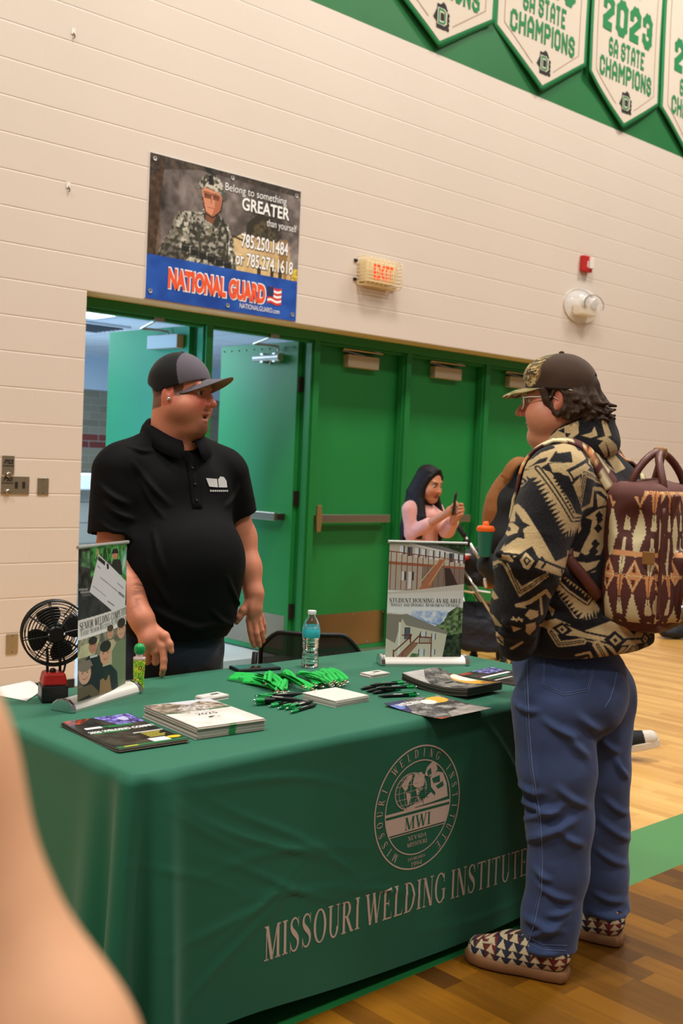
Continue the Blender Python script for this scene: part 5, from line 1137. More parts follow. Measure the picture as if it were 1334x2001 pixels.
# recruiting sign above the doors, traced in its own frame (x right, y down; 1.227 x .897 m)
SX, SZ, SW, SH = 3.735, 3.351, 1.227, .897
sgn = thing('wall_sign', 'recruiting sign with a soldier and phone numbers above the open doors', 'sign', (SX+SW/2, WALL, SZ-SH))
obj('panel', MB().b2((SX, WALL-.006, SZ-SH), (SX+SW, WALL-.0005, SZ)), mat('sign_panel', (226, 222, 214), .5), sgn)
cv = Canvas(SW, SH, 300/SW, (70, 62, 58))
HB = .692     # where the blue band starts (fraction)
def S2(*p): return [(x*SW, y*SH) for x, y in p]
up_ = cv.full() & (cv.Y < HB*SH)
cv.noise(.30, (46, 40, 38), (150, 138, 134), up_, 21); cv.noise(.05, (40, 32, 26), (150, 138, 132), up_, 22, .35)
cv.grad(cv.mask(S2((0, 0), (.09, 0), (.05, HB), (0, HB))), (66, 48, 34), (40, 30, 22), 0, SH*.7); cv.noise(.03, (60, 42, 26), (110, 86, 62), cv.mask(S2((0, 0), (.1, 0), (.06, .3), (.09, HB), (0, HB))), 23, .6)
cv.noise(.02, (40, 34, 28), (84, 70, 56), cv.mask(S2((0, 0), (1, 0), (1, .05), (.3, .035), (.06, .1), (0, .2))), 24, .8)
# vehicle in dust
cv.noise(.08, (186, 152, 104), (214, 186, 140), cv.mask(S2((.53, .47), (.62, .40), (.93, .44), (.95, HB), (.5, HB))), 25); cv.poly(S2((.62, .42), (.63, .33), (.70, .25), (.80, .25), (.84, .36), (.84, .43)), (52, 46, 34)); cv.noise(.02, (44, 40, 30), (110, 98, 70), cv.mask(S2((.66, .42), (.68, .33), (.74, .28), (.82, .30), (.84, .42))), 26, .7)
cv.poly(S2((.53, .44), (.66, .47), (.66, .485), (.53, .455)), (52, 44, 40)); cv.rect(.86*SW, .40*SH, .92*SW, HB*SH, (150, 116, 70)); cv.noise(.03, (206, 176, 120), (240, 216, 160), cv.mask(S2((.53, .56), (.88, .58), (.9, HB), (.52, HB))), 27, .6)
for x in (.71, .80, .86): cv.rect(x*SW, .62*SH, (x+.025)*SW, HB*SH, (62, 50, 38))
cv.rect(.955*SW, .6*SH, SW, .69*SH, (226, 200, 70)); cv.noise(.012, (120, 90, 30), (250, 226, 90), cv.mask(S2((.955, .6), (1, .6), (1, HB), (.955, HB))), 28, .6)
def camo(m, seed, dark=0.0):
    cv.noise(.04, np.array((104, 102, 88))*(1-dark), np.array((176, 172, 156))*(1-dark), m, seed); n = vnoise(cv.h, cv.w, 5, seed+50, 2)
    cv.fill(m & (n > .58), np.array((74, 72, 58))*(1-dark)); cv.fill(m & (n < .38), np.array((196, 190, 176))*(1-dark)); n = vnoise(cv.h, cv.w, 4, seed+90, 2); cv.fill(m & (n > .64), np.array((60, 58, 46))*(1-dark))
body = cv.mask(S2((.06, HB), (.09, .60), (.13, .52), (.16, .40), (.22, .345), (.30, .335), (.34, .30), (.45, .335), (.50, .375), (.53, .46), (.565, .62), (.565, .70), (.06, HB)))
camo(body, 31); cv.fill(cv.mask(S2((.06, HB), (.10, .58), (.2, .62), (.26, .60), (.24, HB))), (40, 36, 30), .6); cv.fill(cv.mask(S2((.1, .58), (.16, .42), (.19, .5), (.2, .62))), (40, 36, 28), .35)
camo(cv.mask(S2((.44, .345), (.50, .375), (.54, .48), (.565, .70), (.50, .70), (.49, .45))), 33, -.12)
vest = cv.mask(S2((.26, .36), (.33, .34), (.36, .43), (.42, .44), (.46, .36), (.49, .42), (.5, .66), (.24, .66), (.25, .5))); camo(vest, 35, .18)
cv.line(S2((.46, .34), (.50, .44), (.505, .66)), .012, (40, 40, 36)); cv.line(S2((.31, .45), (.33, .62)), .02, (66, 66, 56)); cv.rect(.35*SW, .485*SH, .43*SW, .515*SH, (66, 62, 50)); cv.rect(.37*SW, .44*SH, .44*SW, .46*SH, (120, 112, 92)); cv.ell(.405*SW, .435*SH, .008*SW, .012*SH, (30, 28, 26))
for i in range(6): cv.rect((.21+.055*i)*SW, (.575+.012*i)*SH, (.255+.055*i)*SW, (.63+.014*i)*SH, (34, 34, 32)); cv.rect((.215+.055*i)*SW, (.58+.012*i)*SH, (.25+.055*i)*SW, (.592+.012*i)*SH, (78, 76, 70))
for i in range(5): cv.line(S2((.185+.01*i, .36+.004*i), (.20+.01*i, .395+.004*i)), .005, (50, 48, 40) if i % 2 else (150, 146, 130))
# head: neck, face, helmet
cv.poly(S2((.345, .30), (.42, .31), (.43, .36), (.40, .40), (.36, .38)), (128, 78, 52)); cv.poly(S2((.33, .30), (.37, .40), (.34, .36)), (52, 50, 42)); cv.poly(S2((.43, .31), (.455, .35), (.42, .42), (.40, .39)), (52, 50, 42))
cv.poly(S2((.325, .17), (.34, .145), (.44, .165), (.455, .2), (.45, .27), (.425, .325), (.39, .34), (.355, .315), (.33, .26)), (206, 138, 104)); cv.poly(S2((.41, .17), (.455, .2), (.45, .27), (.425, .325), (.39, .34), (.41, .27)), (160, 92, 64), .75); cv.poly(S2((.33, .17), (.44, .18), (.44, .2), (.33, .19)), (110, 60, 40), .6)
for x in (.36, .415): cv.rect((x-.02)*SW, .195*SH, (x+.02)*SW, .222*SH, (120, 66, 48)); cv.line(S2((x-.024, .193), (x+.024, .197)), .005, (40, 30, 28))
cv.line(S2((.385, .20), (.385, .25)), .006, (150, 90, 66)); cv.line(S2((.365, .282), (.405, .284)), .006, (140, 70, 56)); cv.line(S2((.328, .22), (.35, .33), (.40, .35), (.45, .29), (.462, .2)), .010, (40, 38, 34))
hel = cv.mask(S2((.30, .17), (.305, .12), (.325, .075), (.36, .045), (.40, .045), (.44, .07), (.465, .12), (.475, .19), (.455, .18), (.40, .15), (.34, .145), (.315, .165))); camo(hel, 37); cv.poly(S2((.45, .15), (.478, .15), (.49, .2), (.47, .225), (.455, .2)), (84, 82, 70))
cv.poly(S2((.36, .055), (.39, .05), (.40, .12), (.365, .12)), (34, 32, 30)); cv.poly(S2((.345, .12), (.41, .125), (.41, .145), (.345, .14)), (196, 190, 172)); cv.poly(S2((.335, .0), (.40, -.005), (.42, .025), (.40, .05), (.34, .035)), (36, 33, 30)); cv.ell(.4*SW, .02*SH, .018*SW, .018*SH, (60, 56, 50))
cv.a[~up_] = (28, 74, 160); cv.noise(.12, (20, 62, 146), (38, 88, 176), ~up_, 41)
picture('picture', cv, wallpt(SX+.004, SZ-.004, .0075), EX*((SW-.008)/SW), -EZ, m_matte, sgn)
m_ink = mat('white_print', (238, 236, 232), .6); m_shade = mat('black_print', (22, 20, 20), .6); m_orange = mat('orange_red_print', (232, 84, 38), .6); m_navy = mat('navy_print', (30, 44, 96), .6); m_redp = mat('red_print', (206, 50, 46), .6)
def sign_text(txt, x, y, h, m_in, layers=((m_shade, .045, .0085),), bold=.0, xs=1.0, centre=0.0, name='lettering', width=None):
    T0 = sans(txt, h, xs, bold)
    if width: xs = xs*width/T0[2]
    for i, (mm, grow, yy) in enumerate(list(layers)+[(m_in, 0, .0105)]):
        T = sans(txt, h, xs, bold+grow); dx = grow*h*.25 if mm is m_shade else 0
        obj(name, put(MB(), T, wallpt(SX+x*SW+dx-grow*h*xs*(0 if mm is m_shade else 0), SZ-y*SH-dx, yy), EX, EZ, centre), mm, sgn)
sign_text('Belong to something', .475, .135, .052, m_ink, xs=.78, width=.425*SW); sign_text('GREATER', .59, .245, .082, m_ink, bold=.03, width=.335*SW); sign_text('than yourself', .765, .325, .05, m_ink, width=.215*SW)
sign_text('785.250.1484', .595, .515, .088, m_ink, bold=.028, width=.33*SW); sign_text('or 785.274.1618', .56, .652, .088, m_ink, bold=.028, width=.405*SW)
sign_text('NATIONAL GUARD', .135, .90, .115, m_orange, ((m_ink, .07, .0088),), bold=.075, width=.64*SW); sign_text('NATIONALGUARD.com', .60, .968, .034, m_ink, (), width=.28*SW)
fl_ = MB(); rdm = MB(); nv = MB()
def wav(u): return .006*math.sin(u*7)
for k in range(7):
    P = []; Nn = 10
    for i in range(Nn+1): u = i/Nn; P.append(wallpt(SX+(.79+.10*u)*SW, SZ-(.775+.018*k)*SH+wav(u), .0095))
    for i in reversed(range(Nn+1)): u = i/Nn; P.append(wallpt(SX+(.79+.10*u)*SW, SZ-(.793+.018*k)*SH+wav(u), .0095))
    for i in range(Nn): (rdm if k % 2 == 0 else fl_).add([P[i], P[i+1], P[2*Nn-i], P[2*Nn+1-i]], [(0, 1, 2, 3)])
obj('flag_stripe', rdm, m_redp, sgn); obj('flag_stripe', fl_, m_ink, sgn)
nv.add([wallpt(SX+(.787+.045*u)*SW, SZ-(.772+.075*v)*SH+wav(u*.4), .0105) for v in (0, 1) for u in (0, 1)], [(0, 1, 3, 2)]); obj('flag_canton', nv, m_navy, sgn)
for u, v in ((.03, .04), (.52, .035), (.97, .045), (.03, .95), (.52, .965), (.975, .955)): obj('grommet', MB().lathe([(.006, 0), (.006, .006), (.014, .007), (.014, .004), (.015, 0)], 16, Matrix.Translation(wallpt(SX+u*SW, SZ-v*SH, .006)) @ Matrix.Rotation(PI/2, 4, 'X')), m_alu, sgn, smooth='auto')
# ---------------------------------------------------------------- exit sign in its wire guard
ex = thing('exit_sign', 'red EXIT sign behind a cream wire guard above the closed doors', 'sign', (5.715, WALL, 2.79))
m_cream = mat('cream_enamel', (226, 206, 160), .5)
obj('housing', MB().b2((5.56, WALL-.075, 2.815), (5.87, WALL, 2.97)), m_cream, ex, bevel=.006)
m_lit = mat('lit_red_letters', (232, 70, 30), .5, emit=((255, 62, 22), .7)); T = sans('EXIT', .105, 1.0, .055); obj('lettering', put(MB(), (T[0]*[.2/T[2], 1], T[1], .2), wallpt(5.735, 2.842, .0765), EX, EZ), m_lit, ex)
wc = MB(); x0, x1, z0, z1, dy = 5.535, 5.895, 2.785, 2.99, .115
for i in range(9): x = x0+(x1-x0)*i/8; wc.tube([wallpt(x, z0+.02, 0), wallpt(x, z0, .04), wallpt(x, z0+.004, dy-.02), wallpt(x, z0+.03, dy), wallpt(x, z1-.03, dy), wallpt(x, z1, dy-.02), wallpt(x, z1, 0)], .0028, 6)
for i in range(7): z = z0+.025+(z1-z0-.05)*i/6; wc.tube([wallpt(x0, z, 0), wallpt(x0, z, dy-.01), wallpt(x0+.012, z, dy), wallpt(x1-.012, z, dy), wallpt(x1, z, dy-.01), wallpt(x1, z, 0)], .0028, 6)
for i in range(3): wc.tube([wallpt(x0, z0+.004, .02+.035*i), wallpt(x1, z0+.004, .02+.035*i)], .0026, 6)
obj('wire_guard', wc, m_cream, ex, smooth='auto')
br = MB()
for x, z in ((x0-.02, z1-.03), (x0-.02, z0+.04), (x1+.02, z1-.03), (x1+.02, z0+.02)): br.b2((x-.014, WALL-.012, z-.01), (x+.014, WALL, z+.01)); br.sph((x, WALL-.014, z), .006, u=8, w=6)
obj('bracket', br, m_dark, ex, smooth='auto')
# ---------------------------------------------------------------- alarm strobe, emergency light under a clear cover
al = thing('fire_alarm_strobe', 'small red fire alarm strobe on the beige wall', 'alarm', (8.335, WALL, 3.30))
obj('wall_mount_housing', MB().b2((8.27, WALL-.05, 3.295), (8.40, WALL, 3.435)), m_red, al, bevel=.006)
obj('strobe_lens', MB().b2((8.345, WALL-.068, 3.325), (8.398, WALL-.045, 3.425)), mat('frosted_lens', (226, 214, 206), .3), al, bevel=.006); T = sans('FIRE', .022, 1, .03); obj('lettering', put(MB(), T, wallpt(8.338, 3.335, .0515), EZ, -EX, 0), m_ink, al)
el = thing('emergency_light', 'white twin emergency light under a clear plastic cover', 'light', (8.30, WALL, 2.86))
m_shell = NT('clear_cover'); m_shell.b.inputs['Base Color'].default_value = (.93, .92, .9, 1); m_shell.b.inputs['Roughness'].default_value = .08; m_shell.b.inputs['Alpha'].default_value = .28
b = MB().sph((8.31, WALL-.0, 2.985), (.25, .16, .155), u=40, w=24); b.v = [np.minimum(b.verts(), [99, WALL-.001, 99])]; obj('clear_cover', b, m_shell.m, el, smooth=True)
b = MB(); b.tube([wallpt(8.31+.25*math.cos(a), 2.985+.155*math.sin(a), .004) for a in np.linspace(0, 2*PI, 40, endpoint=False)], .006, 6, closed=True); obj('cover_rim', b, mat('clear_rim', (196, 186, 170), .3), el, smooth=True)
obj('fixture', MB().box(wallpt(8.31, 2.945, .05), (.24, .09, .10)), mat('ivory_plastic', (222, 208, 184), .5), el, bevel=.012)
for sx in (-1, 1): obj('lamp_head', MB().lathe([(.02, 0), (.045, .02), (.05, .05), (.046, .056), (.001, .058)], 20, Matrix.Translation(wallpt(8.31+sx*.07, 3.02, .06)) @ Matrix.Rotation(rad(100), 4, 'X')), m_satin, el, smooth='auto')
b = MB().tube([wallpt(8.32+.145*math.cos(a), 2.99+.085*math.sin(a), .145) for a in np.linspace(-.4, PI+.5, 30)], .003, 6); obj('retaining_wire', b, m_dark, el, smooth=True)
# ---------------------------------------------------------------- plates on the left wall
def plate(lab, x0, x1, z0, z1, name='wall_plate'):
    t = thing(name, lab, 'wall plate', ((x0+x1)/2, WALL, z0)); obj('plate', MB().b2((x0, WALL-.006, z0), (x1, WALL, z1)), m_plate, t, bevel=.003); return t
m_plate = mat('stainless_plate', (176, 164, 142), .35, .9, var=(30, .06))
def screws(t, pts): 
    b = MB()
    for x, z in pts: b.sph(wallpt(x, z, .006), (.004, .002, .004), u=8, w=4)
    obj('screw', b, m_dark, t, smooth=True)
p0 = ony(73, 933, WALL); p1 = ony(94, 968, WALL); t = plate('blank stainless plate right of the lettered switch plates', p0.x, p1.x, p1.z, p0.z); screws(t, [((p0.x+p1.x)/2, p0.z-.012), ((p0.x+p1.x)/2, p1.z+.012)])
p0 = ony(12, 1239, WALL); p1 = ony(34, 1277, WALL); t = plate('blank stainless plate low on the wall left of the fan', p0.x, p1.x, p1.z, p0.z); screws(t, [((p0.x+p1.x)/2, p0.z-.012), ((p0.x+p1.x)/2, p1.z+.012)])
m_logo = mat('black_plate_print', (30, 26, 24), .5)
def pss(t, x, z, k=1):
    b = MB(); T = sans('PSS', .026, 1.1, .05); V_ = T[0].copy(); V_[:, 0] += V_[:, 1]*.3; put(b, (V_, T[1], T[2]), wallpt(x, z, .0072), EX, EZ); b.b2((x-.035, WALL-.0072, z-.014), (x+.035, WALL-.0068, z-.009)); obj('lettering', b, m_logo, t)
    obj('key_switch', MB().lathe([(.016, 0), (.016, .012), (.012, .016), (.001, .017)], 18, Matrix.Translation(wallpt(x, z-.062, .006)) @ Matrix.Rotation(PI/2, 4, 'X')), m_steel, t, smooth='auto')
p0 = ony(4, 889, WALL); p1 = ony(27, 928, WALL); t = plate('stainless key switch plate with PSS lettering, the upper of two', p0.x, p1.x, p1.z, p0.z, 'switch_plate'); pss(t, (p0.x+p1.x)/2, p0.z-.05)
p0 = ony(2, 929, WALL); p1 = ony(56, 967, WALL); t = plate('wide stainless plate with PSS key switch and two slots', p0.x, p1.x, p1.z, p0.z, 'switch_plate'); q0 = ony(14, 940, WALL); pss(t, q0.x, q0.z)
b = MB()
for px_ in (31, 45.5): c_ = ony(px_, 948, WALL); b.b2((c_.x-.009, WALL-.0075, c_.z-.02), (c_.x+.009, WALL-.005, c_.z+.02))
obj('slot', b, m_logo, t, bevel=.002)
for px_, py_, lab in ((143, 62, 'white plastic hook high on the block wall, upper of two'), (133, 362, 'white plastic hook on the block wall left of the recruiting sign')):
    c_ = ony(px_, py_, WALL); t = thing('wall_hook', lab, 'hook', tuple(c_)); obj('hook_plate', MB().b2((c_.x-.013, WALL-.005, c_.z-.018), (c_.x+.013, WALL, c_.z+.018)), mat('white_hook', (228, 220, 210), .5), t, bevel=.002)
    obj('hook_arm', MB().tube([c_+Vector((0, -.004, -.008)), c_+Vector((0, -.02, -.022)), c_+Vector((.004, -.016, -.034)), c_+Vector((.004, -.003, -.036))], .0028, 6), m_dark, t, smooth=True)
# ---------------------------------------------------------------- champions' pennants
m_pen = mat('pennant_white', (206, 192, 174), .75, bump=(500, .15, .0006)); m_pgr = mat('pennant_green', (24, 122, 66), .75, bump=(500, .15, .0006)); m_pline = mat('pennant_line', (176, 150, 132), .8); m_blk_p = mat('pennant_black', (34, 30, 28), .8)
def pennant(lab, xl, xr, zt, zc, year, spread, wave, seed):
    """hanging banner: left, right, tip height, corner height"""
    top = zt+2.0; W = xr-xl; H = top-zt; cx = (xl+xr)/2; t = thing('championship_banner', lab, 'banner', (cx, WALL, zt), group=None); g = np.random.default_rng(seed); ph = g.uniform(0, 6)
    def surf(x, z, l=0.0):
        u = (x-xl)/W; y = .035+.008*np.sin(u*wave+ph+.5*z)+.02*(np.abs(u-.5)*2)**3*np.sin(ph*3+u*4)+.006*np.sin(z*3+ph)
        return np.stack([x+0*z, WALL-y-l, z+0*x], -1)
    def sheet(x0, x1, ztip, zcor, l):
        nx, nz = 40, 40; V = []
        for i in range(nx+1):
            x = x0+(x1-x0)*i/nx; lo = ztip+(zcor-ztip)*abs(i/nx-.5)*2
            z = np.linspace(lo, top, nz+1); V.append(surf(np.full(nz+1, x), z, l))
        return np.concatenate(V), [(i*(nz+1)+j, (i+1)*(nz+1)+j, (i+1)*(nz+1)+j+1, i*(nz+1)+j+1) for i in range(nx) for j in range(nz)]
    b_ = .042; sl_ = (zc-zt)/(W/2)
    obj('border', sheet(xl, xr, zt, zc, 0), m_pgr, t, smooth=True, solid=.002)
    obj('field', sheet(xl+b_, xr-b_, zt+b_*1.25, zc+b_*.45, .004), m_pen, t, smooth=True)
    lines = MB(); b2_ = .12
    def seg(p, q, w_=.008, n=14):
        P = np.array([np.array(p)*(1-s)+np.array(q)*s for s in np.linspace(0, 1, n)]); V_, F_ = _strip(P, [w_]*n); lines.add(surf(V_[:, 0], V_[:, 1], .007), F_)
    seg((xl+b2_, top), (xl+b2_, zc+.06)); seg((xr-b2_, top), (xr-b2_, zc+.06)); seg((xl+b2_, zc+.06), (cx-.14, zt+.20)); seg((xr-b2_, zc+.06), (cx+.14, zt+.20))
    obj('inner_line', lines, m_pline, t)
    def txt(s, z, h, w_, width, m_, name, asp=.55):
        T = stroke_text(s, h, w_, asp); k_ = width/T[2]; V_ = np.stack([cx-width/2+T[0][:, 0]*k_, z+T[0][:, 1]], 1); b = MB(); b.add(surf(V_[:, 0], V_[:, 1], .008), T[1]); obj(name, b, m_, t)
    txt('CHAMPIONS', zt+.395, .175, .2, .70*W, m_pgr, 'lettering'); txt('6A STATE', zt+.60, .165, .2, .47*W, m_pgr, 'lettering'); txt(year, zt+.81, .32, .24, .66*W, m_pgr, 'lettering', .5)
    txt('BOYS', zt+1.22, .11, .2, .3*W, m_pgr, 'lettering')
    # emblem: block D gripped by a paw
    em = MB(); ez = zt+.235
    def P3(p, l): p = np.array(p, float); return surf(cx+p[:, 0], ez+p[:, 1], l)
    for p in ([(-.05, -.09), (.05, -.09), (.06, -.05), (.06, .05), (.05, .09), (-.05, .09)], [(-.02, .08), (.02, .115), (.05, .1), (.075, .06), (.05, .05)], [(-.09, -.02), (-.05, .05), (-.04, -.05)]): em.add(P3(p, .008), [tuple(range(len(p)))])
    for i in range(4): em.add(P3([(.055, .05-.035*i), (.095, .045-.035*i), (.1, .025-.035*i), (.09, .015-.035*i), (.055, .022-.035*i)], .008), [(0, 1, 2, 3, 4)])
    eo = obj('emblem', em, m_blk_p, t); e2 = MB(); T = stroke_text('D', .125, .26, .62); e2.add(P3(np.stack([T[0][:, 0]-.043, T[0][:, 1]-.062], 1), .0095), T[1]); obj('emblem_letter', e2, m_pen, eo)
    e3 = MB(); T = stroke_text('D', .115, .14, .62); e3.add(P3(np.stack([T[0][:, 0]-.035, T[0][:, 1]-.057], 1), .0105), T[1]); obj('emblem_letter_fill', e3, m_pgr, eo)
    rod = MB().tube([(xl+.01, WALL-.05, top), (xr-.01, WALL-.05, top)], .012, 8); obj('hanging_rod', rod, m_dark, t, smooth='auto')
pennant('white pennant with a green edge, leftmost and shown only by its pointed end', 5.62, 6.905, 4.69, 5.07, '2022', 0, 6, 1)
pennant('white champions pennant second from the doors, its year cut by the frame', 6.925, 8.165, 4.69, 5.07, '2020', 0, 7, 2)
pennant('white champions pennant with 2023 fully readable', 8.185, 9.385, 4.67, 5.03, '2023', 0, 6.5, 3)
pennant('white champions pennant farthest right, cut off by the picture edge', 9.39, 10.63, 4.62, 5.02, '2022', 0, 7.5, 4)
# ================================================================ people
def basis(fwd, pitch=0.0, roll=0.0):
    """columns: person's right, forward, up"""
    f = Vector((fwd[0], fwd[1], 0)).normalized(); r = Vector((f.y, -f.x, 0)); u = Vector((0, 0, 1))
    R = Matrix((r, f, u)).transposed()
    return R @ Matrix.Rotation(pitch, 3, 'X') @ Matrix.Rotation(roll, 3, 'Y')
def head_sdf(S, O, R, s, fat=0.0, mouth=0.0, nose=1.0, neck=.06, neck_to=None):
    O = Vector(O)
    def P(x, y, z): return O+R @ (Vector((x, y, z))*s)
    def E(c, r, k=.012, op='u'): S.ell(P(*c), [q*s for q in r], R, k*s, op)
    def N(a, b, ra, rb, k=.012, op='u'): S.cone(P(*a), P(*b), ra*s, rb*s, k*s, op)
    E((0, -.018, .04), (.075, .098, .088), .01); E((0, .03, -.02), (.064, .066, .092), .03)
    N((-.052, .0, -.065), (-.022, .062, -.10), .024, .022, .03); N((.052, .0, -.065), (.022, .062, -.10), .024, .022, .03)
    E((0, .068, -.104), (.026, .022, .02), .03); N((-.04, .06, -.04), (.04, .06, -.04), .03, .03, .03)
    if fat:
        E((0, .035, -.118), (.062, .055, .034), .03); E((-.05, .035, -.055), (.03+.012*fat, .045, .045), .03); E((.05, .035, -.055), (.03+.012*fat, .045, .045), .03)
    N((-.036, .078, .026), (.036, .078, .026), .012, .012, .02)
    for x in (-.033, .033): E((x, .098, .004), (.02, .017, .013), .014, 's')
    N((0, .088, .02), (0, .113*nose+.0, -.026), .0075, .0125, .014); E((0, .118*nose, -.031), (.0125, .0115, .0105), .008)
    for x in (-.0135, .0135): E((x, .101*nose, -.034), (.0095, .0115, .0085), .006)
    for x in (-.0075, .0075): E((x, .108, -.0425), (.004, .006, .003), .003, 's')
    zz = -.014*mouth
    E((0, .09, -.063), (.026, .0135, .0062), .007); E((0, .087, -.0745+zz), (.022, .013, .0072), .007)
    E((0, .098, -.0685+zz*.5), (.02, .012, .0016+.0065*mouth), .003, 's')
    for sx in (-1, 1):
        E((sx*.078, -.014, -.002), (.009, .02, .032), .008); E((sx*.086, -.008, .004), (.006, .010, .017), .006, 's'); E((sx*.0785, -.004, -.028), (.007, .009, .010), .006)
        N((sx*.024, .0835, .0145), (sx*.042, .0795, .0135), .0045, .0045, .006); N((sx*.024, .0825, -.0065), (sx*.042, .079, -.005), .0038, .0038, .006)
    nb = P(0, -.03, -.19) if neck_to is None else Vector(neck_to)
    S.cone(P(0, -.022, -.05), nb, neck*s, neck*1.12*s, .03*s)
    return P
def skin_cols(V, O, R, s, skin, lips=(170, 84, 74), cheek=.35, beard=None, brow=(60, 42, 30), scalp=None, scalp_f=None):
    L = ((V-np.array(O)) @ np.array(R))/s; x, y, z = L.T; c = np.tile(np.array(skin, float), (len(V), 1))
    def mixin(m, col): 
        m = np.clip(m, 0, 1)[:, None]; c[:] = c*(1-m)+np.array(col, float)*m
    inh = (np.abs(x) < .11) & (y > -.14) & (y < .16) & (z > -.16) & (z < .14)
    ck = np.exp(-(((np.abs(x)-.042)/.026)**2+((z+.03)/.028)**2))*(y > .03)*inh; mixin(ck*cheek, (196, 84, 66))
    mixin(np.exp(-((x/.018)**2+((z+.028)/.02)**2))*(y > .1)*cheek*.8, (196, 84, 66))
    mixin(np.exp(-((np.abs(x)-.08)/.012)**2)*np.exp(-((y+.012)/.03)**2)*(np.abs(z) < .05)*cheek*.9, (200, 96, 76))
    if beard is not None:
        sg_ = lambda q, w: 1/(1+np.exp(-q/w))
        m = np.exp(-(x/.045)**4)*sg_(-.088-z, .006)*sg_(z+.15, .01)*sg_(y-.02, .012)+(np.exp(-((z+.052)/.006)**2)*(np.abs(x) < .03)*(y > .085))*.7
        m2 = np.exp(-((y-.02)/.04)**2-((z+.085)/.04)**2)*.4; mixin((m*.7+m2*(np.abs(x) > .02))*inh, beard)
    mixin((np.exp(-((x/.026)**2+((z+.069)/.0145)**2)**2))*(y > .083)*inh, lips)
    mixin(np.exp(-((np.abs(x)-.033)/.02)**4)*np.exp(-((z-.0265-.1*(np.abs(x)-.02))/.0055)**2)*(y > .06)*inh*.85, brow)
    mixin(np.exp(-((np.abs(x)-.033)/.017)**4)*np.exp(-((z-.0125)/.003)**2)*(y > .07)*inh*.6, (50, 34, 28))
    mixin(((np.abs(x) < .017)*(z < -.064)*(z > -.08)*(y < .094)*(y > .06))*0.0, (40, 14, 14))
    if scalp is not None: mixin(scalp_f(x, y, z)*inh, scalp)
    return lin(c)
m_skin = mat('skin', 'attr', .48, spec=.45, sss=.12, bump=(260, .05, .0006), var=(60, .05))
m_eye = mat('eye', 'attr', .12)
def eyes(t, P, R, s, gaze=(0, 1, 0), iris=(70, 50, 34)):
    for sx in (-1, 1):
        c = P(sx*.033, .0765, .004); r = .0128*s; mb = MB().sph((0, 0, 0), r, u=20, w=14); V = mb.verts(); g = np.array((R @ Vector(gaze)).normalized()); a = (V/r)@g
        col = np.where((a > .9)[:, None], np.array((14, 10, 10)), np.where((a > .76)[:, None], np.array(iris), np.array((214, 206, 198)))); obj('eye', (V+np.array(c), mb.f), m_eye, t, smooth=True, cols=lin(col))
def cloth_mat(name, col, rough=.8, bump=(600, .2, .0006), sheen=.2, var=(40, .06), spec=.3): return mat(name, col, rough, spec=spec, bump=bump, sheen=sheen, var=var)
def cap_sdf(O, R, s, h=.003, zc=.048, rx=.086, ry=.108, rz=.092, low=.012, tilt=0.0):
    O = Vector(O); S = Sdf([O[i]-.22*s for i in range(3)], [O[i]+.22*s for i in range(3)], h)
    def P(x, y, z): return O+R @ (Vector((x, y, z))*s)
    return S, P
def brim(P, s, y0, ln, wid, drop, curve, z0, th=.004, n=16, sq=2.6):
    V = []; 
    for sgn in (0, 1):
        for i in range(n+1):
            u = i/n*2-1; x = wid*u; yb = y0*math.sqrt(max(0, 1-(u*.92)**2)); yo = yb+ln*(1-abs(u)**sq)
            for j in range(n+1):
                v = j/n; y = yb-.012*(1-v)+(yo-yb)*v; z = z0-drop*v*(y-yb)/max(ln, 1e-3)-curve*(u*u)+(th if sgn else 0); V.append(tuple(P(x, y, z)))
    m = (n+1)**2; f = []
    for i in range(n):
        for j in range(n):
            a = i*(n+1)+j; f += [(a, a+1, a+n+2, a+n+1), (m+a, m+a+n+1, m+a+n+2, m+a+1)]
    for i in range(n): a = i*(n+1)+n; f.append((a, m+a, m+a+n+1, a+n+1))
    for j in range(n): a = j; f.append((a, a+1, m+a+1, m+a)); a = n*(n+1)+j; f.append((a, m+a, m+a+1, a+1))
    return V, f
# ---------------------------------------------------------------- the man behind the table
vf = Vector((-.10, -.995, 0)); vr = Vector((vf.y, -vf.x, 0))
vc = J(338, 960, 3.88); vc.z = 0
t = thing('person', 'man in black polo shirt and grey cap behind the table, one finger on the cloth', 'person', (vc.x, vc.y, 0))
VO = J(356, 768, 3.86); VR = basis((.50, -.866), rad(-3), rad(0)); VS = 1.035
def vb(r, f, z): return Vector((vc.x, vc.y, 0))+vr*r+vf*f+Vector((0, 0, z))
S = Sdf((1.70, 2.85, .68), (2.75, 3.62, 1.86), .0034)
VP = head_sdf(S, VO, VR, VS, fat=.9, mouth=.9, nose=1.0, neck=.076, neck_to=vb(0, -.01, 1.50))
S.ell(vb(0, -.01, 1.34), (.17, .09, .14), VR, .04); S.ell(vb(0, .03, 1.08), (.17, .13, .2), VR, .05); S.cone(vb(-.17, 0, 1.41), vb(.17, 0, 1.41), .05, .05, .03)
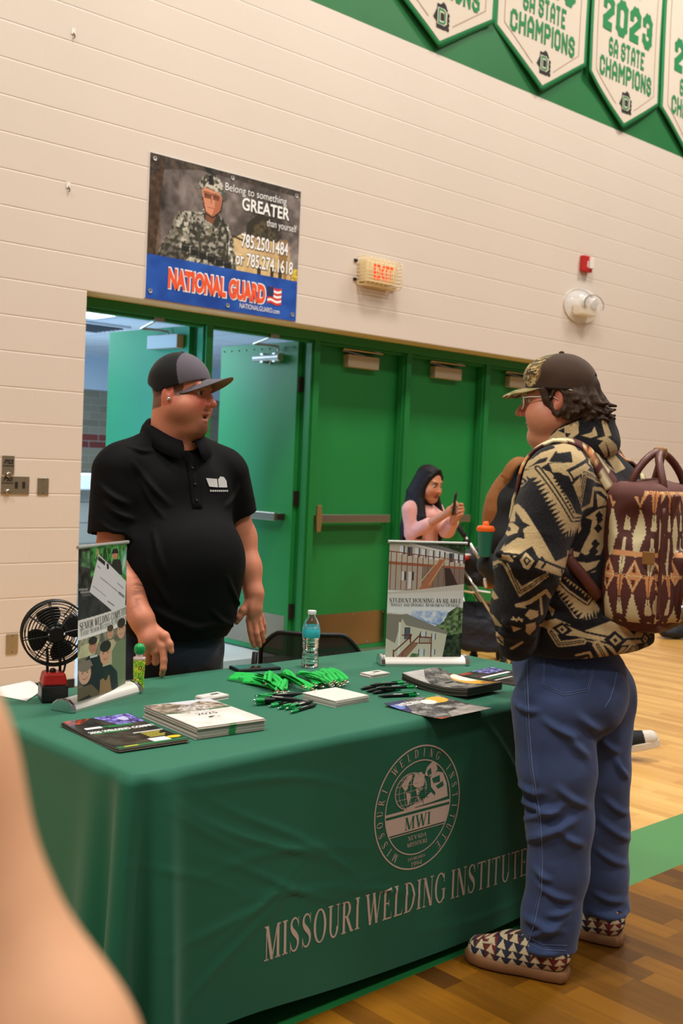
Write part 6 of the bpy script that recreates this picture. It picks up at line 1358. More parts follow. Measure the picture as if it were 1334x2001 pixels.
# his right arm
a0, a1, a2, a3 = vb(.215, -.0, 1.41), J(221, 1095, 3.71), J(246, 1152, 3.66), J(277, 1210, 3.60)
S.chain([a0, a1, a2, a3], [.05, .062, .056, .04], .03)
pm = J(291, 1243, 3.592); S.cone(a3, pm, .038, .036, .02); S.ell(J(295, 1250, 3.588), (.046, .03, .04), VR, .02)
for k, (mc, pp, dp, r) in enumerate((((304, 1272, 3.572), (304, 1294, 3.585), (300, 1288, 3.63), .0122), ((288, 1273, 3.578), (288, 1293, 3.595), (288, 1286, 3.64), .0118), ((273, 1268, 3.588), (274, 1286, 3.61), (276, 1280, 3.645), .0108))):
    S.chain([pm, J(*mc)], [.016, r*1.1], .012); S.chain([J(*mc), J(*pp), J(*dp)], [r, r*.95, r*.85], .004)
tip = onz(316.5, 1318, TZ+.011)
S.chain([pm, J(318, 1264, 3.568)], [.016, .0135], .012); S.chain([J(318, 1264, 3.568), J(320, 1290, 3.558), J(319, 1306, 3.553), tip], [.0132, .0118, .0108, .0096], .004)
S.chain([J(300, 1228, 3.6), J(322, 1243, 3.575), J(331, 1259, 3.567), J(335, 1273, 3.565)], [.018, .0145, .0118, .009], .008)
# his left arm, hanging
b0, b1, b2, b3 = vb(-.215, -.0, 1.41), J(470, 1050, 4.05), J(484, 1110, 4.02), J(496, 1160, 3.99)
S.chain([b0, b1, b2, b3], [.05, .055, .047, .034], .03)
pl_ = J(496, 1188, 3.98); S.cone(b3, pl_, .033, .03, .02); S.ell(J(496, 1192, 3.978), (.04, .022, .045), VR, .02)
for mc, pp, dp, tp, r in (((486, 1212, 3.965), (489, 1234, 3.955), (492, 1249, 3.955), (496, 1262, 3.96), .0115), ((497, 1215, 3.965), (501, 1238, 3.955), (504, 1251, 3.958), (507, 1262, 3.965), .0118), ((506, 1212, 3.975), (511, 1232, 3.97), (513, 1244, 3.975), (514, 1253, 3.98), .011), ((511, 1205, 3.995), (515, 1220, 3.995), (516, 1229, 4.0), (516, 1237, 4.0), .0098)):
    S.chain([pl_, J(*mc)], [.016, r*1.05], .010); S.chain([J(*mc), J(*pp), J(*dp), J(*tp)], [r, r*.95, r*.88, r*.76], .003)
S.chain([J(487, 1178, 3.97), J(475, 1193, 3.955), J(467, 1206, 3.95), J(462, 1216, 3.95)], [.019, .0145, .0122, .0095], .008)
V, Q = S.mesh(2)
cs = skin_cols(V, VO, VR, VS, (204, 128, 98), lips=(176, 88, 78), cheek=.7, beard=(96, 58, 42), brow=(104, 70, 48), scalp=(92, 60, 42), scalp_f=lambda x, y, z: ((y < .035-.25*np.clip(-z, 0, 1))*(z > -.052-.25*np.clip(-y-.03, -.02, .1))*(z < .09)*(np.abs(x) < .0775))*.85)
Lh = ((V-np.array(VO)) @ np.array(VR))/VS; mm = (np.abs(Lh[:, 0]) < .019) & (Lh[:, 1] > .05) & (Lh[:, 1] < .0895) & (Lh[:, 2] < -.066) & (Lh[:, 2] > -.083); cs[mm] = lin((48, 18, 18))
tz = np.exp(-(np.abs((V-np.array(a2)) @ np.array(RH)-.048)/.016)**2)*np.exp(-(np.abs(V[:, 2]-J(270, 1140, 3.7).z)/.07)**2)*(vnoise(200, 200, 9, 5)[(V[:, 2]*900).astype(int) % 200, (V[:, 1]*900).astype(int) % 200] > .48); cs = cs*(1-.5*tz[:, None])
for c_, r_ in ((tip+Vector((0, 0, .004))-FH*.008, .006), (J(463, 1215, 3.94), .007), (J(497, 1261, 3.952), .0055), (J(508, 1261, 3.955), .0055)): cs += (np.exp(-(np.linalg.norm(V-np.array(c_), axis=1)/r_)**4)*.16)[:, None]*(np.array((.9, .6, .55))-cs)
body = obj('body', (V, Q), m_skin, t, smooth=True, cols=cs)
eyes(t, VP, VR, VS, (.25, 1, -.05), (70, 74, 70))
obj('ear_stud', MB().sph(VP(.0885, -.004, -.026), (.0075, .0075, .0075), u=12, w=8), m_chrome, t, smooth=True)
# polo shirt
S = Sdf((1.72, 2.82, .72), (2.78, 3.68, 1.62), .0046)
Rb = basis(vf)
S.cone(vb(-.185, 0, 1.43), vb(.185, 0, 1.43), .078, .078, .04)
for sx in (-1, 1): S.cone(vb(sx*.05, -.02, 1.525), vb(sx*.19, -.005, 1.445), .055, .066, .04)
e1, e2 = J(219, 1046, 3.715), J(465, 1008, 4.04)
S.chain([a0, e1], [.088, .083], .03); S.chain([b0, e2], [.086, .072], .03)
# open sleeves and hem
for e, a, r in ((e1, a0, .075), (e2, b0, .064)):
    d = (e-a).normalized(); sl, g = S._win(np.array(e)-.16, np.array(e)+.16, 0); pl3 = (g[0]-e.x)*d.x+(g[1]-e.y)*d.y+(g[2]-e.z)*d.z; rr = np.sqrt((g[0]-e.x)**2+(g[1]-e.y)**2+(g[2]-e.z)**2)-.125
    cutter = np.maximum(-pl3, rr); S.d[sl] = np.maximum(S.d[sl], -cutter); S.cone(e-d*.02, e+d*.04, r, r, .004, 's')
S.ell(vb(0, .0, 1.33), (.235, .155, .19), Rb, .03); S.ell(vb(-.01, .075, 1.10), (.228, .19, .22), Rb, .07); S.ell(vb(-.01, .05, .93), (.215, .18, .16), Rb, .07); S.ell(vb(0, -.04, 1.2), (.22, .15, .25), Rb, .05)
S.cut(vb(0, 0, .845), (0, 0, -1))
V, Q = S.mesh(3); N = normals(V, Q)
dz = np.clip((1.30-V[:, 2])/.3, 0, 1); V = V+N*((wob(V, 4, 14, 4, [(0, .2, 1), (.5, 0, 1)])*.002)[:, None])
V = crease(V, Q, [((262, 905), (330, 985), .010), ((275, 940), (318, 1010), .009), ((190, 945), (250, 985), .010), ((205, 985), (262, 1015), .010), ((195, 1020), (240, 1040), .008), ((465, 950), (440, 990), .009), ((300, 1190), (390, 1225), .010), ((330, 1225), (440, 1215), .009), ((445, 1130), (472, 1190), .010), ((290, 1100), (330, 1180), .010), ((300, 1040), (322, 1120), .009), ((410, 1190), (460, 1225), .009), ((250, 870), (300, 880), .008)], 1.1)
m_polo = cloth_mat('black_polo_cloth', (11, 11, 13), .75, (900, .25, .0006), .0, (30, .1), .14)
shirt = obj('polo_shirt', (V, Q), m_polo, t, smooth=True)
# collar with open neck
V_ = []; n_ = 44; Rc = basis(vf)
for i in range(n_+1):
    a = rad(-90+14+332*i/n_); fr_ = -math.sin(a); sx = math.cos(a); op = max(0, fr_); bk_ = max(0, -fr_)
    for rr, zz in ((.084, 1.572-.05*op**1.5+.03*bk_), (.095, 1.578-.054*op**1.5+.03*bk_), (.108+.006*op, 1.565-.058*op+.02*bk_), (.12+.02*op, 1.528-.07*op**1.2+.008*bk_)): V_.append(tuple(vb(sx*rr*1.0, fr_*rr*1.06-.012+.012*op, zz)))
obj('collar', (V_, [(4*i+j, 4*i+4+j, 4*i+5+j, 4*i+1+j) for i in range(n_) for j in range(3)]), m_polo, t, smooth=True, solid=.004)
def on_shirt(pts, lift=.002):
    """drop points along the man's forward axis onto the shirt"""
    bv = on_shirt.bv; out = []
    for p in pts: h_ = bv.ray_cast(Vector(p)+vf*.6, -vf, 1.2); out.append(tuple((h_[0] if h_[0] is not None else Vector(p))+vf*lift))
    return out
on_shirt.bv = BVHTree.FromPolygons([tuple(v) for v in V], [tuple(map(int, q)) for q in Q])
pk = MB(); P_ = []
for i in range(9): z = 1.46-.02*i; P_ += on_shirt([vb(-.018, 0, z), vb(.018, 0, z)], .003)
pk.add(P_, [(2*i, 2*i+1, 2*i+3, 2*i+2) for i in range(8)]); obj('placket', pk, m_polo, t, smooth=True, solid=.002)
for z in (1.435, 1.38, 1.325): obj('button', MB().sph(on_shirt([vb(0, 0, z)], .005)[0], (.0055, .0055, .0055), u=10, w=6), m_black, t, smooth=True)
lg = MB(); m_sil = mat('silver_embroidery', (190, 186, 182), .6)
def emb(poly): P = on_shirt([vb(-.100-x*1.12, 0, 1.385+z*1.12) for x, z in poly], .0028); lg.add(P, [tuple(range(len(P)))])
emb([(-.045, .016), (.0, .014), (.0, -.012), (-.036, -.010)]); emb([(.004, .012), (.018, .022), (.036, .02), (.046, .008), (.046, -.012), (.004, -.012)])
for i in range(9): emb([(-.034+.0095*i, -.02), (-.027+.0095*i, -.02), (-.027+.0095*i, -.0255), (-.034+.0095*i, -.0255)])
obj('chest_logo', lg, m_sil, shirt)
# jeans, shoes
m_djean = cloth_mat('dark_denim', (30, 36, 50), .8, (500, .3, .0006), .15, (9, .18))
S = Sdf((1.85, 2.95, .03), (2.75, 3.65, 1.0), .007)
S.ell(vb(0, .0, .88), (.2, .155, .13), Rb, .04); S.ell(vb(0, .02, .80), (.195, .16, .14), Rb, .04)
for sx in (-1, 1): S.chain([vb(sx*.1, 0, .78), vb(sx*.115, .02, .45), vb(sx*.12, -.01, .1)], [.115, .085, .075], .03)
S.cut(vb(0, 0, .07), (0, 0, -1)); V, Q = S.mesh(2); N = normals(V, Q); V = V+N*((wob(V, 9, 30, 6, [(0, .2, 1), (.6, 0, .8)])*.005)[:, None]); obj('jeans', (V, Q), m_djean, t, smooth=True)
for sx in (-1, 1): S = Sdf(vb(sx*.12, .06, .05)-Vector((.2, .2, .08)), vb(sx*.12, .06, .05)+Vector((.2, .2, .12)), .006); S.chain([vb(sx*.12, -.03, .05), vb(sx*.13, .13, .04)], [.045, .04], .02); S.cut((0, 0, .004), (0, 0, -1)); obj('shoe', S.mesh(1), m_penblack, t, smooth=True)
# cap
S, P = cap_sdf(VO, VR, VS); S.ell(P(0, -.014, .032), [.089*VS, .1105*VS, .105*VS], VR, .01); S.cut(P(0, .05, .034), VR @ Vector((0, .40, -1)), .002)
S.ell(P(0, -.02, .02), [.081*VS, .103*VS, .095*VS], VR, .004, 's'); V, Q = S.mesh(2); L = ((V-np.array(VO)) @ np.array(VR))/VS
fr_ = L[:, 1]-.0-.32*np.clip(.1-L[:, 2], 0, .1) > .002; cc = np.where(fr_[:, None], lin((92, 84, 92)), lin((15, 15, 16)))
m_cap = mat('cap_cloth', 'attr', .8, spec=.25, bump=(700, .35, .0006), sheen=.1); cap = obj('cap', (V, Q), m_cap, t, smooth=True, cols=cc)
obj('cap_button', MB().sph(P(0, -.012, .138), [.007*VS, .007*VS, .004*VS], VR, 10, 6), cloth_mat('grey_cap_cloth', (86, 80, 86)), cap, smooth=True)
vb_, fb_ = brim(P, VS, .099, .080, .077, -.013, .056, .050, sq=2.6); L = ((np.array(vb_)-np.array(VO)) @ np.array(VR))/VS
m_br = cloth_mat('grey_brim_cloth', (86, 79, 86)); m_bu = cloth_mat('brown_brim_lining', (112, 92, 68)); bo = obj('brim', (vb_, fb_), [m_br, m_bu], cap, smooth=True)
for p in bo.data.polygons: p.material_index = 1 if p.index < 512 and p.index % 2 == 0 else 0
# ---------------------------------------------------------------- the young man in the patterned fleece
sf = Vector((-.43, .90, 0)).normalized(); sl_ = Vector((-sf.y, sf.x, 0))       # forward, his left
SO, SS = J(1091, 784, 3.3), .97; SR = basis(sf, rad(-4))
c0 = J(1112, 1000, 3.3); t = thing('person', 'young man with brown cap, cream and black fleece and blue jeans facing the table', 'person', (c0.x, c0.y, 0))
Rs = basis(sf)
S = Sdf(SO-Vector((.24, .24, .34)), SO+Vector((.24, .24, .2)), .0034)
SP = head_sdf(S, SO, SR, SS, fat=.5, nose=1.05, neck=.062, neck_to=J(1120, 880, 3.3)); S.ell(J(1120, 900, 3.3), (.13, .1, .07), Rs, .04)
V, Q = S.mesh(2); obj('body', (V, Q), m_skin, t, smooth=True, cols=skin_cols(V, SO, SR, SS, (206, 138, 108), cheek=.55, lips=(186, 100, 90)))
eyes(t, SP, SR, SS, (0, 1, 0))
# glasses
gm = MB(); m_gl = mat('clear_frame', (216, 206, 196), .2, spec=.6); lens = MB()
for sx in (-1, 1):
    ring_ = [SP(sx*.036+.025*math.copysign(abs(math.cos(a))**.7, math.cos(a)), .107-.012*abs(math.cos(a)), .000+.021*math.copysign(abs(math.sin(a))**.7, math.sin(a))) for a in np.linspace(0, 2*PI, 24, endpoint=False)]
    gm.tube(ring_, .0018, 6, closed=True); gm.tube([SP(sx*.061, .098, .012), SP(sx*.074, .07, .012), SP(sx*.082, .0, .008), SP(sx*.082, -.016, -.004)], .0017, 6); lens.add([tuple(p) for p in ring_], [tuple(range(24))])
gm.tube([SP(-.012, .108, .006), SP(0, .115, .008), SP(.012, .108, .006)], .0018, 6)
ge = obj('glasses', gm, m_gl, t, smooth=True); m_ls = mat('spectacle_lens', (150, 140, 130), .05, alpha=.35); obj('lens', lens, m_ls, ge)
# hair: overlapping locks under the cap
S = Sdf(SO-Vector((.26, .26, .22)), SO+Vector((.26, .26, .14)), .003); g = random.Random(4)
S.ell(SP(0, -.03, .03), [.082*SS, .098*SS, .08*SS], SR, .01)
for ring_i, (z0, ln, n_) in enumerate(((.03, .06, 30), (.012, .062, 30), (-.008, .06, 28), (-.026, .05, 24))):
    for i in range(n_):
        a = rad(172+196*((i+.5*(ring_i % 2))/(n_-.5)))+g.uniform(-.05, .05); ca, sa = math.cos(a), math.sin(a); back = max(0, -sa)
        r0 = Vector((.077*ca, -.02+.096*sa, z0)); L_ = ln*(.6+.55*back)*g.uniform(.8, 1.12); o1 = (.004+.010*back)*g.uniform(.5, 1.3); o2 = (.008+.034*back)*g.uniform(.5, 1.2); tw = g.uniform(-.012, .012)
        p1 = r0+Vector((ca*o1, sa*o1, -L_*.45)); p2_ = r0+Vector((ca*o1*1.6+tw*.5, sa*(o1*1.8+.004), -L_*.8)); p3_ = r0+Vector((ca*o2+tw, sa*o2*1.15, -L_*.92+.01*back*g.uniform(0, 1.4)))
        S.chain([SP(*r0), SP(*p1), SP(*p2_), SP(*p3_)], [.0105, .0105, .0085, .0045], .0035)
for sx in (-1, 1):
    S.chain([SP(sx*.074, .03, .03), SP(sx*.077, .022, .0), SP(sx*.08, .008, -.028)], [.014, .012, .004], .006); S.ell(SP(sx*.088, -.014, -.006), [.012*SS, .017*SS, .034*SS], SR, .004, 's')
V, Q = S.mesh(1); k = NT('brown_hair'); mp = k.node('ShaderNodeMapping'); mp.inputs['Scale'].default_value = (1, 1, .18); k.link(k.obj(), mp.inputs[0]); n_ = k.noise(240, 4, mp.outputs[0])
k.link(k.mix(n_, rgba((34, 23, 16)), rgba((78, 56, 40))), k.b.inputs['Base Color']); k.link(k.bump(n_, .7, .003), k.b.inputs['Normal']); k.b.inputs['Roughness'].default_value = .6; k.b.inputs['Specular IOR Level'].default_value = .2; m_hair = k.m
obj('hair', (V, Q), m_hair, t, smooth=True)
# cap: brown mesh crown, camouflage front and flat brim
S, P = cap_sdf(SO, SR, SS); S.ell(P(0, -.012, .036), [.09*SS, .113*SS, .110*SS], SR, .01); S.ell(P(0, .03, .08), [.076*SS, .076*SS, .058*SS], SR, .02)
S.cut(P(0, .04, .036), SR @ Vector((0, .13, -1)), .002); S.ell(P(0, -.015, .01), [.082*SS, .104*SS, .11*SS], SR, .003, 's')
S.ell(P(0, -.125, .045), [.035*SS, .04*SS, .03*SS], SR, .004, 's')
V, Q = S.mesh(2); L = ((V-np.array(SO)) @ np.array(SR))/SS; n1 = vnoise(300, 300, 13, 3)[(L[:, 0]*1000+150).astype(int) % 300, (L[:, 2]*1000+150).astype(int) % 300]
camo_c = np.where((n1 > .55)[:, None], lin((70, 50, 36)), np.where((n1 > .47)[:, None], lin((198, 174, 120)), np.where((n1 > .38)[:, None], lin((126, 96, 50)), lin((92, 92, 62)))))
fr_ = L[:, 1]+.55*(L[:, 2]-.04) > .066+.008*np.sin(L[:, 2]*70); cc = np.where(fr_[:, None], camo_c, lin((66, 46, 32))*(.85+.3*n1[:, None])); cap = obj('cap', (V, Q), m_cap, t, smooth=True, cols=cc)
obj('cap_button', MB().sph(P(0, -.012, .148), (.009*SS, .009*SS, .006*SS), SR, 10, 6), cloth_mat('brown_cap_cloth', (70, 50, 36)), cap, smooth=True)
vb2, fb2 = brim(P, SS, .10, .074, .082, .022, .008, .040, th=.005, n=24, sq=3.2); L = ((np.array(vb2)-np.array(SO)) @ np.array(SR))/SS
n1 = vnoise(300, 300, 12, 8)[(L[:, 0]*1000+150).astype(int) % 300, (L[:, 1]*1000+150).astype(int) % 300]
cc = np.where((n1 > .58)[:, None], lin((84, 62, 66)), np.where((n1 > .5)[:, None], lin((206, 190, 140)), np.where((n1 > .42)[:, None], lin((150, 124, 66)), lin((98, 108, 70)))))
obj('brim', (vb2, fb2), m_cap, cap, smooth=True, cols=cc)
hk = MB().tube([P(-.088*math.sqrt(max(0, 1-((y_+.012)/.1125)**2))-.004, y_, z_) for y_, z_ in ((-.045, .026), (-.06, .0235), (-.075, .021), (-.079, .017), (-.078, .011), (-.072, .0095), (-.069, .012))], .0016, 6); obj('fish_hook_pin', hk, m_gold, cap, smooth=True)
bd = MB().tube([P(.0905*math.cos(a)*.985, -.012+.1135*math.sin(a)*.985, .040+.13*(.113*math.sin(a)-.05)) for a in np.linspace(0, 2*PI, 48, endpoint=False)], .0028, 6, closed=True); obj('cap_band', bd, cloth_mat('dark_cap_band', (34, 24, 20)), cap, smooth=True)
# ---------------------------------------------------------------- fleece jacket; pattern drawn on a flat sheet in the jacket's own side view
CRM, BLK = (206, 178, 130), (27, 25, 29)
PX0, PY0, PX1, PY1 = 930, 790, 1330, 1330
cv = Canvas(PX1-PX0, PY1-PY0, 1.0, BLK)
def p2(*q): return [(940+x/4.447-PX0, 840+y/4.447-PY0) for x, y in q]
def p3(*q): return [(940+x/3.706-PX0, 1080+y/3.706-PY0) for x, y in q]
def comb(pts, a, b, n, dx, dy, col):
    """spiky edge between a and b, spikes pointing along (dx, dy)"""
    (ax, ay), (bx, by) = pts(a, b)
    for i in range(n):
        u0, u1, um = i/n, (i+.9)/n, (i+.45)/n; k_ = .7+.6*((i*7) % 5)/5
        cv.poly([(ax+(bx-ax)*u0, ay+(by-ay)*u0), (ax+(bx-ax)*u1, ay+(by-ay)*u1), (ax+(bx-ax)*um+dx*k_, ay+(by-ay)*um+dy*k_)], col)
def dbl(pl, w=9.5, l=2.6):
    cv.line(pl, w, BLK); cv.line(pl, w-2*l, CRM); 
def vee(pl, w, lines=True):
    cv.line(pl, w, CRM)
    if lines: cv.line(pl, 5.2, BLK); cv.line(pl, 1.9, CRM)
# upper sleeve and shoulder
cv.poly(p2((395, 345), (400, 300), (520, 195), (640, 150), (735, 165), (735, 280), (560, 285), (500, 330)), CRM); cv.poly(p2((560, 275), (620, 185), (735, 160), (735, 285)), BLK); cv.poly(p2((420, 330), (500, 255), (560, 235), (540, 275), (470, 300)), BLK)
cv.poly(p2((735, 165), (840, 185), (862, 262), (690, 350), (560, 290), (735, 282)), CRM); cv.poly(p2((560, 290), (700, 350), (730, 440), (700, 445), (640, 370), (580, 365)), CRM)
cv.poly(p2((700, 368), (850, 285), (885, 330), (735, 418)), CRM); cv.line(p2((690, 352), (860, 258), (900, 330), (735, 425), (700, 360)), 3.4, BLK)
cv.poly(p2((870, 290), (910, 230), (970, 235), (1015, 310), (950, 335)), CRM); cv.poly(p2((905, 290), (930, 255), (955, 290), (930, 320)), BLK); cv.poly(p2((985, 260), (1030, 300), (1020, 380), (960, 340)), CRM); cv.poly(p2((930, 340), (1020, 320), (1020, 385)), BLK)
vee(p2((825, 368), (1088, 470), (1090, 320)), 13); vee(p2((825, 395), (805, 520), (790, 650)), 9); cv.poly(p2((720, 480), (790, 400), (800, 560), (765, 580)), CRM)
cv.line(p2((805, 690), (925, 650), (925, 505), (1010, 515), (1095, 600)), 7.5, CRM); cv.poly(p2((965, 545), (1040, 600), (1060, 650), (975, 665)), CRM)
cv.poly(p2((880, 760), (935, 720), (975, 690), (1090, 650), (1075, 900), (1000, 1080), (880, 1085), (840, 1060), (865, 1000), (920, 890), (935, 780)), CRM)
for x, y, r in ((990, 740, 34), (995, 775, 28), (985, 850, 36), (962, 985, 36), (945, 1050, 40), (915, 1090, 26)): cv.poly(p2((x-r, y), (x, y-r*1.2), (x+r, y), (x, y+r*1.2)), BLK)
cv.line(p2((985, 740), (985, 850)), 3, BLK); cv.line(p2((960, 960), (930, 1100)), 3, BLK)
# big feathered band
cv.poly(p2((480, 325), (360, 370), (280, 470), (235, 600), (240, 680), (430, 420), (650, 920), (830, 900), (852, 860), (840, 765), (730, 770)), CRM)
cv.poly(p2((490, 325), (570, 370), (600, 420), (640, 500), (700, 600), (760, 710), (840, 740), (840, 700), (830, 770), (720, 750)), CRM)
cv.poly(p2((580, 365), (700, 400), (815, 690), (830, 735), (760, 715)), BLK); comb(p2, (590, 400), (750, 715), 11, -5, 3, BLK)
dbl(p2((480, 330), (610, 560), (730, 770), (840, 765)))
comb(p2, (430, 420), (650, 920), 15, 13, -8, BLK); comb(p2, (650, 925), (830, 900), 7, 1, -16, BLK); comb(p2, (250, 620), (430, 425), 9, -3, -10, BLK)
# lower-left zigzag
cv.poly(p2((330, 645), (370, 700), (580, 1120), (690, 1082), (685, 1215), (640, 1210), (450, 1125), (400, 1020), (290, 1080), (165, 1065), (205, 1000), (235, 930), (215, 870), (245, 760)), CRM)
cv.poly(p2((310, 715), (350, 800), (395, 825), (345, 860), (350, 940), (300, 935), (200, 1025), (225, 940), (290, 900), (240, 830), (300, 800)), BLK); cv.poly(p2((240, 830), (285, 815), (320, 850), (300, 900), (240, 900)), CRM); cv.ell(940+252/4.447-PX0, 840+868/4.447-PY0, 3, 5, BLK)
cv.poly(p2((690, 1030), (840, 1065), (820, 1100), (690, 1125)), CRM); cv.poly(p2((820, 1170), (1000, 1120), (960, 1180), (870, 1260)), CRM); cv.line(p2((830, 1150), (990, 1100)), 5, BLK)
# band with diamond across the elbow
cv.poly(p2((155, 1065), (420, 1090), (680, 1195), (650, 1260), (430, 1180), (160, 1135)), CRM)
cv.line(p2((155, 1070), (420, 1092), (690, 1200)), 4.2, BLK); cv.line(p2((160, 1135), (420, 1190), (640, 1262)), 4.2, BLK); cv.line(p2((640, 1200), (660, 1260)), 4, BLK)
cv.poly(p2((250, 1110), (400, 1000), (450, 1110), (340, 1290)), BLK); cv.poly(p2((300, 1120), (350, 1050), (410, 1120), (350, 1230)), CRM); cv.poly(p2((325, 1120), (350, 1085), (385, 1120), (350, 1170)), BLK); cv.poly(p2((340, 1120), (352, 1100), (368, 1120), (352, 1145)), CRM)
for a in (235, 470): cv.line(p2((a, 1090), (a+30, 1130), (a, 1175)), 4, BLK)
# forearm
cv.poly(p3((115, 60), (150, 70), (270, 235), (430, 120), (440, 150), (262, 322), (150, 95)), CRM); cv.poly(p3((215, 85), (265, 190), (340, 120)), BLK); cv.line(p3((172, 75), (262, 285), (425, 140)), 5.5, BLK); cv.line(p3((172, 75), (262, 285), (425, 140)), 1.9, CRM)
cv.poly(p3((75, 130), (110, 70), (150, 66), (130, 90), (95, 140)), CRM); cv.line(p3((80, 140), (130, 85)), 2, BLK)
cv.poly(p3((90, 265), (135, 350), (110, 370), (75, 300)), CRM); cv.line(p3((250, 385), (330, 350), (430, 262)), 8, CRM); cv.line(p3((430, 262), (470, 310)), 7, CRM); cv.poly(p3((240, 380), (290, 355), (310, 400), (260, 400)), CRM)
cv.poly(p3((300, 450), (330, 405), (390, 415), (395, 455), (340, 485)), CRM); cv.poly(p3((310, 520), (375, 500), (385, 550), (345, 605), (315, 580)), CRM); cv.line(p3((400, 320), (420, 440)), 5, CRM)
cv.line(p3((215, 490), (285, 485)), 3, CRM); cv.line(p3((225, 475), (250, 500)), 3, CRM); cv.line(p3((260, 475), (285, 500)), 3, CRM); cv.poly(p3((215, 540), (285, 555), (235, 590)), CRM)
cv.poly(p3((80, 465), (110, 490), (165, 560), (120, 560)), CRM); cv.poly(p3((55, 505), (80, 480), (100, 560), (130, 610), (180, 650), (190, 720), (110, 690)), CRM); cv.line(p3((70, 560), (130, 570)), 3.5, BLK); cv.line(p3((130, 640), (180, 700)), 3, BLK); cv.line(p3((240, 730), (300, 670)), 6, CRM)
# body below the elbow
cv.poly(p3((515, 165), (545, 165), (600, 240), (745, 372), (780, 310), (830, 400), (800, 455), (720, 480), (660, 470), (620, 400), (560, 320)), CRM); cv.poly(p3((570, 165), (640, 190), (770, 310), (745, 345), (620, 250)), BLK); comb(p3, (590, 170), (770, 310), 9, -4, 7, CRM)
dbl(p3((525, 170), (620, 275), (745, 362), (785, 300)), 8.5, 2.3); comb(p3, (540, 290), (700, 500), 9, 10, -9, BLK); comb(p3, (690, 505), (820, 440), 6, 0, -14, BLK); cv.poly(p3((590, 30), (640, 60), (570, 75)), CRM)
cv.poly(p3((660, 60), (760, 70), (800, 130), (720, 150)), CRM); cv.line(p3((700, 160), (830, 90)), 5, BLK); cv.poly(p3((480, 380), (540, 430), (520, 475)), CRM)
# waist band and hem
cv.poly(p3((408, 545), (540, 485), (620, 515), (700, 560), (880, 468), (960, 500), (1010, 525), (1180, 500), (1262, 512), (1250, 590), (1100, 640), (1000, 632), (800, 640), (640, 600), (520, 600), (480, 570)), CRM)
cv.poly(p3((1000, 520), (1140, 500), (1050, 570)), BLK); cv.line(p3((600, 520), (720, 560), (900, 585), (1100, 600), (1230, 590)), 3.5, BLK); cv.line(p3((640, 600), (800, 615), (960, 640), (1120, 640)), 3.5, BLK)
for x, y, sx, sy in ((580, 560, 62, 52), (905, 600, 75, 66), (1150, 610, 50, 50)): cv.poly(p3((x-sx, y), (x, y-sy), (x+sx, y), (x, y+sy)), BLK); cv.poly(p3((x-sx*.55, y), (x, y-sy*.6), (x+sx*.55, y), (x, y+sy*.6)), CRM); cv.poly(p3((x-sx*.2, y), (x, y-sy*.25), (x+sx*.2, y), (x, y+sy*.25)), BLK)
vee(p3((515, 590), (560, 670), (700, 625)), 12); vee(p3((790, 640), (885, 800), (1035, 650)), 17); cv.poly(p3((840, 640), (920, 720), (985, 645)), CRM); cv.poly(p3((880, 640), (920, 695), (950, 640)), BLK); cv.line(p3((665, 735), (742, 700), (790, 795)), 5, CRM); cv.poly(p3((710, 760), (735, 735), (750, 765)), CRM); vee(p3((1060, 650), (1100, 800), (1160, 660)), 9)
# collar and back of the shoulder
def pq(*q): return [(x-PX0, y-PY0) for x, y in q]
cv.poly(pq((1060, 862), (1085, 838), (1120, 822), (1118, 848), (1100, 862), (1064, 866)), CRM); cv.poly(pq((1083, 842), (1094, 836), (1094, 848)), BLK); cv.poly(pq((1094, 846), (1104, 848), (1096, 858)), BLK); cv.poly(pq((1122, 852), (1142, 846), (1149, 834), (1154, 852), (1140, 857)), CRM); cv.poly(pq((1164, 824), (1174, 820), (1184, 852), (1170, 856)), CRM)
cv.poly(pq((1146, 860), (1172, 852), (1196, 870), (1225, 915), (1200, 925), (1165, 885)), CRM); cv.poly(pq((1168, 862), (1190, 900), (1200, 920), (1184, 905)), BLK); cv.poly(pq((1140, 856), (1165, 862), (1150, 875)), BLK); cv.poly(pq((1080, 870), (1118, 862), (1122, 880), (1082, 886)), CRM)
LXv = Vector((.578, -.816, 0)).normalized(); REFD = 3.17
def lookup(V, ref=None):
    """side-view coordinates of points -> colour"""
    lat = V @ np.array(RH); ref = 3.0+.22*np.clip((lat-.46)/.36, 0, 1) if ref is None else ref; x = 667+F*lat/ref-PX0; hz = 0
    y = (1000.5-F*math.tan(PITCH)-.0)+(667-667-PX0*0)*0; px = x+PX0
    yy = 906.4+(px-667)*.0432+(EYE-V[:, 2])*F/ref-PY0
    px2 = x-(yy+PY0-(906.4+(px-667)*.0432))*.0432
    xi = np.clip(px2, 0, cv.w-1.001); yi = np.clip(yy, 0, cv.h-1.001); a, b = yi.astype(int), xi.astype(int); fy, fx = (yi-a)[:, None], (xi-b)[:, None]; A = cv.a
    return lin((A[a, b]*(1-fx)+A[a, b+1]*fx)*(1-fy)+(A[a+1, b]*(1-fx)+A[a+1, b+1]*fx)*fy)
k = NT('fleece'); at = k.node('ShaderNodeAttribute', attribute_name='Col'); f1 = k.noise(420, 3); mm_ = k.math('MULTIPLY_ADD', f1, .5, .75); vs_ = k.node('ShaderNodeVectorMath', operation='SCALE'); k.link(at.outputs['Color'], vs_.inputs[0]); k.link(mm_, vs_.inputs['Scale'])
k.link(vs_.outputs[0], k.b.inputs['Base Color']); k.b.inputs['Roughness'].default_value = .95; k.b.inputs['Specular IOR Level'].default_value = .15; k.b.inputs['Sheen Weight'].default_value = .15
k.link(k.bump(f1, .9, .004, k.bump(k.noise(110, 2), .4, .006)), k.b.inputs['Normal']); m_fleece = k.m
def sb(l, f, z): return Vector((c0.x, c0.y, 0))+sl_*l+sf*f+Vector((0, 0, z))
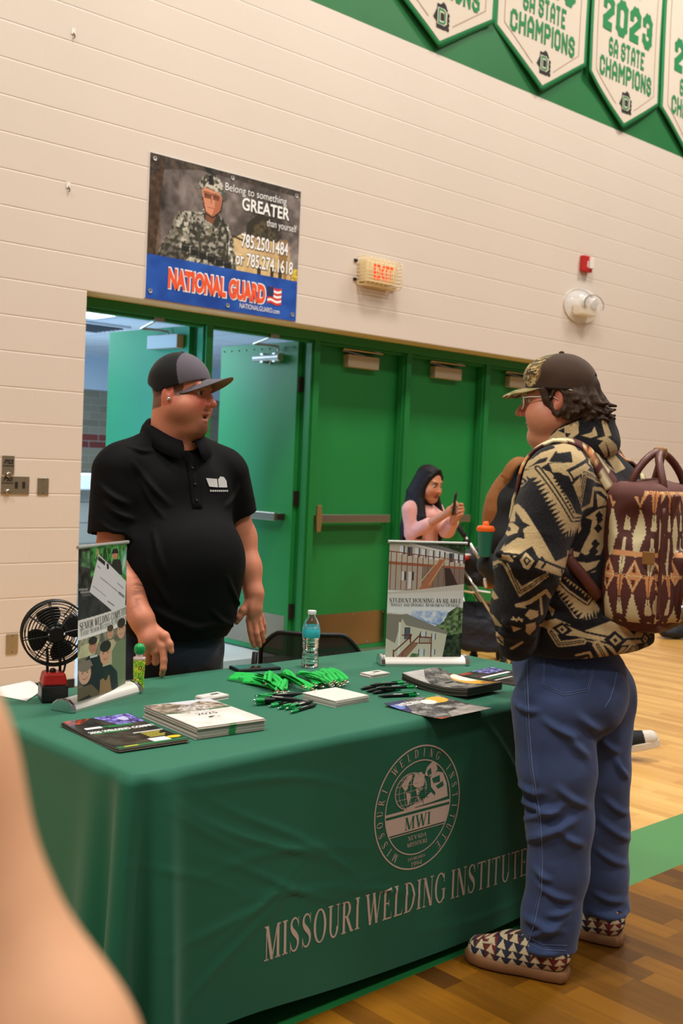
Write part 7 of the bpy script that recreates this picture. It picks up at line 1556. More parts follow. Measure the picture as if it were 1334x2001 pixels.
S = Sdf(J(1110, 1300, 3.25)-Vector((.5, .5, .1)), J(1110, 850, 3.25)+Vector((.5, .5, .12)), .005)
S.ell(J(1122, 985, 3.34), (.215, .17, .19), Rs, .05); S.cone(J(1140, 890, 3.33), J(1195, 955, 3.35), .07, .09, .05); S.cone(J(1165, 900, 3.45), J(1200, 940, 3.5), .06, .07, .05); S.ell(J(1100, 1120, 3.32), (.215, .185, .22), Rs, .06); S.ell(J(1128, 1235, 3.31), (.225, .205, .12), Rs, .06); S.ell(J(1150, 1240, 3.31), (.2, .19, .09), Rs, .04)
ls, le, lw, lc = J(1090, 936, 3.13), J(1036, 1100, 3.07), J(1011, 1192, 3.10), J(1010, 1258, 3.14)
rs_ = sb(-.2, 0, 1.44)
for s_, zc_ in ((ls, 0), (rs_, 0)): S.cone(J(1116, 885, 3.3), s_, .07, .088, .05)
S.chain([ls, le], [.096, .091], .03); S.chain([le, lw, lc], [.091, .075, .054], .025); S.ell(le+Vector((0, 0, -.005))-RH*.02, (.075, .08, .07), None, .03)
S.chain([rs_, sb(-.27, .1, 1.16), sb(-.2, .2, .96)], [.095, .09, .06], .03)
# folds: across the elbow, over the waistband
for a, b, r in (((975, 1082, 3.0), (1040, 1098, 2.98), .012), ((1000, 1110, 2.99), (1072, 1122, 3.0), .012), ((1085, 1090, 3.08), (1110, 1130, 3.13), .014), ((990, 1215, 3.03), (1045, 1200, 3.06), .010), ((975, 1240, 3.05), (1040, 1245, 3.08), .010), ((1080, 1212, 3.13), (1240, 1222, 3.12), .016), ((1060, 1170, 3.13), (1120, 1190, 3.13), .012)): S.cone(J(*a), J(*b), r, r*.7, .02)
for a, b, r in (((990, 1125, 2.965), (1080, 1138, 2.98), .008), ((1095, 1120, 3.07), (1075, 1190, 3.09), .012), ((1050, 1215, 3.08), (1066, 1260, 3.12), .012)): S.cone(J(*a), J(*b), r, r, .02, 's')
S.cone(J(1119, 880, 3.3), J(1112, 790, 3.3), .066, .078, .01, 's')
bot = J(1155, 1290, 3.1); S.cut(bot, Vector((0, 0, -1))+RH*.14, .02)
V, Q = S.mesh(3); N = normals(V, Q); V = V+N*((wob(V, 21, 17, 5, [(.2, .2, 1), (.5, .3, .6), (-.4, .2, .8)])*.005)[:, None]); V, Q = subdiv(V, Q)
jk = obj('fleece_jacket', (V, Q), m_fleece, t, smooth=True, cols=lookup(V))
# collar: a thick standing band
S = Sdf(J(1122, 850, 3.3)-Vector((.18, .18, .12)), J(1122, 850, 3.3)+Vector((.18, .18, .12)), .004); cpt = J(1124, 858, 3.3)
pr = []
for i in range(28):
    a = 2*PI*i/28; fw, lf = math.cos(a), math.sin(a); z_ = cpt.z+.026-.034*fw; pr.append(Vector((cpt.x, cpt.y, 0))+sf*(.088*fw-.004)+sl_*(.084*lf)+Vector((0, 0, z_)))
for i in range(28):
    a, b = pr[i], pr[(i+1) % 28]; S.cone(a, b, .019, .019, .008); o_ = Vector((0, 0, -.035)); S.cone(a+o_, b+o_, .024, .024, .02); S.cone(a+o_*2, b+o_*2, .028, .028, .03)
V, Q = S.mesh(2); V, Q = subdiv(V, Q); obj('collar', (V, Q), m_fleece, t, smooth=True, cols=lookup(V, 3.24))
# ---------------------------------------------------------------- jeans
k = NT('blue_denim'); f1 = k.noise(3.5, 5); f2 = k.noise(700, 2); k.link(k.mix(f1, rgba((41, 52, 84)), rgba((78, 96, 140))), k.b.inputs['Base Color']); k.b.inputs['Roughness'].default_value = .85; k.b.inputs['Sheen Weight'].default_value = .15; k.b.inputs['Specular IOR Level'].default_value = .2
k.link(k.bump(f2, .25, .0006), k.b.inputs['Normal']); m_jean = k.m; m_seam = mat('denim_stitching', (96, 112, 150), .8)
S = Sdf(J(1110, 1900, 3.3)-Vector((.48, .42, .02)), J(1110, 1260, 3.3)+Vector((.46, .42, .05)), .0056)
S.ell(J(1108, 1300, 3.33), (.19, .165, .1), Rs, .05); S.ell(J(1118, 1350, 3.32), (.195, .165, .12), Rs, .05); S.ell(J(1150, 1365, 3.22), (.11, .105, .115), Rs, .05); S.ell(J(1180, 1360, 3.4), (.1, .1, .115), Rs, .05)
S.chain([J(1082, 1380, 3.2), J(1088, 1500, 3.19), J(1093, 1610, 3.185), J(1090, 1700, 3.18), J(1076, 1790, 3.18), J(1068, 1880, 3.185)], [.125, .113, .095, .087, .083, .086], .03)
S.chain([J(1163, 1385, 3.42), J(1160, 1500, 3.43), J(1166, 1610, 3.44), J(1168, 1700, 3.45), J(1174, 1775, 3.46), J(1180, 1818, 3.46)], [.12, .112, .1, .094, .086, .084], .02)
fold = [((1010, 1560, 3.08), (1100, 1590, 3.07), .011), ((1020, 1600, 3.08), (1110, 1570, 3.07), .010), ((1030, 1640, 3.09), (1130, 1600, 3.09), .012), ((1095, 1625, 3.09), (1140, 1650, 3.1), .010), ((1020, 1790, 3.1), (1100, 1820, 3.1), .011), ((1030, 1830, 3.11), (1110, 1795, 3.11), .010), ((1020, 1850, 3.11), (1095, 1862, 3.11), .011), ((1050, 1730, 3.09), (1120, 1760, 3.11), .009),
        ((1170, 1600, 3.34), (1230, 1640, 3.36), .011), ((1180, 1560, 3.33), (1228, 1590, 3.35), .010), ((1150, 1780, 3.37), (1225, 1790, 3.38), .012), ((1160, 1745, 3.36), (1222, 1760, 3.37), .009), ((1105, 1430, 3.08), (1150, 1480, 3.1), .012), ((1060, 1405, 3.06), (1130, 1440, 3.07), .010), ((1010, 1530, 3), (1060, 1550, 3), .010), ((1090, 1540, 3), (1150, 1575, 3), .010), ((1040, 1690, 3), (1075, 1720, 3), .009), ((1165, 1660, 3), (1225, 1690, 3), .010), ((1000, 1370, 3), (1050, 1390, 3), .009), ((1130, 1400, 3), (1175, 1425, 3), .012), ((1200, 1480, 3), (1228, 1520, 3), .010), ((1070, 1790, 3), (1125, 1770, 3), .010), ((1170, 1440, 3.3), (1210, 1470, 3.33), .010), ((1035, 1450, 3.06), (1050, 1560, 3.06), .008)]
S.cut(J(1068, 1874, 3.10), Vector((0, 0, -1))+RH*.04, .006)
V, Q = S.mesh(3); N = normals(V, Q); V = V+N*((wob(V, 33, 24, 6, [(.3, .2, 1), (.8, .4, .5), (-.7, .2, .6)])*.0045)[:, None])
V = crease(V, Q, fold, 1.35)
m_ = (V[:, 2] < .075) & ((V-np.array(J(1180, 1812, 3.46))) @ np.array(RH) > -.08); V[m_, 2] = np.maximum(V[m_, 2], .062)
jn = obj('jeans', (V, Q), m_jean, t, smooth=True)
bvj = BVHTree.FromPolygons([tuple(v) for v in V], [tuple(map(int, q)) for q in Q])
def on_jeans(pts):
    out = []
    for x, y in pts:
        r_ = ray(x, y).normalized(); h_ = bvj.ray_cast(Vector((0, 0, EYE)), r_, 9)
        if h_[0] is not None: out.append(h_[0]-r_*.001)
    return out
def dense(pl, st=8):
    o_ = []
    for (ax, ay), (bx, by) in zip(pl[:-1], pl[1:]):
        n = max(2, int(math.hypot(bx-ax, by-ay)/st)); o_ += [(ax+(bx-ax)*i/n, ay+(by-ay)*i/n) for i in range(n)]
    return o_+[pl[-1]]
sm = MB()
for pl in ([(1032, 1290), (1030, 1330), (1034, 1420), (1040, 1500), (1056, 1600), (1060, 1680), (1058, 1740), (1045, 1800), (1036, 1830), (1030, 1850)],): sm.tube(on_jeans(dense(pl)), .0022, 6); sm.tube(on_jeans(dense([(x-5, y) for x, y in pl])), .0011, 5)
obj('side_seam', sm, m_seam, jn, smooth=True)
pk = MB()
for pl in ([(1064, 1272), (1059, 1340), (1101, 1359), (1150, 1350), (1162, 1300)], [(1066, 1275), (1062, 1337), (1101, 1355), (1147, 1346), (1158, 1302)]): pk.tube(on_jeans(dense(pl, 5)), .0012, 5)
for pl in ([(1073, 1290), (1088, 1322), (1112, 1296), (1128, 1328), (1148, 1306)], [(1076, 1286), (1089, 1316), (1112, 1290), (1129, 1322), (1146, 1300)]): pk.tube(on_jeans(dense(pl, 5)), .0009, 5)
obj('back_pocket', pk, m_seam, jn, smooth=True)
hm = MB()
for pl in ([(1032, 1842), (1060, 1856), (1106, 1858)], [(1032, 1832), (1060, 1846), (1108, 1848)]): hm.tube(on_jeans(dense(pl, 5)), .0012, 5)
for pl in ([(1205, 1310), (1200, 1340), (1192, 1365), (1180, 1385)], [(988, 1284), (1010, 1286), (1032, 1284)]): hm.tube(on_jeans(dense(pl, 5)), .0016, 5)
obj('hem_stitching', hm, m_seam, jn, smooth=True)
# ---------------------------------------------------------------- shoes
m_sole = mat('tan_rubber_sole', (134, 92, 58), .6, bump=(200, .2, .001)); m_shoe = mat('woven_shoe_cloth', 'attr', .85, bump=(700, .3, .0008)); m_lace = mat('blue_lace', (54, 66, 104), .8)
def shoe(heel, toe, cap_):
    h, tt = Vector(heel), Vector(toe); f = (tt-h).normalized(); L = (tt-h).length; r = Vector((f.y, -f.x, 0)); Rm = basis(f)
    def X(l, s_, z): return h+f*(l*L)+r*s_+Vector((0, 0, z))
    prof = [(.0, .022), (.04, .036), (.2, .042), (.4, .043), (.62, .053), (.8, .053), (.93, .04), (1.0, .016)]
    out = [(l, w) for l, w in prof]+[(l, -w) for l, w in reversed(prof)]; sole = MB(); n = len(out); V_ = []
    for z, gk in ((.0, .97), (.006, 1.05), (.024, 1.07), (.03, 1.0)): V_ += [tuple(X(.5+(l-.5)*(1+.02*(gk > 1)), w*gk, z+.012*max(0, l-.75)*(z > 0)+.004)) for l, w in out]
    fcs = [tuple(range(n)), tuple(range(3*n, 4*n))[::-1]]+[(k_*n+i, k_*n+(i+1) % n, (k_+1)*n+(i+1) % n, (k_+1)*n+i) for k_ in range(3) for i in range(n)]
    so = obj('shoe_sole', (V_, fcs), m_sole, t, smooth='auto')
    S = Sdf(h+f*L*.5-Vector((.22, .22, .02)), h+f*L*.5+Vector((.22, .22, .16)), .004)
    S.chain([X(.14, 0, .06), X(.35, 0, .062), X(.6, 0, .05), X(.86, 0, .04)], [.040, .044, .047, .04], .03); S.ell(X(.12, 0, .085), (.036, .04, .04), Rm, .03); S.ell(X(.45, 0, .085), (.036, .06, .03), Rm, .03)
    S.cut(X(.5, 0, .03), (0, 0, -1), .003); V, Q = S.mesh(2); V, Q = subdiv(V, Q)
    lc = np.stack([(V-np.array(h)) @ np.array(f), (V-np.array(h)) @ np.array(r), V[:, 2]], 1); u = lc[:, 0]/.034+np.where(np.abs(lc[:, 1]) < .02, lc[:, 1]*20, 0); v = (lc[:, 2]+np.abs(lc[:, 1])*.2)/.021
    iu, iv = np.floor(u).astype(int), np.floor(v).astype(int); fu, fv = u-iu, v-iv; tri = np.abs(fu-.5) < .42*(1-fv); hsh = (iu*7+iv*13) % 5
    pal = np.array([(34, 40, 62), (112, 38, 34), (34, 40, 62), (86, 40, 34), (112, 38, 34)]); col = np.where(tri[:, None], np.array((206, 186, 148)), pal[hsh]); big = ((iu//2+iv//2) % 3 == 0); col = np.where((big & ~tri)[:, None], np.array((40, 44, 60)), col)
    so2 = obj('shoe_upper', (V, Q), m_shoe, t, smooth=True, cols=lin(col))
    lb = MB()
    for i in range(4): lb.tube([X(.46+.07*i, -.03, .088-.008*i), X(.47+.07*i, 0, .108-.011*i), X(.48+.07*i, .03, .088-.008*i)], .0034, 6)
    lb.tube([X(.5, 0, .105), X(.46, -.03, .118), X(.42, -.02, .105), X(.5, 0, .105), X(.47, .03, .118), X(.43, .02, .1), X(.5, 0, .105)], .003, 6); obj('lace', lb, m_lace, so2, smooth=True)
    mt = MB().tube([X(.72+.16*math.cos(a), .034*math.sin(a), .078-.012*math.cos(a)) for a in np.linspace(-1.9, 1.9, 18)], .004, 6); obj('toe_seam', mt, mat('cream_stitch', (196, 178, 148), .8) if 'cream_stitch' not in bpy.data.materials else bpy.data.materials['cream_stitch'], so2, smooth=True)
hl, te = onz(1108, 1918, 0), onz(912, 1872, 0); shoe(hl, te, 1)
hl2 = onz(1215, 1848, 0); shoe(hl2, hl2+Vector((-.30, .95, 0)).normalized()*.32, 1)
# ---------------------------------------------------------------- backpack with its pattern
TW, TH = 46, 120; tl = Canvas(TW, TH, 1.0, (92, 48, 42)); CB, OB = (224, 208, 162), (220, 150, 92)
def tree(cx, y0, y1, w0, w1, n, col):
    for i in range(n):
        a = y0+(y1-y0)*i/n; b = y0+(y1-y0)*(i+1)/n; wa = w0+(w1-w0)*i/n; wb_ = w0+(w1-w0)*(i+1)/n
        for o_ in (-TW, 0, TW): tl.poly([(cx-wa+o_, a), (cx+wa+o_, a), (cx+wb_*.78+o_, b), (cx-wb_*.78+o_, b)], col)
tree(12, 0, 34, 13, 2, 6, CB); tree(36, 6, 40, 2, 5, 5, CB); tree(36, 40, 64, 6, 1.5, 4, CB)
tl.poly([(12-14, 60), (12, 36), (12+14, 60), (12, 84)], OB); tl.poly([(12-14, 60), (12, 36), (12+14, 60), (12, 84)], CB, .0); tl.line([(0, 60), (24, 60)], 1.6, CB); tl.line([(12-12, 60), (12, 40), (24, 60), (12, 80), (0, 60)], 1.2, CB); tree(12, 44, 56, .5, 4, 3, (92, 48, 42)); tree(12, 66, 76, 4, .5, 3, (92, 48, 42)); tl.line([(26, 58), (46, 62)], 2, OB); tl.line([(26, 62), (46, 58)], 2, OB)
tree(36, 62, 90, 6, 2, 4, OB); tree(12, 86, 120, 2, 13, 6, CB); tree(36, 92, 116, 3, 6, 4, CB); tl.line([(36, 20), (36, 100)], 1.6, (92, 48, 42)); 
def tile(u, v):
    a = (np.mod(v/.235, 1)*(tl.h-1)).astype(int); b = (np.mod(u/.078, 1)*(tl.w-1)).astype(int); return lin(tl.a[a, b])
bk = (Matrix.Rotation(rad(-12), 3, 'Z') @ (-sf)); br_ = Vector((-bk.y, bk.x, 0)); br_ = -br_ if br_.dot(-sl_) < 0 else br_; up3 = Vector((0, 0, 1)); lean = rad(-5)
BC = J(1170, 1078, 3.14)+bk*.092+br_*.165+Vector((0, 0, -.005)); RB = Matrix((br_, bk, up3)).transposed()
bag = thing('backpack', 'brown and cream patterned backpack with leather handles on the back of the young man', 'backpack', tuple(BC-Vector((0, 0, .22))))
m_bag = mat('patterned_canvas', 'attr', .75, bump=(600, .2, .0006), var=(60, .06)); m_lea = mat('brown_leather', (94, 50, 42), .45, bump=(160, .25, .001), var=(18, .15)); m_tan = mat('tan_leather', (150, 104, 54), .5)
def BP(x, y, z): return BC+RB @ Vector((x, y, z))
S = Sdf(BC-Vector((.3, .3, .3)), BC+Vector((.3, .3, .3)), .005)
S.box(BC, (.17, .092, .21), RB, .05, .02); S.ell(BP(0, .01, -.11), (.185, .112, .12), RB, .04); S.ell(BP(0, .0, .05), (.17, .098, .165), RB, .04); S.box(BP(.02, .094, -.085), (.118, .045, .105), RB, .035, .012); S.ell(BP(-.16, .0, -.08), (.035, .08, .105), RB, .02)
S.ell(BP(-.185, .01, .095), (.035, .055, .05), RB, .02, 's')
V, Q = S.mesh(2); N = normals(V, Q); V = V+N*((wob(V, 44, 22, 5)*.004)[:, None]); V, Q = subdiv(V, Q)
L = (V-np.array(BC)) @ np.array(RB); Nl = normals(V, Q) @ np.array(RB); side = np.abs(Nl[:, 0]) > np.abs(Nl[:, 1]); uu = np.where(side, L[:, 1], L[:, 0]+.03); cc = tile(uu, .3-L[:, 2]+.0)
lea = lin((94, 50, 42)); cc[(L[:, 2] < -.185) | ((L[:, 2] > .168) & (L[:, 1] < .03)) | ((L[:, 2] > .186))] = lea; fl_m = (L[:, 0] < -.07) & (L[:, 1] < .0) & (L[:, 2] > .095) & (L[:, 2] > .095-(L[:, 1])*1.1); cc[fl_m] = lea; cc[(L[:, 1] < -.066) & (L[:, 2] < .16)] = lea
cc[side & (L[:, 0] < 0) & (np.abs(L[:, 2]-.008) < .007) & (L[:, 1] > -.05)] = lin((226, 160, 104))
obj('bag_body', (V, Q), m_bag, bag, smooth=True, cols=cc)
pp = MB(); pp.tube([BP(-.165, .088, z) for z in np.linspace(.14, -.17, 16)], .005, 6); pp.tube([BP(-.1, .126, -.17), BP(-.1, .136, -.03), BP(-.085, .14, .008), BP(-.05, .142, .02), BP(.09, .142, .02), BP(.122, .14, .008), BP(.138, .136, -.03), BP(.138, .126, -.17)][0:], .005, 6); obj('piping', pp, m_lea, bag, smooth=True)
for y0, hgt in ((-.03, .128), (.062, .125)):
    pts = [BP(-.1, y0, .16)]+[BP(-.104*math.cos(a), y0+(.016-y0)*math.sin(a)**1.3+(.006 if y0 > 0 else -.006), .17+hgt*math.sin(a)**.8) for a in np.linspace(.1, PI-.1, 18)]+[BP(.1, y0, .16)]
    hd = obj('handle', MB().tube(pts, .0115, 8), m_lea, bag, smooth=True)
    for sx in (-1, 1): obj('handle_tab', MB().box(BP(sx*.1, y0+(.03 if y0 > 0 else 0), .13), (.034, .018, .10), RB @ Matrix.Rotation(rad(-14 if y0 > 0 else 0), 3, 'X')), m_lea, hd, bevel=.006)
obj('handle_wrap', MB().box(BP(0, .016, .298), (.024, .04, .03), RB), m_tan, bag, bevel=.008)
obj('brand_patch', MB().box(BP(.02, .099, .105), (.05, .006, .038), RB), m_tan, bag, bevel=.002); obj('pocket_tab', MB().box(BP(-.19, .06, .0), (.006, .034, .036), RB), m_tan, bag, bevel=.002)
obj('bottom_panel', MB().box(BP(0, .005, -.2), (.28, .16, .03), RB), m_lea, bag, bevel=.012); zp = MB().tube([BP(-.112, .135, -.13), BP(-.106, .14, -.155), BP(-.1, .138, -.17)], .004, 6); obj('zip_pull', zp, m_chrome, bag, smooth=True)
bvk = BVHTree.FromPolygons([tuple(v.co+Vector(WM[jk.name].translation)) for v in jk.data.vertices], [tuple(p.vertices) for p in jk.data.polygons])
def strap(name, pts, w, m, th=.008, off=.008):
    """flat band following the jacket"""
    P_ = []; 
    for i, p in enumerate(pts):
        loc, nn, *_ = bvk.find_nearest(p); P_.append((p if (p-loc).length > .06 else loc+nn*off, nn))
    V, n = [], len(P_)
    for i in range(n):
        a, b = P_[max(i-1, 0)][0], P_[min(i+1, n-1)][0]; d = (b-a).normalized(); nn = (P_[i][1]-d*P_[i][1].dot(d)).normalized(); sd = d.cross(nn)
        for k_ in range(5): V.append(tuple(P_[i][0]+sd*(w*(k_/4-.5))+nn*(.004-.004*abs(k_-2))))
    f = [(i*5+k_, i*5+k_+1, i*5+k_+6, i*5+k_+5) for i in range(n-1) for k_ in range(4)]; cc = None
    if m is m_bag: u = np.tile(np.linspace(0, w, 5), n); cc = tile(np.repeat(np.linspace(0, .0, n), 5)+u+.01, np.repeat(np.cumsum([0]+[(P_[i+1][0]-P_[i][0]).length for i in range(n-1)]), 5))
    return obj(name, (V, f), m, bag, smooth=True, solid=th, cols=cc)
def spl(pts, n=40):
    P = np.array([tuple(p) for p in pts]); k_ = np.linspace(0, 1, len(P)); tt = np.linspace(0, 1, n); o_ = np.stack([np.interp(tt, k_, P[:, i]) for i in range(3)], 1)
    for _ in range(6): o_[1:-1] = (o_[:-2]+2*o_[1:-1]+o_[2:])/4
    return [Vector(p) for p in o_]
strap('shoulder_strap', spl([J(1196, 950, 3.17), J(1175, 915, 3.17), J(1148, 886, 3.17), J(1115, 868, 3.17), J(1080, 870, 3.17), J(1050, 890, 3.17), J(1028, 915, 3.16), J(1012, 960, 3.16), J(1005, 1030, 3.18)], 70), .062, m_bag)
strap('shoulder_strap', spl([J(1262, 950, 3.3), J(1245, 915, 3.36), J(1215, 885, 3.42), J(1180, 872, 3.46), J(1140, 880, 3.5), J(1100, 930, 3.52)], 50), .062, m_bag)
strap('lower_strap', spl([J(1185, 1172, 3.1), J(1160, 1150, 3.1), J(1130, 1120, 3.12), J(1100, 1092, 3.14), J(1080, 1075, 3.17)], 24), .03, m_lea)
# ---------------------------------------------------------------- the woman with the phone, by the doors
wf = Vector((.12, -.99, 0)).normalized(); wr = Vector((wf.y, -wf.x, 0)); WO = J(838, 945, 7.72); WS = .97; WR = basis((.02, -1), rad(-14))
wc_ = J(826, 1000, 7.78); t = thing('person', 'woman in a pink shirt with long black hair holding up a phone', 'person', (wc_.x, wc_.y, 0)); Rw = basis(wf)
def wb_(r, f, z): return Vector((wc_.x, wc_.y, 0))+wr*r+wf*f+Vector((0, 0, z))
hR, hL = J(878, 1000, 7.42), J(899, 999, 7.36)
S = Sdf(wc_-Vector((.36, .62, .35)), wc_+Vector((.42, .25, .4)), .0042)
WP = head_sdf(S, WO, WR, WS, nose=.97, neck=.046, neck_to=wb_(0, 0, 1.21)); S.ell(wb_(0, 0, 1.12), (.12, .07, .1), Rw, .03)
eR, eL = J(806, 1042, 7.66), J(872, 1036, 7.62)
S.chain([wb_(.15, 0, 1.17), eR, hR], [.04, .036, .025], .02); S.chain([wb_(-.15, 0, 1.17), eL, hL], [.04, .034, .025], .02)
for (hx, hy, hd, fl) in ((878, 999, 7.40, 1), (899, 997, 7.34, 0)):
    pc = J(hx, hy, hd); S.ell(pc, (.028, .028, .036), WR, .012)
    for i in range(4):
        y = hy-10+6*i; pts = [J(hx+2, y+2, hd), J(hx+8 if fl else hx+4, y-1, hd-.02), J(hx+14 if fl else hx-1, y-2+i, hd-.03), J(hx+16 if fl else hx-6, y+1+i, hd-.015)]; S.chain(pts, [.0095, .0088, .008, .0068], .004)
    S.chain([pc, J(hx+(4 if fl else -4), hy-9, hd-.02), J(hx+(9 if fl else -8), hy-16, hd-.01)], [.012, .009, .0075], .005)
V, Q = S.mesh(2); obj('body', (V, Q), m_skin, t, smooth=True, cols=skin_cols(V, WO, WR, WS, (186, 124, 88), lips=(150, 70, 66), cheek=.15, brow=(28, 20, 18)))
eyes(t, WP, WR, WS, (.1, 1, -.25), (40, 26, 18))
m_pink = cloth_mat('pink_shirt_cloth', (206, 150, 140), .8, (500, .25, .001), .2, (8, .08))
S = Sdf(wc_-Vector((.36, .45, .62)), wc_+Vector((.36, .25, .3)), .0062)
S.ell(wb_(0, 0, 1.08), (.165, .115, .15), Rw, .04); S.ell(wb_(0, .02, 1.13), (.13, .12, .08), Rw, .04); S.ell(wb_(0, 0, .88), (.16, .12, .17), Rw, .05); S.ell(wb_(0, 0, .72), (.18, .13, .1), Rw, .05); S.cone(wb_(-.13, 0, 1.19), wb_(.13, 0, 1.19), .05, .05, .03)
cR = eR.lerp(hR, .42); cL = eL.lerp(hL, .4); S.chain([wb_(.15, 0, 1.17), eR], [.062, .056], .02); S.cone(eR, cR, .056, .046, .02); S.chain([wb_(-.15, 0, 1.17), eL], [.062, .055], .02); S.cone(eL, cL, .055, .046, .02); S.cut(wb_(0, 0, .66), (0, 0, -1))
V, Q = S.mesh(2); N = normals(V, Q); V = V+N*((wob(V, 61, 34, 6)*.006)[:, None]); obj('shirt', (V, Q), m_pink, t, smooth=True)
S = Sdf(wb_(-.15, -.15, 1.12), wb_(.15, .15, 1.32), .004) if False else Sdf(wc_+Vector((-.16, -.16, 1.1-wc_.z)), wc_+Vector((.16, .16, 1.32-wc_.z)), .004)
for sx in (-1, 1): S.chain([wb_(sx*.03, -.06, 1.255), wb_(sx*.07, .0, 1.235), wb_(sx*.05, .07, 1.19), wb_(sx*.015, .1, 1.14)], [.014, .016, .015, .007], .008)
obj('collar', S.mesh(1), m_pink, t, smooth=True)
S = Sdf(WO-Vector((.24, .22, .66)), WO+Vector((.24, .24, .18)), .0046); SPw = lambda x, y, z: WO+WR @ (Vector((x, y, z))*WS)
S.ell(SPw(0, -.022, .045), [.083*WS, .1*WS, .09*WS], WR, .02); g = random.Random(9)
for i in range(26):
    a = rad(150+240*i/25); ca, sa = math.cos(a), math.sin(a); e = SPw(.07*ca, -.02+.08*sa, .02); lowz = .72+.1*g.random() if sa < -.2 else .98
    m1 = SPw(.095*ca, -.03+.10*sa, -.09); end = Vector((m1.x, m1.y, lowz))+wr*(ca*.05)-wf*(.035 if sa < 0 else -.05)
    S.chain([SPw(.055*ca, .0+.06*sa, .09), e, m1, m1.lerp(end, .5)-wf*(.02 if sa < -.2 else -.02), end], [.02, .024, .026, .022, .009], .008)
for sx in (-1, 1): S.chain([SPw(sx*.01, .06, .115), SPw(sx*.06, .045, .06), SPw(sx*.078, .02, -.03), SPw(sx*.082, .02, -.1)], [.012, .017, .016, .014], .01); 
e = wb_(-.085, .09, .93); S.chain([SPw(.082, .02, -.1), wb_(-.075, .06, 1.16), wb_(-.085, .1, 1.05), e], [.02, .026, .024, .01], .01)
k = NT('black_hair'); mp = k.node('ShaderNodeMapping'); mp.inputs['Scale'].default_value = (1, 1, .1); k.link(k.obj(), mp.inputs[0]); n_ = k.noise(200, 3, mp.outputs[0]); k.link(k.mix(n_, rgba((12, 10, 11)), rgba((34, 28, 28))), k.b.inputs['Base Color']); k.link(k.bump(n_, .5, .002), k.b.inputs['Normal']); k.b.inputs['Roughness'].default_value = .6; k.b.inputs['Specular IOR Level'].default_value = .2
obj('hair', S.mesh(1), k.m, t, smooth=True)
S = Sdf(wb_(0, 0, .35)-Vector((.3, .25, .33)), wb_(0, 0, .35)+Vector((.3, .25, .42)), .008)
S.ell(wb_(0, 0, .68), (.165, .12, .1), Rw, .03)
for sx in (-1, 1): S.chain([wb_(sx*.08, 0, .62), wb_(sx*.085, .01, .36), wb_(sx*.085, -.01, .07)], [.095, .066, .05], .02)
S.cut(wb_(0, 0, .055), (0, 0, -1)); obj('trousers', S.mesh(1), m_djean, t, smooth=True)
for sx in (-1, 1): S = Sdf(wb_(sx*.085, .04, .04)-Vector((.13, .15, .05)), wb_(sx*.085, .04, .04)+Vector((.13, .15, .08)), .006); S.chain([wb_(sx*.085, -.03, .04), wb_(sx*.09, .1, .034)], [.038, .034], .02); S.cut((0, 0, .004), (0, 0, -1)); obj('shoe', S.mesh(1), m_penblack, t, smooth=True)
pp_ = J(888, 984, 7.36); Rp = WR @ Matrix.Rotation(rad(8), 3, 'Y') @ Matrix.Rotation(rad(35), 3, 'Z')
t = thing('smartphone', 'black smartphone held up in both hands of the woman in pink', 'phone', tuple(pp_)); obj('phone_case', MB().box(pp_, (.078, .012, .155), Rp), m_penblack, t, bevel=.004); obj('camera_bump', MB().box(pp_+Rp @ Vector((.018, .008, .055)), (.03, .004, .03), Rp), m_black, t, bevel=.001); obj('screen', MB().box(pp_-Rp @ Vector((0, .0065, 0)), (.07, .001, .145), Rp), m_dark, t)
# ---------------------------------------------------------------- stroller
SB = Vector((6.45, 5.2, 0)); t = thing('stroller', 'black stroller with silver tubes and foam handle beside the woman in pink', 'stroller', tuple(SB))
m_foam = mat('black_foam', (20, 20, 21), .85); m_tube = mat('silver_tube', (190, 184, 176), .3, .9); m_fab = mat('black_stroller_cloth', (18, 18, 20), .8, bump=(30, .5, .01), sheen=.2); m_bsk = mat('navy_basket_cloth', (22, 24, 34), .7, bump=(18, .7, .02))
D1, D2 = 8.15, 7.75
hb_ = [J(862, 1062, D1), J(842, 1038, D1), J(834, 1024, D1), J(842, 1019, D1-.1), J(880, 1018, D2+.05), J(893, 1026, D2), J(908, 1048, D2)]
obj('handle_grip', MB().tube(spl(hb_, 30), .019, 10), m_foam, t, smooth=True)
tb = MB(); A1, A2 = J(862, 1062, D1), J(908, 1048, D2); tb.tube([A1, J(905, 1128, D1), J(960, 1210, D1)], .0135, 8); tb.tube([A2, J(935, 1090, D2), J(965, 1140, D2)], .0135, 8); tb.tube([J(900, 1106, D2+.1), J(930, 1150, D2), J(962, 1205, D2)], .011, 8); tb.tube([J(962, 1205, D2), J(985, 1262, D2)], .012, 8); tb.tube([J(900, 1150, D1), J(922, 1262, D1-.1)], .012, 8); tb.tube([J(900, 1250, D1), J(985, 1258, D2)], .012, 8)
obj('frame', tb, m_tube, t, smooth=True); jn_ = MB(); jn_.box(J(912, 1060, D2), (.05, .05, .04), Matrix.Rotation(.9, 3, 'Y')); jn_.box(J(930, 1128, D2), (.05, .05, .06), Matrix.Rotation(.9, 3, 'Y')); obj('joint', jn_, m_foam, t, bevel=.008)
S = Sdf(J(945, 1120, 7.9)-Vector((.32, .32, .25)), J(945, 1120, 7.9)+Vector((.32, .32, .25)), .009); S.box(J(948, 1112, 7.95), (.17, .15, .12), Matrix.Rotation(.6, 3, 'Z'), .05, .02); S.ell(J(930, 1090, 7.95), (.12, .12, .07), None, .03); S.ell(J(962, 1082, 7.9), (.12, .13, .12), None, .03)
V, Q = S.mesh(2); V = V+normals(V, Q)*((wob(V, 71, 24, 5)*.012)[:, None]); obj('seat', (V, Q), m_fab, t, smooth=True)
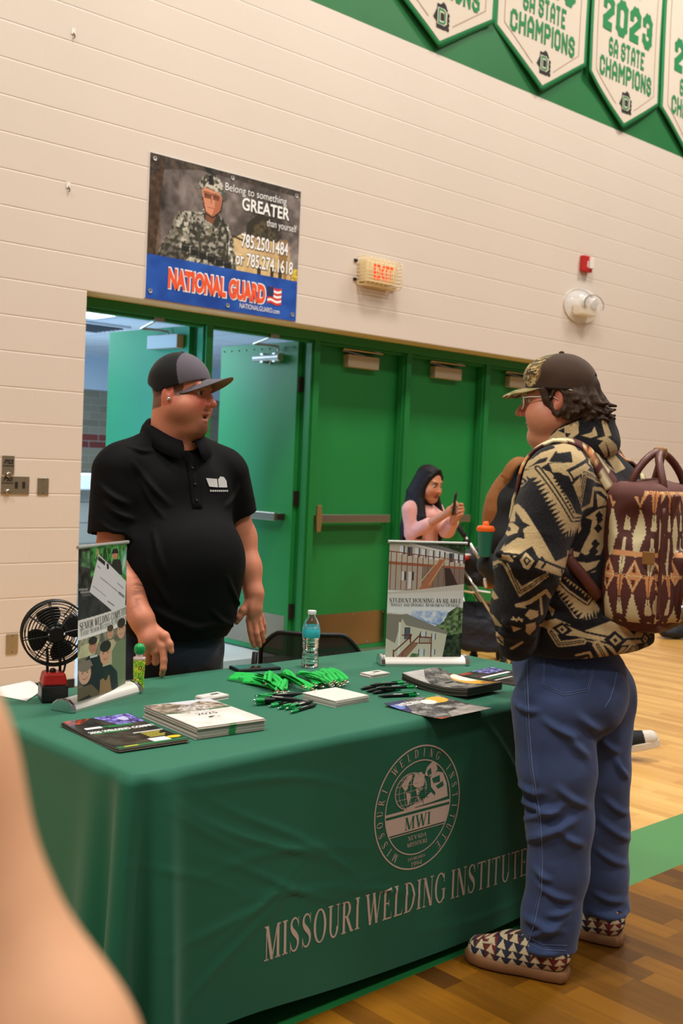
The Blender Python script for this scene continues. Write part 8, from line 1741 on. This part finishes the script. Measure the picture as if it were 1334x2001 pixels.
sb_ = MB(); sb_.tube(spl([J(897, 1152, D1-.25), J(912, 1157, 7.8), J(926, 1158, 7.75)], 8), .02, 8, flat=.4); obj('label_strip', sb_, mat('cream_label_strip', (206, 180, 140), .6), t, smooth=True); sb_ = MB(); sb_.tube([J(932, 1154, 7.74), J(958, 1158, 7.72)], .017, 8, flat=.4); obj('label_strip', sb_, mat('white_label_strip', (216, 212, 206), .6), t, smooth=True)
S = Sdf(J(940, 1225, 7.95)-Vector((.36, .36, .24)), J(940, 1225, 7.95)+Vector((.36, .36, .26)), .010); S.box(J(942, 1232, 7.98), (.22, .17, .13), Matrix.Rotation(.6, 3, 'Z'), .06, .02); S.ell(J(925, 1192, 7.98), (.15, .13, .06), None, .04)
V, Q = S.mesh(2); V = V+normals(V, Q)*((wob(V, 77, 18, 5)*.018)[:, None]); obj('basket', (V, Q), m_bsk, t, smooth=True)
def wheel(c, r, ax):
    ax = Vector(ax).normalized(); u = Vector((0, 0, 1)); w_ = ax.cross(u); ty = MB().tube([c+u*(r-.018)*math.cos(a)+w_*(r-.018)*math.sin(a) for a in np.linspace(0, 2*PI, 32, endpoint=False)], .018, 8, closed=True); o_ = obj('wheel', ty, m_foam, t, smooth=True); sp = MB()
    for i in range(3): a = 2*PI*i/3+.5; sp.tube([c, c+(u*math.cos(a)+w_*math.sin(a))*(r-.02)], .008, 6)
    sp.tube([c-ax*.03, c+ax*.03], .02, 10); obj('wheel_hub', sp, m_grey, o_, smooth=True)
for px_, dd, rr in ((926, 8.12, .085), (985, 7.85, .085), (975, 8.5, .085), (1030, 8.2, .085)):
    g_ = J(px_, 1262, dd); wheel(Vector((g_.x, g_.y, rr)), rr, (.55, -.83, 0))
t = thing('soft_toy', 'small red and white cloth tucked into the front of the stroller', 'cloth', tuple(J(906, 1088, 7.75))); S = Sdf(J(906, 1088, 7.75)-Vector((.1, .1, .06)), J(906, 1088, 7.75)+Vector((.1, .1, .06)), .005); S.ell(J(905, 1089, 7.75), (.05, .04, .022), None, .01); S.ell(J(899, 1093, 7.75), (.03, .03, .02), None, .01); obj('red_cloth', S.mesh(1), m_red, t, smooth=True)
S = Sdf(J(912, 1084, 7.75)-Vector((.08, .08, .05)), J(912, 1084, 7.75)+Vector((.08, .08, .05)), .005); S.ell(J(911, 1084, 7.76), (.04, .03, .009), None, .01); obj('white_cloth', S.mesh(1), m_paper, t, smooth=True)
# ---------------------------------------------------------------- the passer-by hidden behind the young man
pf = Vector((.80, -.55, 0)).normalized(); pr_ = Vector((pf.y, -pf.x, 0)); pc = J(1066, 1000, 5.55); Rq = basis(pf)
t = thing('person', 'passer-by in black mostly hidden behind the young man in fleece', 'person', (pc.x, pc.y, 0))
def pb_(r, f, z): return Vector((pc.x, pc.y, 0))+pr_*r+pf*f+Vector((0, 0, z))
S = Sdf(pb_(0, 0, .9)-Vector((.4, .4, .25)), pb_(0, 0, .9)+Vector((.4, .4, .82)), .0062); S.ell(pb_(0, 0, 1.3), (.18, .11, .2), Rq, .04); PO = J(1100, 858, 5.5); PP = head_sdf(S, PO, Rq, .95, neck=.052, neck_to=pb_(0, 0, 1.45)); S.ell(pb_(0, 0, 1.05), (.15, .1, .2), Rq, .05)
for sx in (-1, 1):
    S.chain([pb_(sx*.19, 0, 1.42), pb_(sx*.23, .0, 1.16), pb_(sx*.2, .12, .95)], [.045, .042, .03], .02); h0 = pb_(sx*.2, .15, .90); S.ell(h0, (.03, .03, .04), Rq, .01)
    for i in range(4): S.chain([h0, pb_(sx*.2, .13+.02*i, .85), pb_(sx*.19, .13+.02*i, .82)], [.011, .010, .008], .004)
    S.chain([h0, pb_(sx*.17, .18, .88)], [.012, .009], .005)
V, Q = S.mesh(1); obj('body', (V, Q), m_skin, t, smooth=True, cols=skin_cols(V, PO, Rq, .95, (196, 134, 104))); eyes(t, PP, Rq, .95)
S = Sdf(PO-Vector((.16, .16, .1)), PO+Vector((.16, .16, .18)), .006); S.ell(PP(0, -.03, .045), (.085, .1, .088), Rq, .01); S.cut(PP(0, .04, .03), Rq @ Vector((0, 1, -.7)), .01); obj('hair', S.mesh(1), k.m, t, smooth=True)
m_blk2 = cloth_mat('black_hoodie_cloth', (19, 19, 22), .85)
S = Sdf(pb_(0, 0, .85)-Vector((.42, .42, .1)), pb_(0, 0, .85)+Vector((.42, .42, .75)), .008); S.ell(pb_(0, 0, 1.28), (.21, .14, .22), Rq, .05); S.ell(pb_(0, 0, 1.0), (.19, .14, .2), Rq, .06); S.cone(pb_(-.17, 0, 1.44), pb_(.17, 0, 1.44), .075, .075, .04); S.cone(pb_(0, 0, 1.47), pb_(0, .0, 1.5), .08, .07, .03)
for sx in (-1, 1): S.chain([pb_(sx*.19, 0, 1.42), pb_(sx*.235, .0, 1.16), pb_(sx*.2, .12, .96)], [.08, .068, .05], .03)
V, Q = S.mesh(2); V = V+normals(V, Q)*((wob(V, 81, 20, 5)*.006)[:, None]); obj('hoodie', (V, Q), m_blk2, t, smooth=True)
shp = onz(1236, 1478, 0); S = Sdf(pb_(0, .1, .4)-Vector((.5, .5, .4)), pb_(0, .1, .4)+Vector((.6, .6, .6)), .009); S.ell(pb_(0, 0, .88), (.165, .12, .12), Rq, .04)
S.chain([pb_(.08, 0, .84), pb_(.08, .22, .47), Vector((shp.x, shp.y, .12))-pf*.1], [.1, .07, .05], .02); S.chain([pb_(-.08, 0, .84), pb_(-.09, -.04, .46), pb_(-.09, -.28, .16)], [.1, .07, .05], .02); obj('trousers', S.mesh(1), m_blk2, t, smooth=True)
def sneaker(h0, f, tilt):
    Rk = basis(f, tilt); o_ = Vector(h0)
    def X(a, b, c): return o_+Rk @ Vector((a, b, c))
    S = Sdf(o_-Vector((.2, .2, .03)), o_+Vector((.2, .2, .16)), .004); S.chain([X(0, -.02, .05), X(0, .09, .055), X(0, .2, .042)], [.042, .046, .042], .02); S.ell(X(0, -.01, .085), (.036, .04, .045), Rk, .02); S.cut(X(0, 0, .028), Rk @ Vector((0, 0, -1)), .003)
    V, Q = S.mesh(1); L = (V-np.array(o_)) @ np.array(Rk); cc = np.where((L[:, 1] > .17)[:, None], lin((206, 196, 184)), lin((22, 22, 24))); up = obj('sneaker', (V, Q), mat('sneaker_canvas', 'attr', .8) if 'sneaker_canvas' not in bpy.data.materials else bpy.data.materials['sneaker_canvas'], t, smooth=True, cols=cc)
    prof = [(-.065, .02), (-.05, .036), (.05, .044), (.16, .05), (.22, .036), (.245, .012)]; ol = [(w_, y) for y, w_ in prof]+[(-w_, y) for y, w_ in reversed(prof)]
    M_ = Matrix.Translation(X(0, 0, -.004)) @ Rk.to_4x4(); obj('rubber_sole', MB().prism(ol, .036, M_), mat('cream_rubber', (206, 192, 174), .6) if 'cream_rubber' not in bpy.data.materials else bpy.data.materials['cream_rubber'], up, bevel=.004)
    lb = MB(); 
    for i in range(4): lb.tube([X(-.03, .07+.025*i, .098-.009*i), X(0, .075+.025*i, .108-.010*i), X(.03, .07+.025*i, .098-.009*i)], .0035, 6)
    lb.tube([X(0, .06, .11), X(-.03, .05, .13), X(-.045, .03, .11), X(0, .06, .11), X(.03, .05, .13), X(.05, .04, .10)], .003, 6); obj('lace', lb, m_paper, up, smooth=True)
fs_ = RH*.985-FH*.1; sneaker(onz(1196, 1482, 0)+Vector((0, 0, .03)), fs_, rad(14)); sneaker(pb_(-.09, -.30, .06), pf, rad(-30))
m_cord = mat('tan_corduroy', (140, 88, 42), .8, bump=(60, .3, .002)); m_bp2 = mat('black_bag_cloth', (20, 20, 22), .7, bump=(200, .2, .001))
pk_ = J(985, 1010, 5.55); t = thing('backpack', 'black backpack with tan panels and straps, a water bottle in its side pocket', 'backpack', (pk_.x, pk_.y, pk_.z-.25)); 
def hull(name, pts, r, m, par, h=.006, k_=.03, wv=.003, sd=5):
    P = [J(*p) for p in pts]; lo = np.min([tuple(p) for p in P], axis=0)-max(r)-.02; hi = np.max([tuple(p) for p in P], axis=0)+max(r)+.02; S = Sdf(lo, hi, h); S.chain(P, r, k_); V, Q = S.mesh(2); V = V+normals(V, Q)*((wob(V, sd, 30, 4)*wv)[:, None]); return obj(name, (V, Q), m, par, smooth=True)
hull('tan_panel', ((1000, 922, 5.5), (992, 935, 5.5), (983, 950, 5.5), (976, 965, 5.5), (971, 980, 5.5), (968, 1000, 5.5), (967, 1020, 5.51), (968, 1040, 5.52)), (.03, .036, .042, .047, .052, .056, .058, .06), m_cord, t, wv=.001); hull('main_compartment', ((1014, 925, 5.52), (995, 980, 5.5), (985, 1050, 5.5), (985, 1110, 5.5)), (.06, .085, .10, .10), m_bp2, t); hull('side_pocket', ((955, 1105, 5.38), (972, 1120, 5.38)), (.06, .065), m_bp2, t)
hull('bottom_tan_panel', ((955, 1140, 5.42), (972, 1140, 5.42)), (.03, .03), m_cord, t); obj('tag', MB().box(J(948, 1139, 5.36), (.012, .012, .05), Matrix.Rotation(-.35, 3, 'Y')), m_paper, t, bevel=.003)
sp_ = MB().tube(spl([J(986, 935, 5.42), J(997, 912, 5.41), J(1012, 899, 5.42), J(1026, 897, 5.46), J(1040, 912, 5.5)], 20), .03, 10, flat=.35); obj('shoulder_strap', sp_, m_cord, t, smooth=True)
wbp = J(946, 1088, 5.32); t = thing('sports_bottle', 'green sports bottle with orange lid in the side pocket of the black backpack', 'bottle', tuple(wbp)); obj('bottle_body', MB().lathe([(.026, 0), (.03, .004), (.033, .06), (.039, .11), (.0395, .125), (.036, .132)], 28, Matrix.Translation(wbp)), mat('green_bottle', (40, 120, 96), .25, trans=.25), t, smooth='auto')
obj('lid', MB().lathe([(.0405, .124), (.042, .127), (.042, .142), (.038, .150), (.016, .153), (.014, .168), (.010, .173), (.001, .174)], 28, Matrix.Translation(wbp)), mat('orange_plastic', (236, 104, 30), .4), t, smooth='auto'); lr = MB()
for i in range(22): a = 2*PI*i/22; lr.box(wbp+Vector((.0425*math.cos(a), .0425*math.sin(a), .134)), (.004, .004, .014), Matrix.Rotation(a, 3, 'Z'))
obj('lid_ridge', lr, bpy.data.materials['orange_plastic'], t)
# ---------------------------------------------------------------- dark bag on the far floor, edge of the picture
bc_ = onz(1325, 1248, 0); t = thing('duffel_bag', 'dark navy bag lying on the far light wooden floor at the right', 'bag', tuple(bc_)); S = Sdf(bc_-Vector((.42, .3, .01)), bc_+Vector((.42, .3, .3)), .01); S.cone(bc_+RH*.0+Vector((0, 0, .09)), bc_+RH*.3+Vector((0, 0, .10)), .09, .10, .03); S.ell(bc_-RH*.08+Vector((0, 0, .06)), (.12, .1, .06), None, .03)
V, Q = S.mesh(2); V = V+normals(V, Q)*((wob(V, 91, 16, 5)*.02)[:, None]); V[:, 2] = np.maximum(V[:, 2], .002); obj('bag_body', (V, Q), m_bsk, t, smooth=True); obj('carry_strap', MB().tube(spl([bc_+RH*.02+Vector((0, 0, .17)), bc_+RH*.1+Vector((0, 0, .24)), bc_+RH*.25+Vector((0, 0, .2))], 14), .012, 6), m_bp2, t, smooth=True)
# ---------------------------------------------------------------- bare arm of somebody right in front of the camera
ad = .56; s0, s1, s2, s3 = J(-500, 830, ad+.05), J(-212, 1480, ad+.02), J(62, 2105, ad), J(210, 2440, ad)
t = thing('person', 'blurred bare arm of somebody standing very near on the left', 'person', tuple(s2)); S = Sdf(np.minimum(np.array(s0), np.array(s3))-.14, np.maximum(np.array(s0), np.array(s3))+.14, .004)
S.chain([s0, s1, s2, s3], [.054, .0505, .0475, .042], .05); hd_ = s3+(s3-s2).normalized()*.07; dn = (s3-s2).normalized(); S.cone(s3, hd_, .034, .03, .02); S.ell(hd_, (.04, .03, .045), None, .02)
for i in range(4): o_ = RH*(.022*(i-1.5)*.9); q0 = hd_+o_+dn*.04; S.chain([hd_, q0, q0+dn*.035+FH*.01, q0+dn*.06+FH*.03], [.014, .0105, .0095, .0075], .006)
S.chain([hd_, hd_-RH*.04+dn*.02, hd_-RH*.05+dn*.055], [.014, .011, .009], .008)
V, Q = S.mesh(2); obj('bare_arm', (V, Q), m_skin, t, smooth=True, cols=np.tile(lin((226, 170, 130)), (len(V), 1))); sle = MB(); du = (s1-s0).normalized(); sle.tube([s0-du*.22, s0-du*.08, s0-du*.02], [.085, .08, .078], 20); obj('sleeve', sle, m_polo, t, smooth='auto')
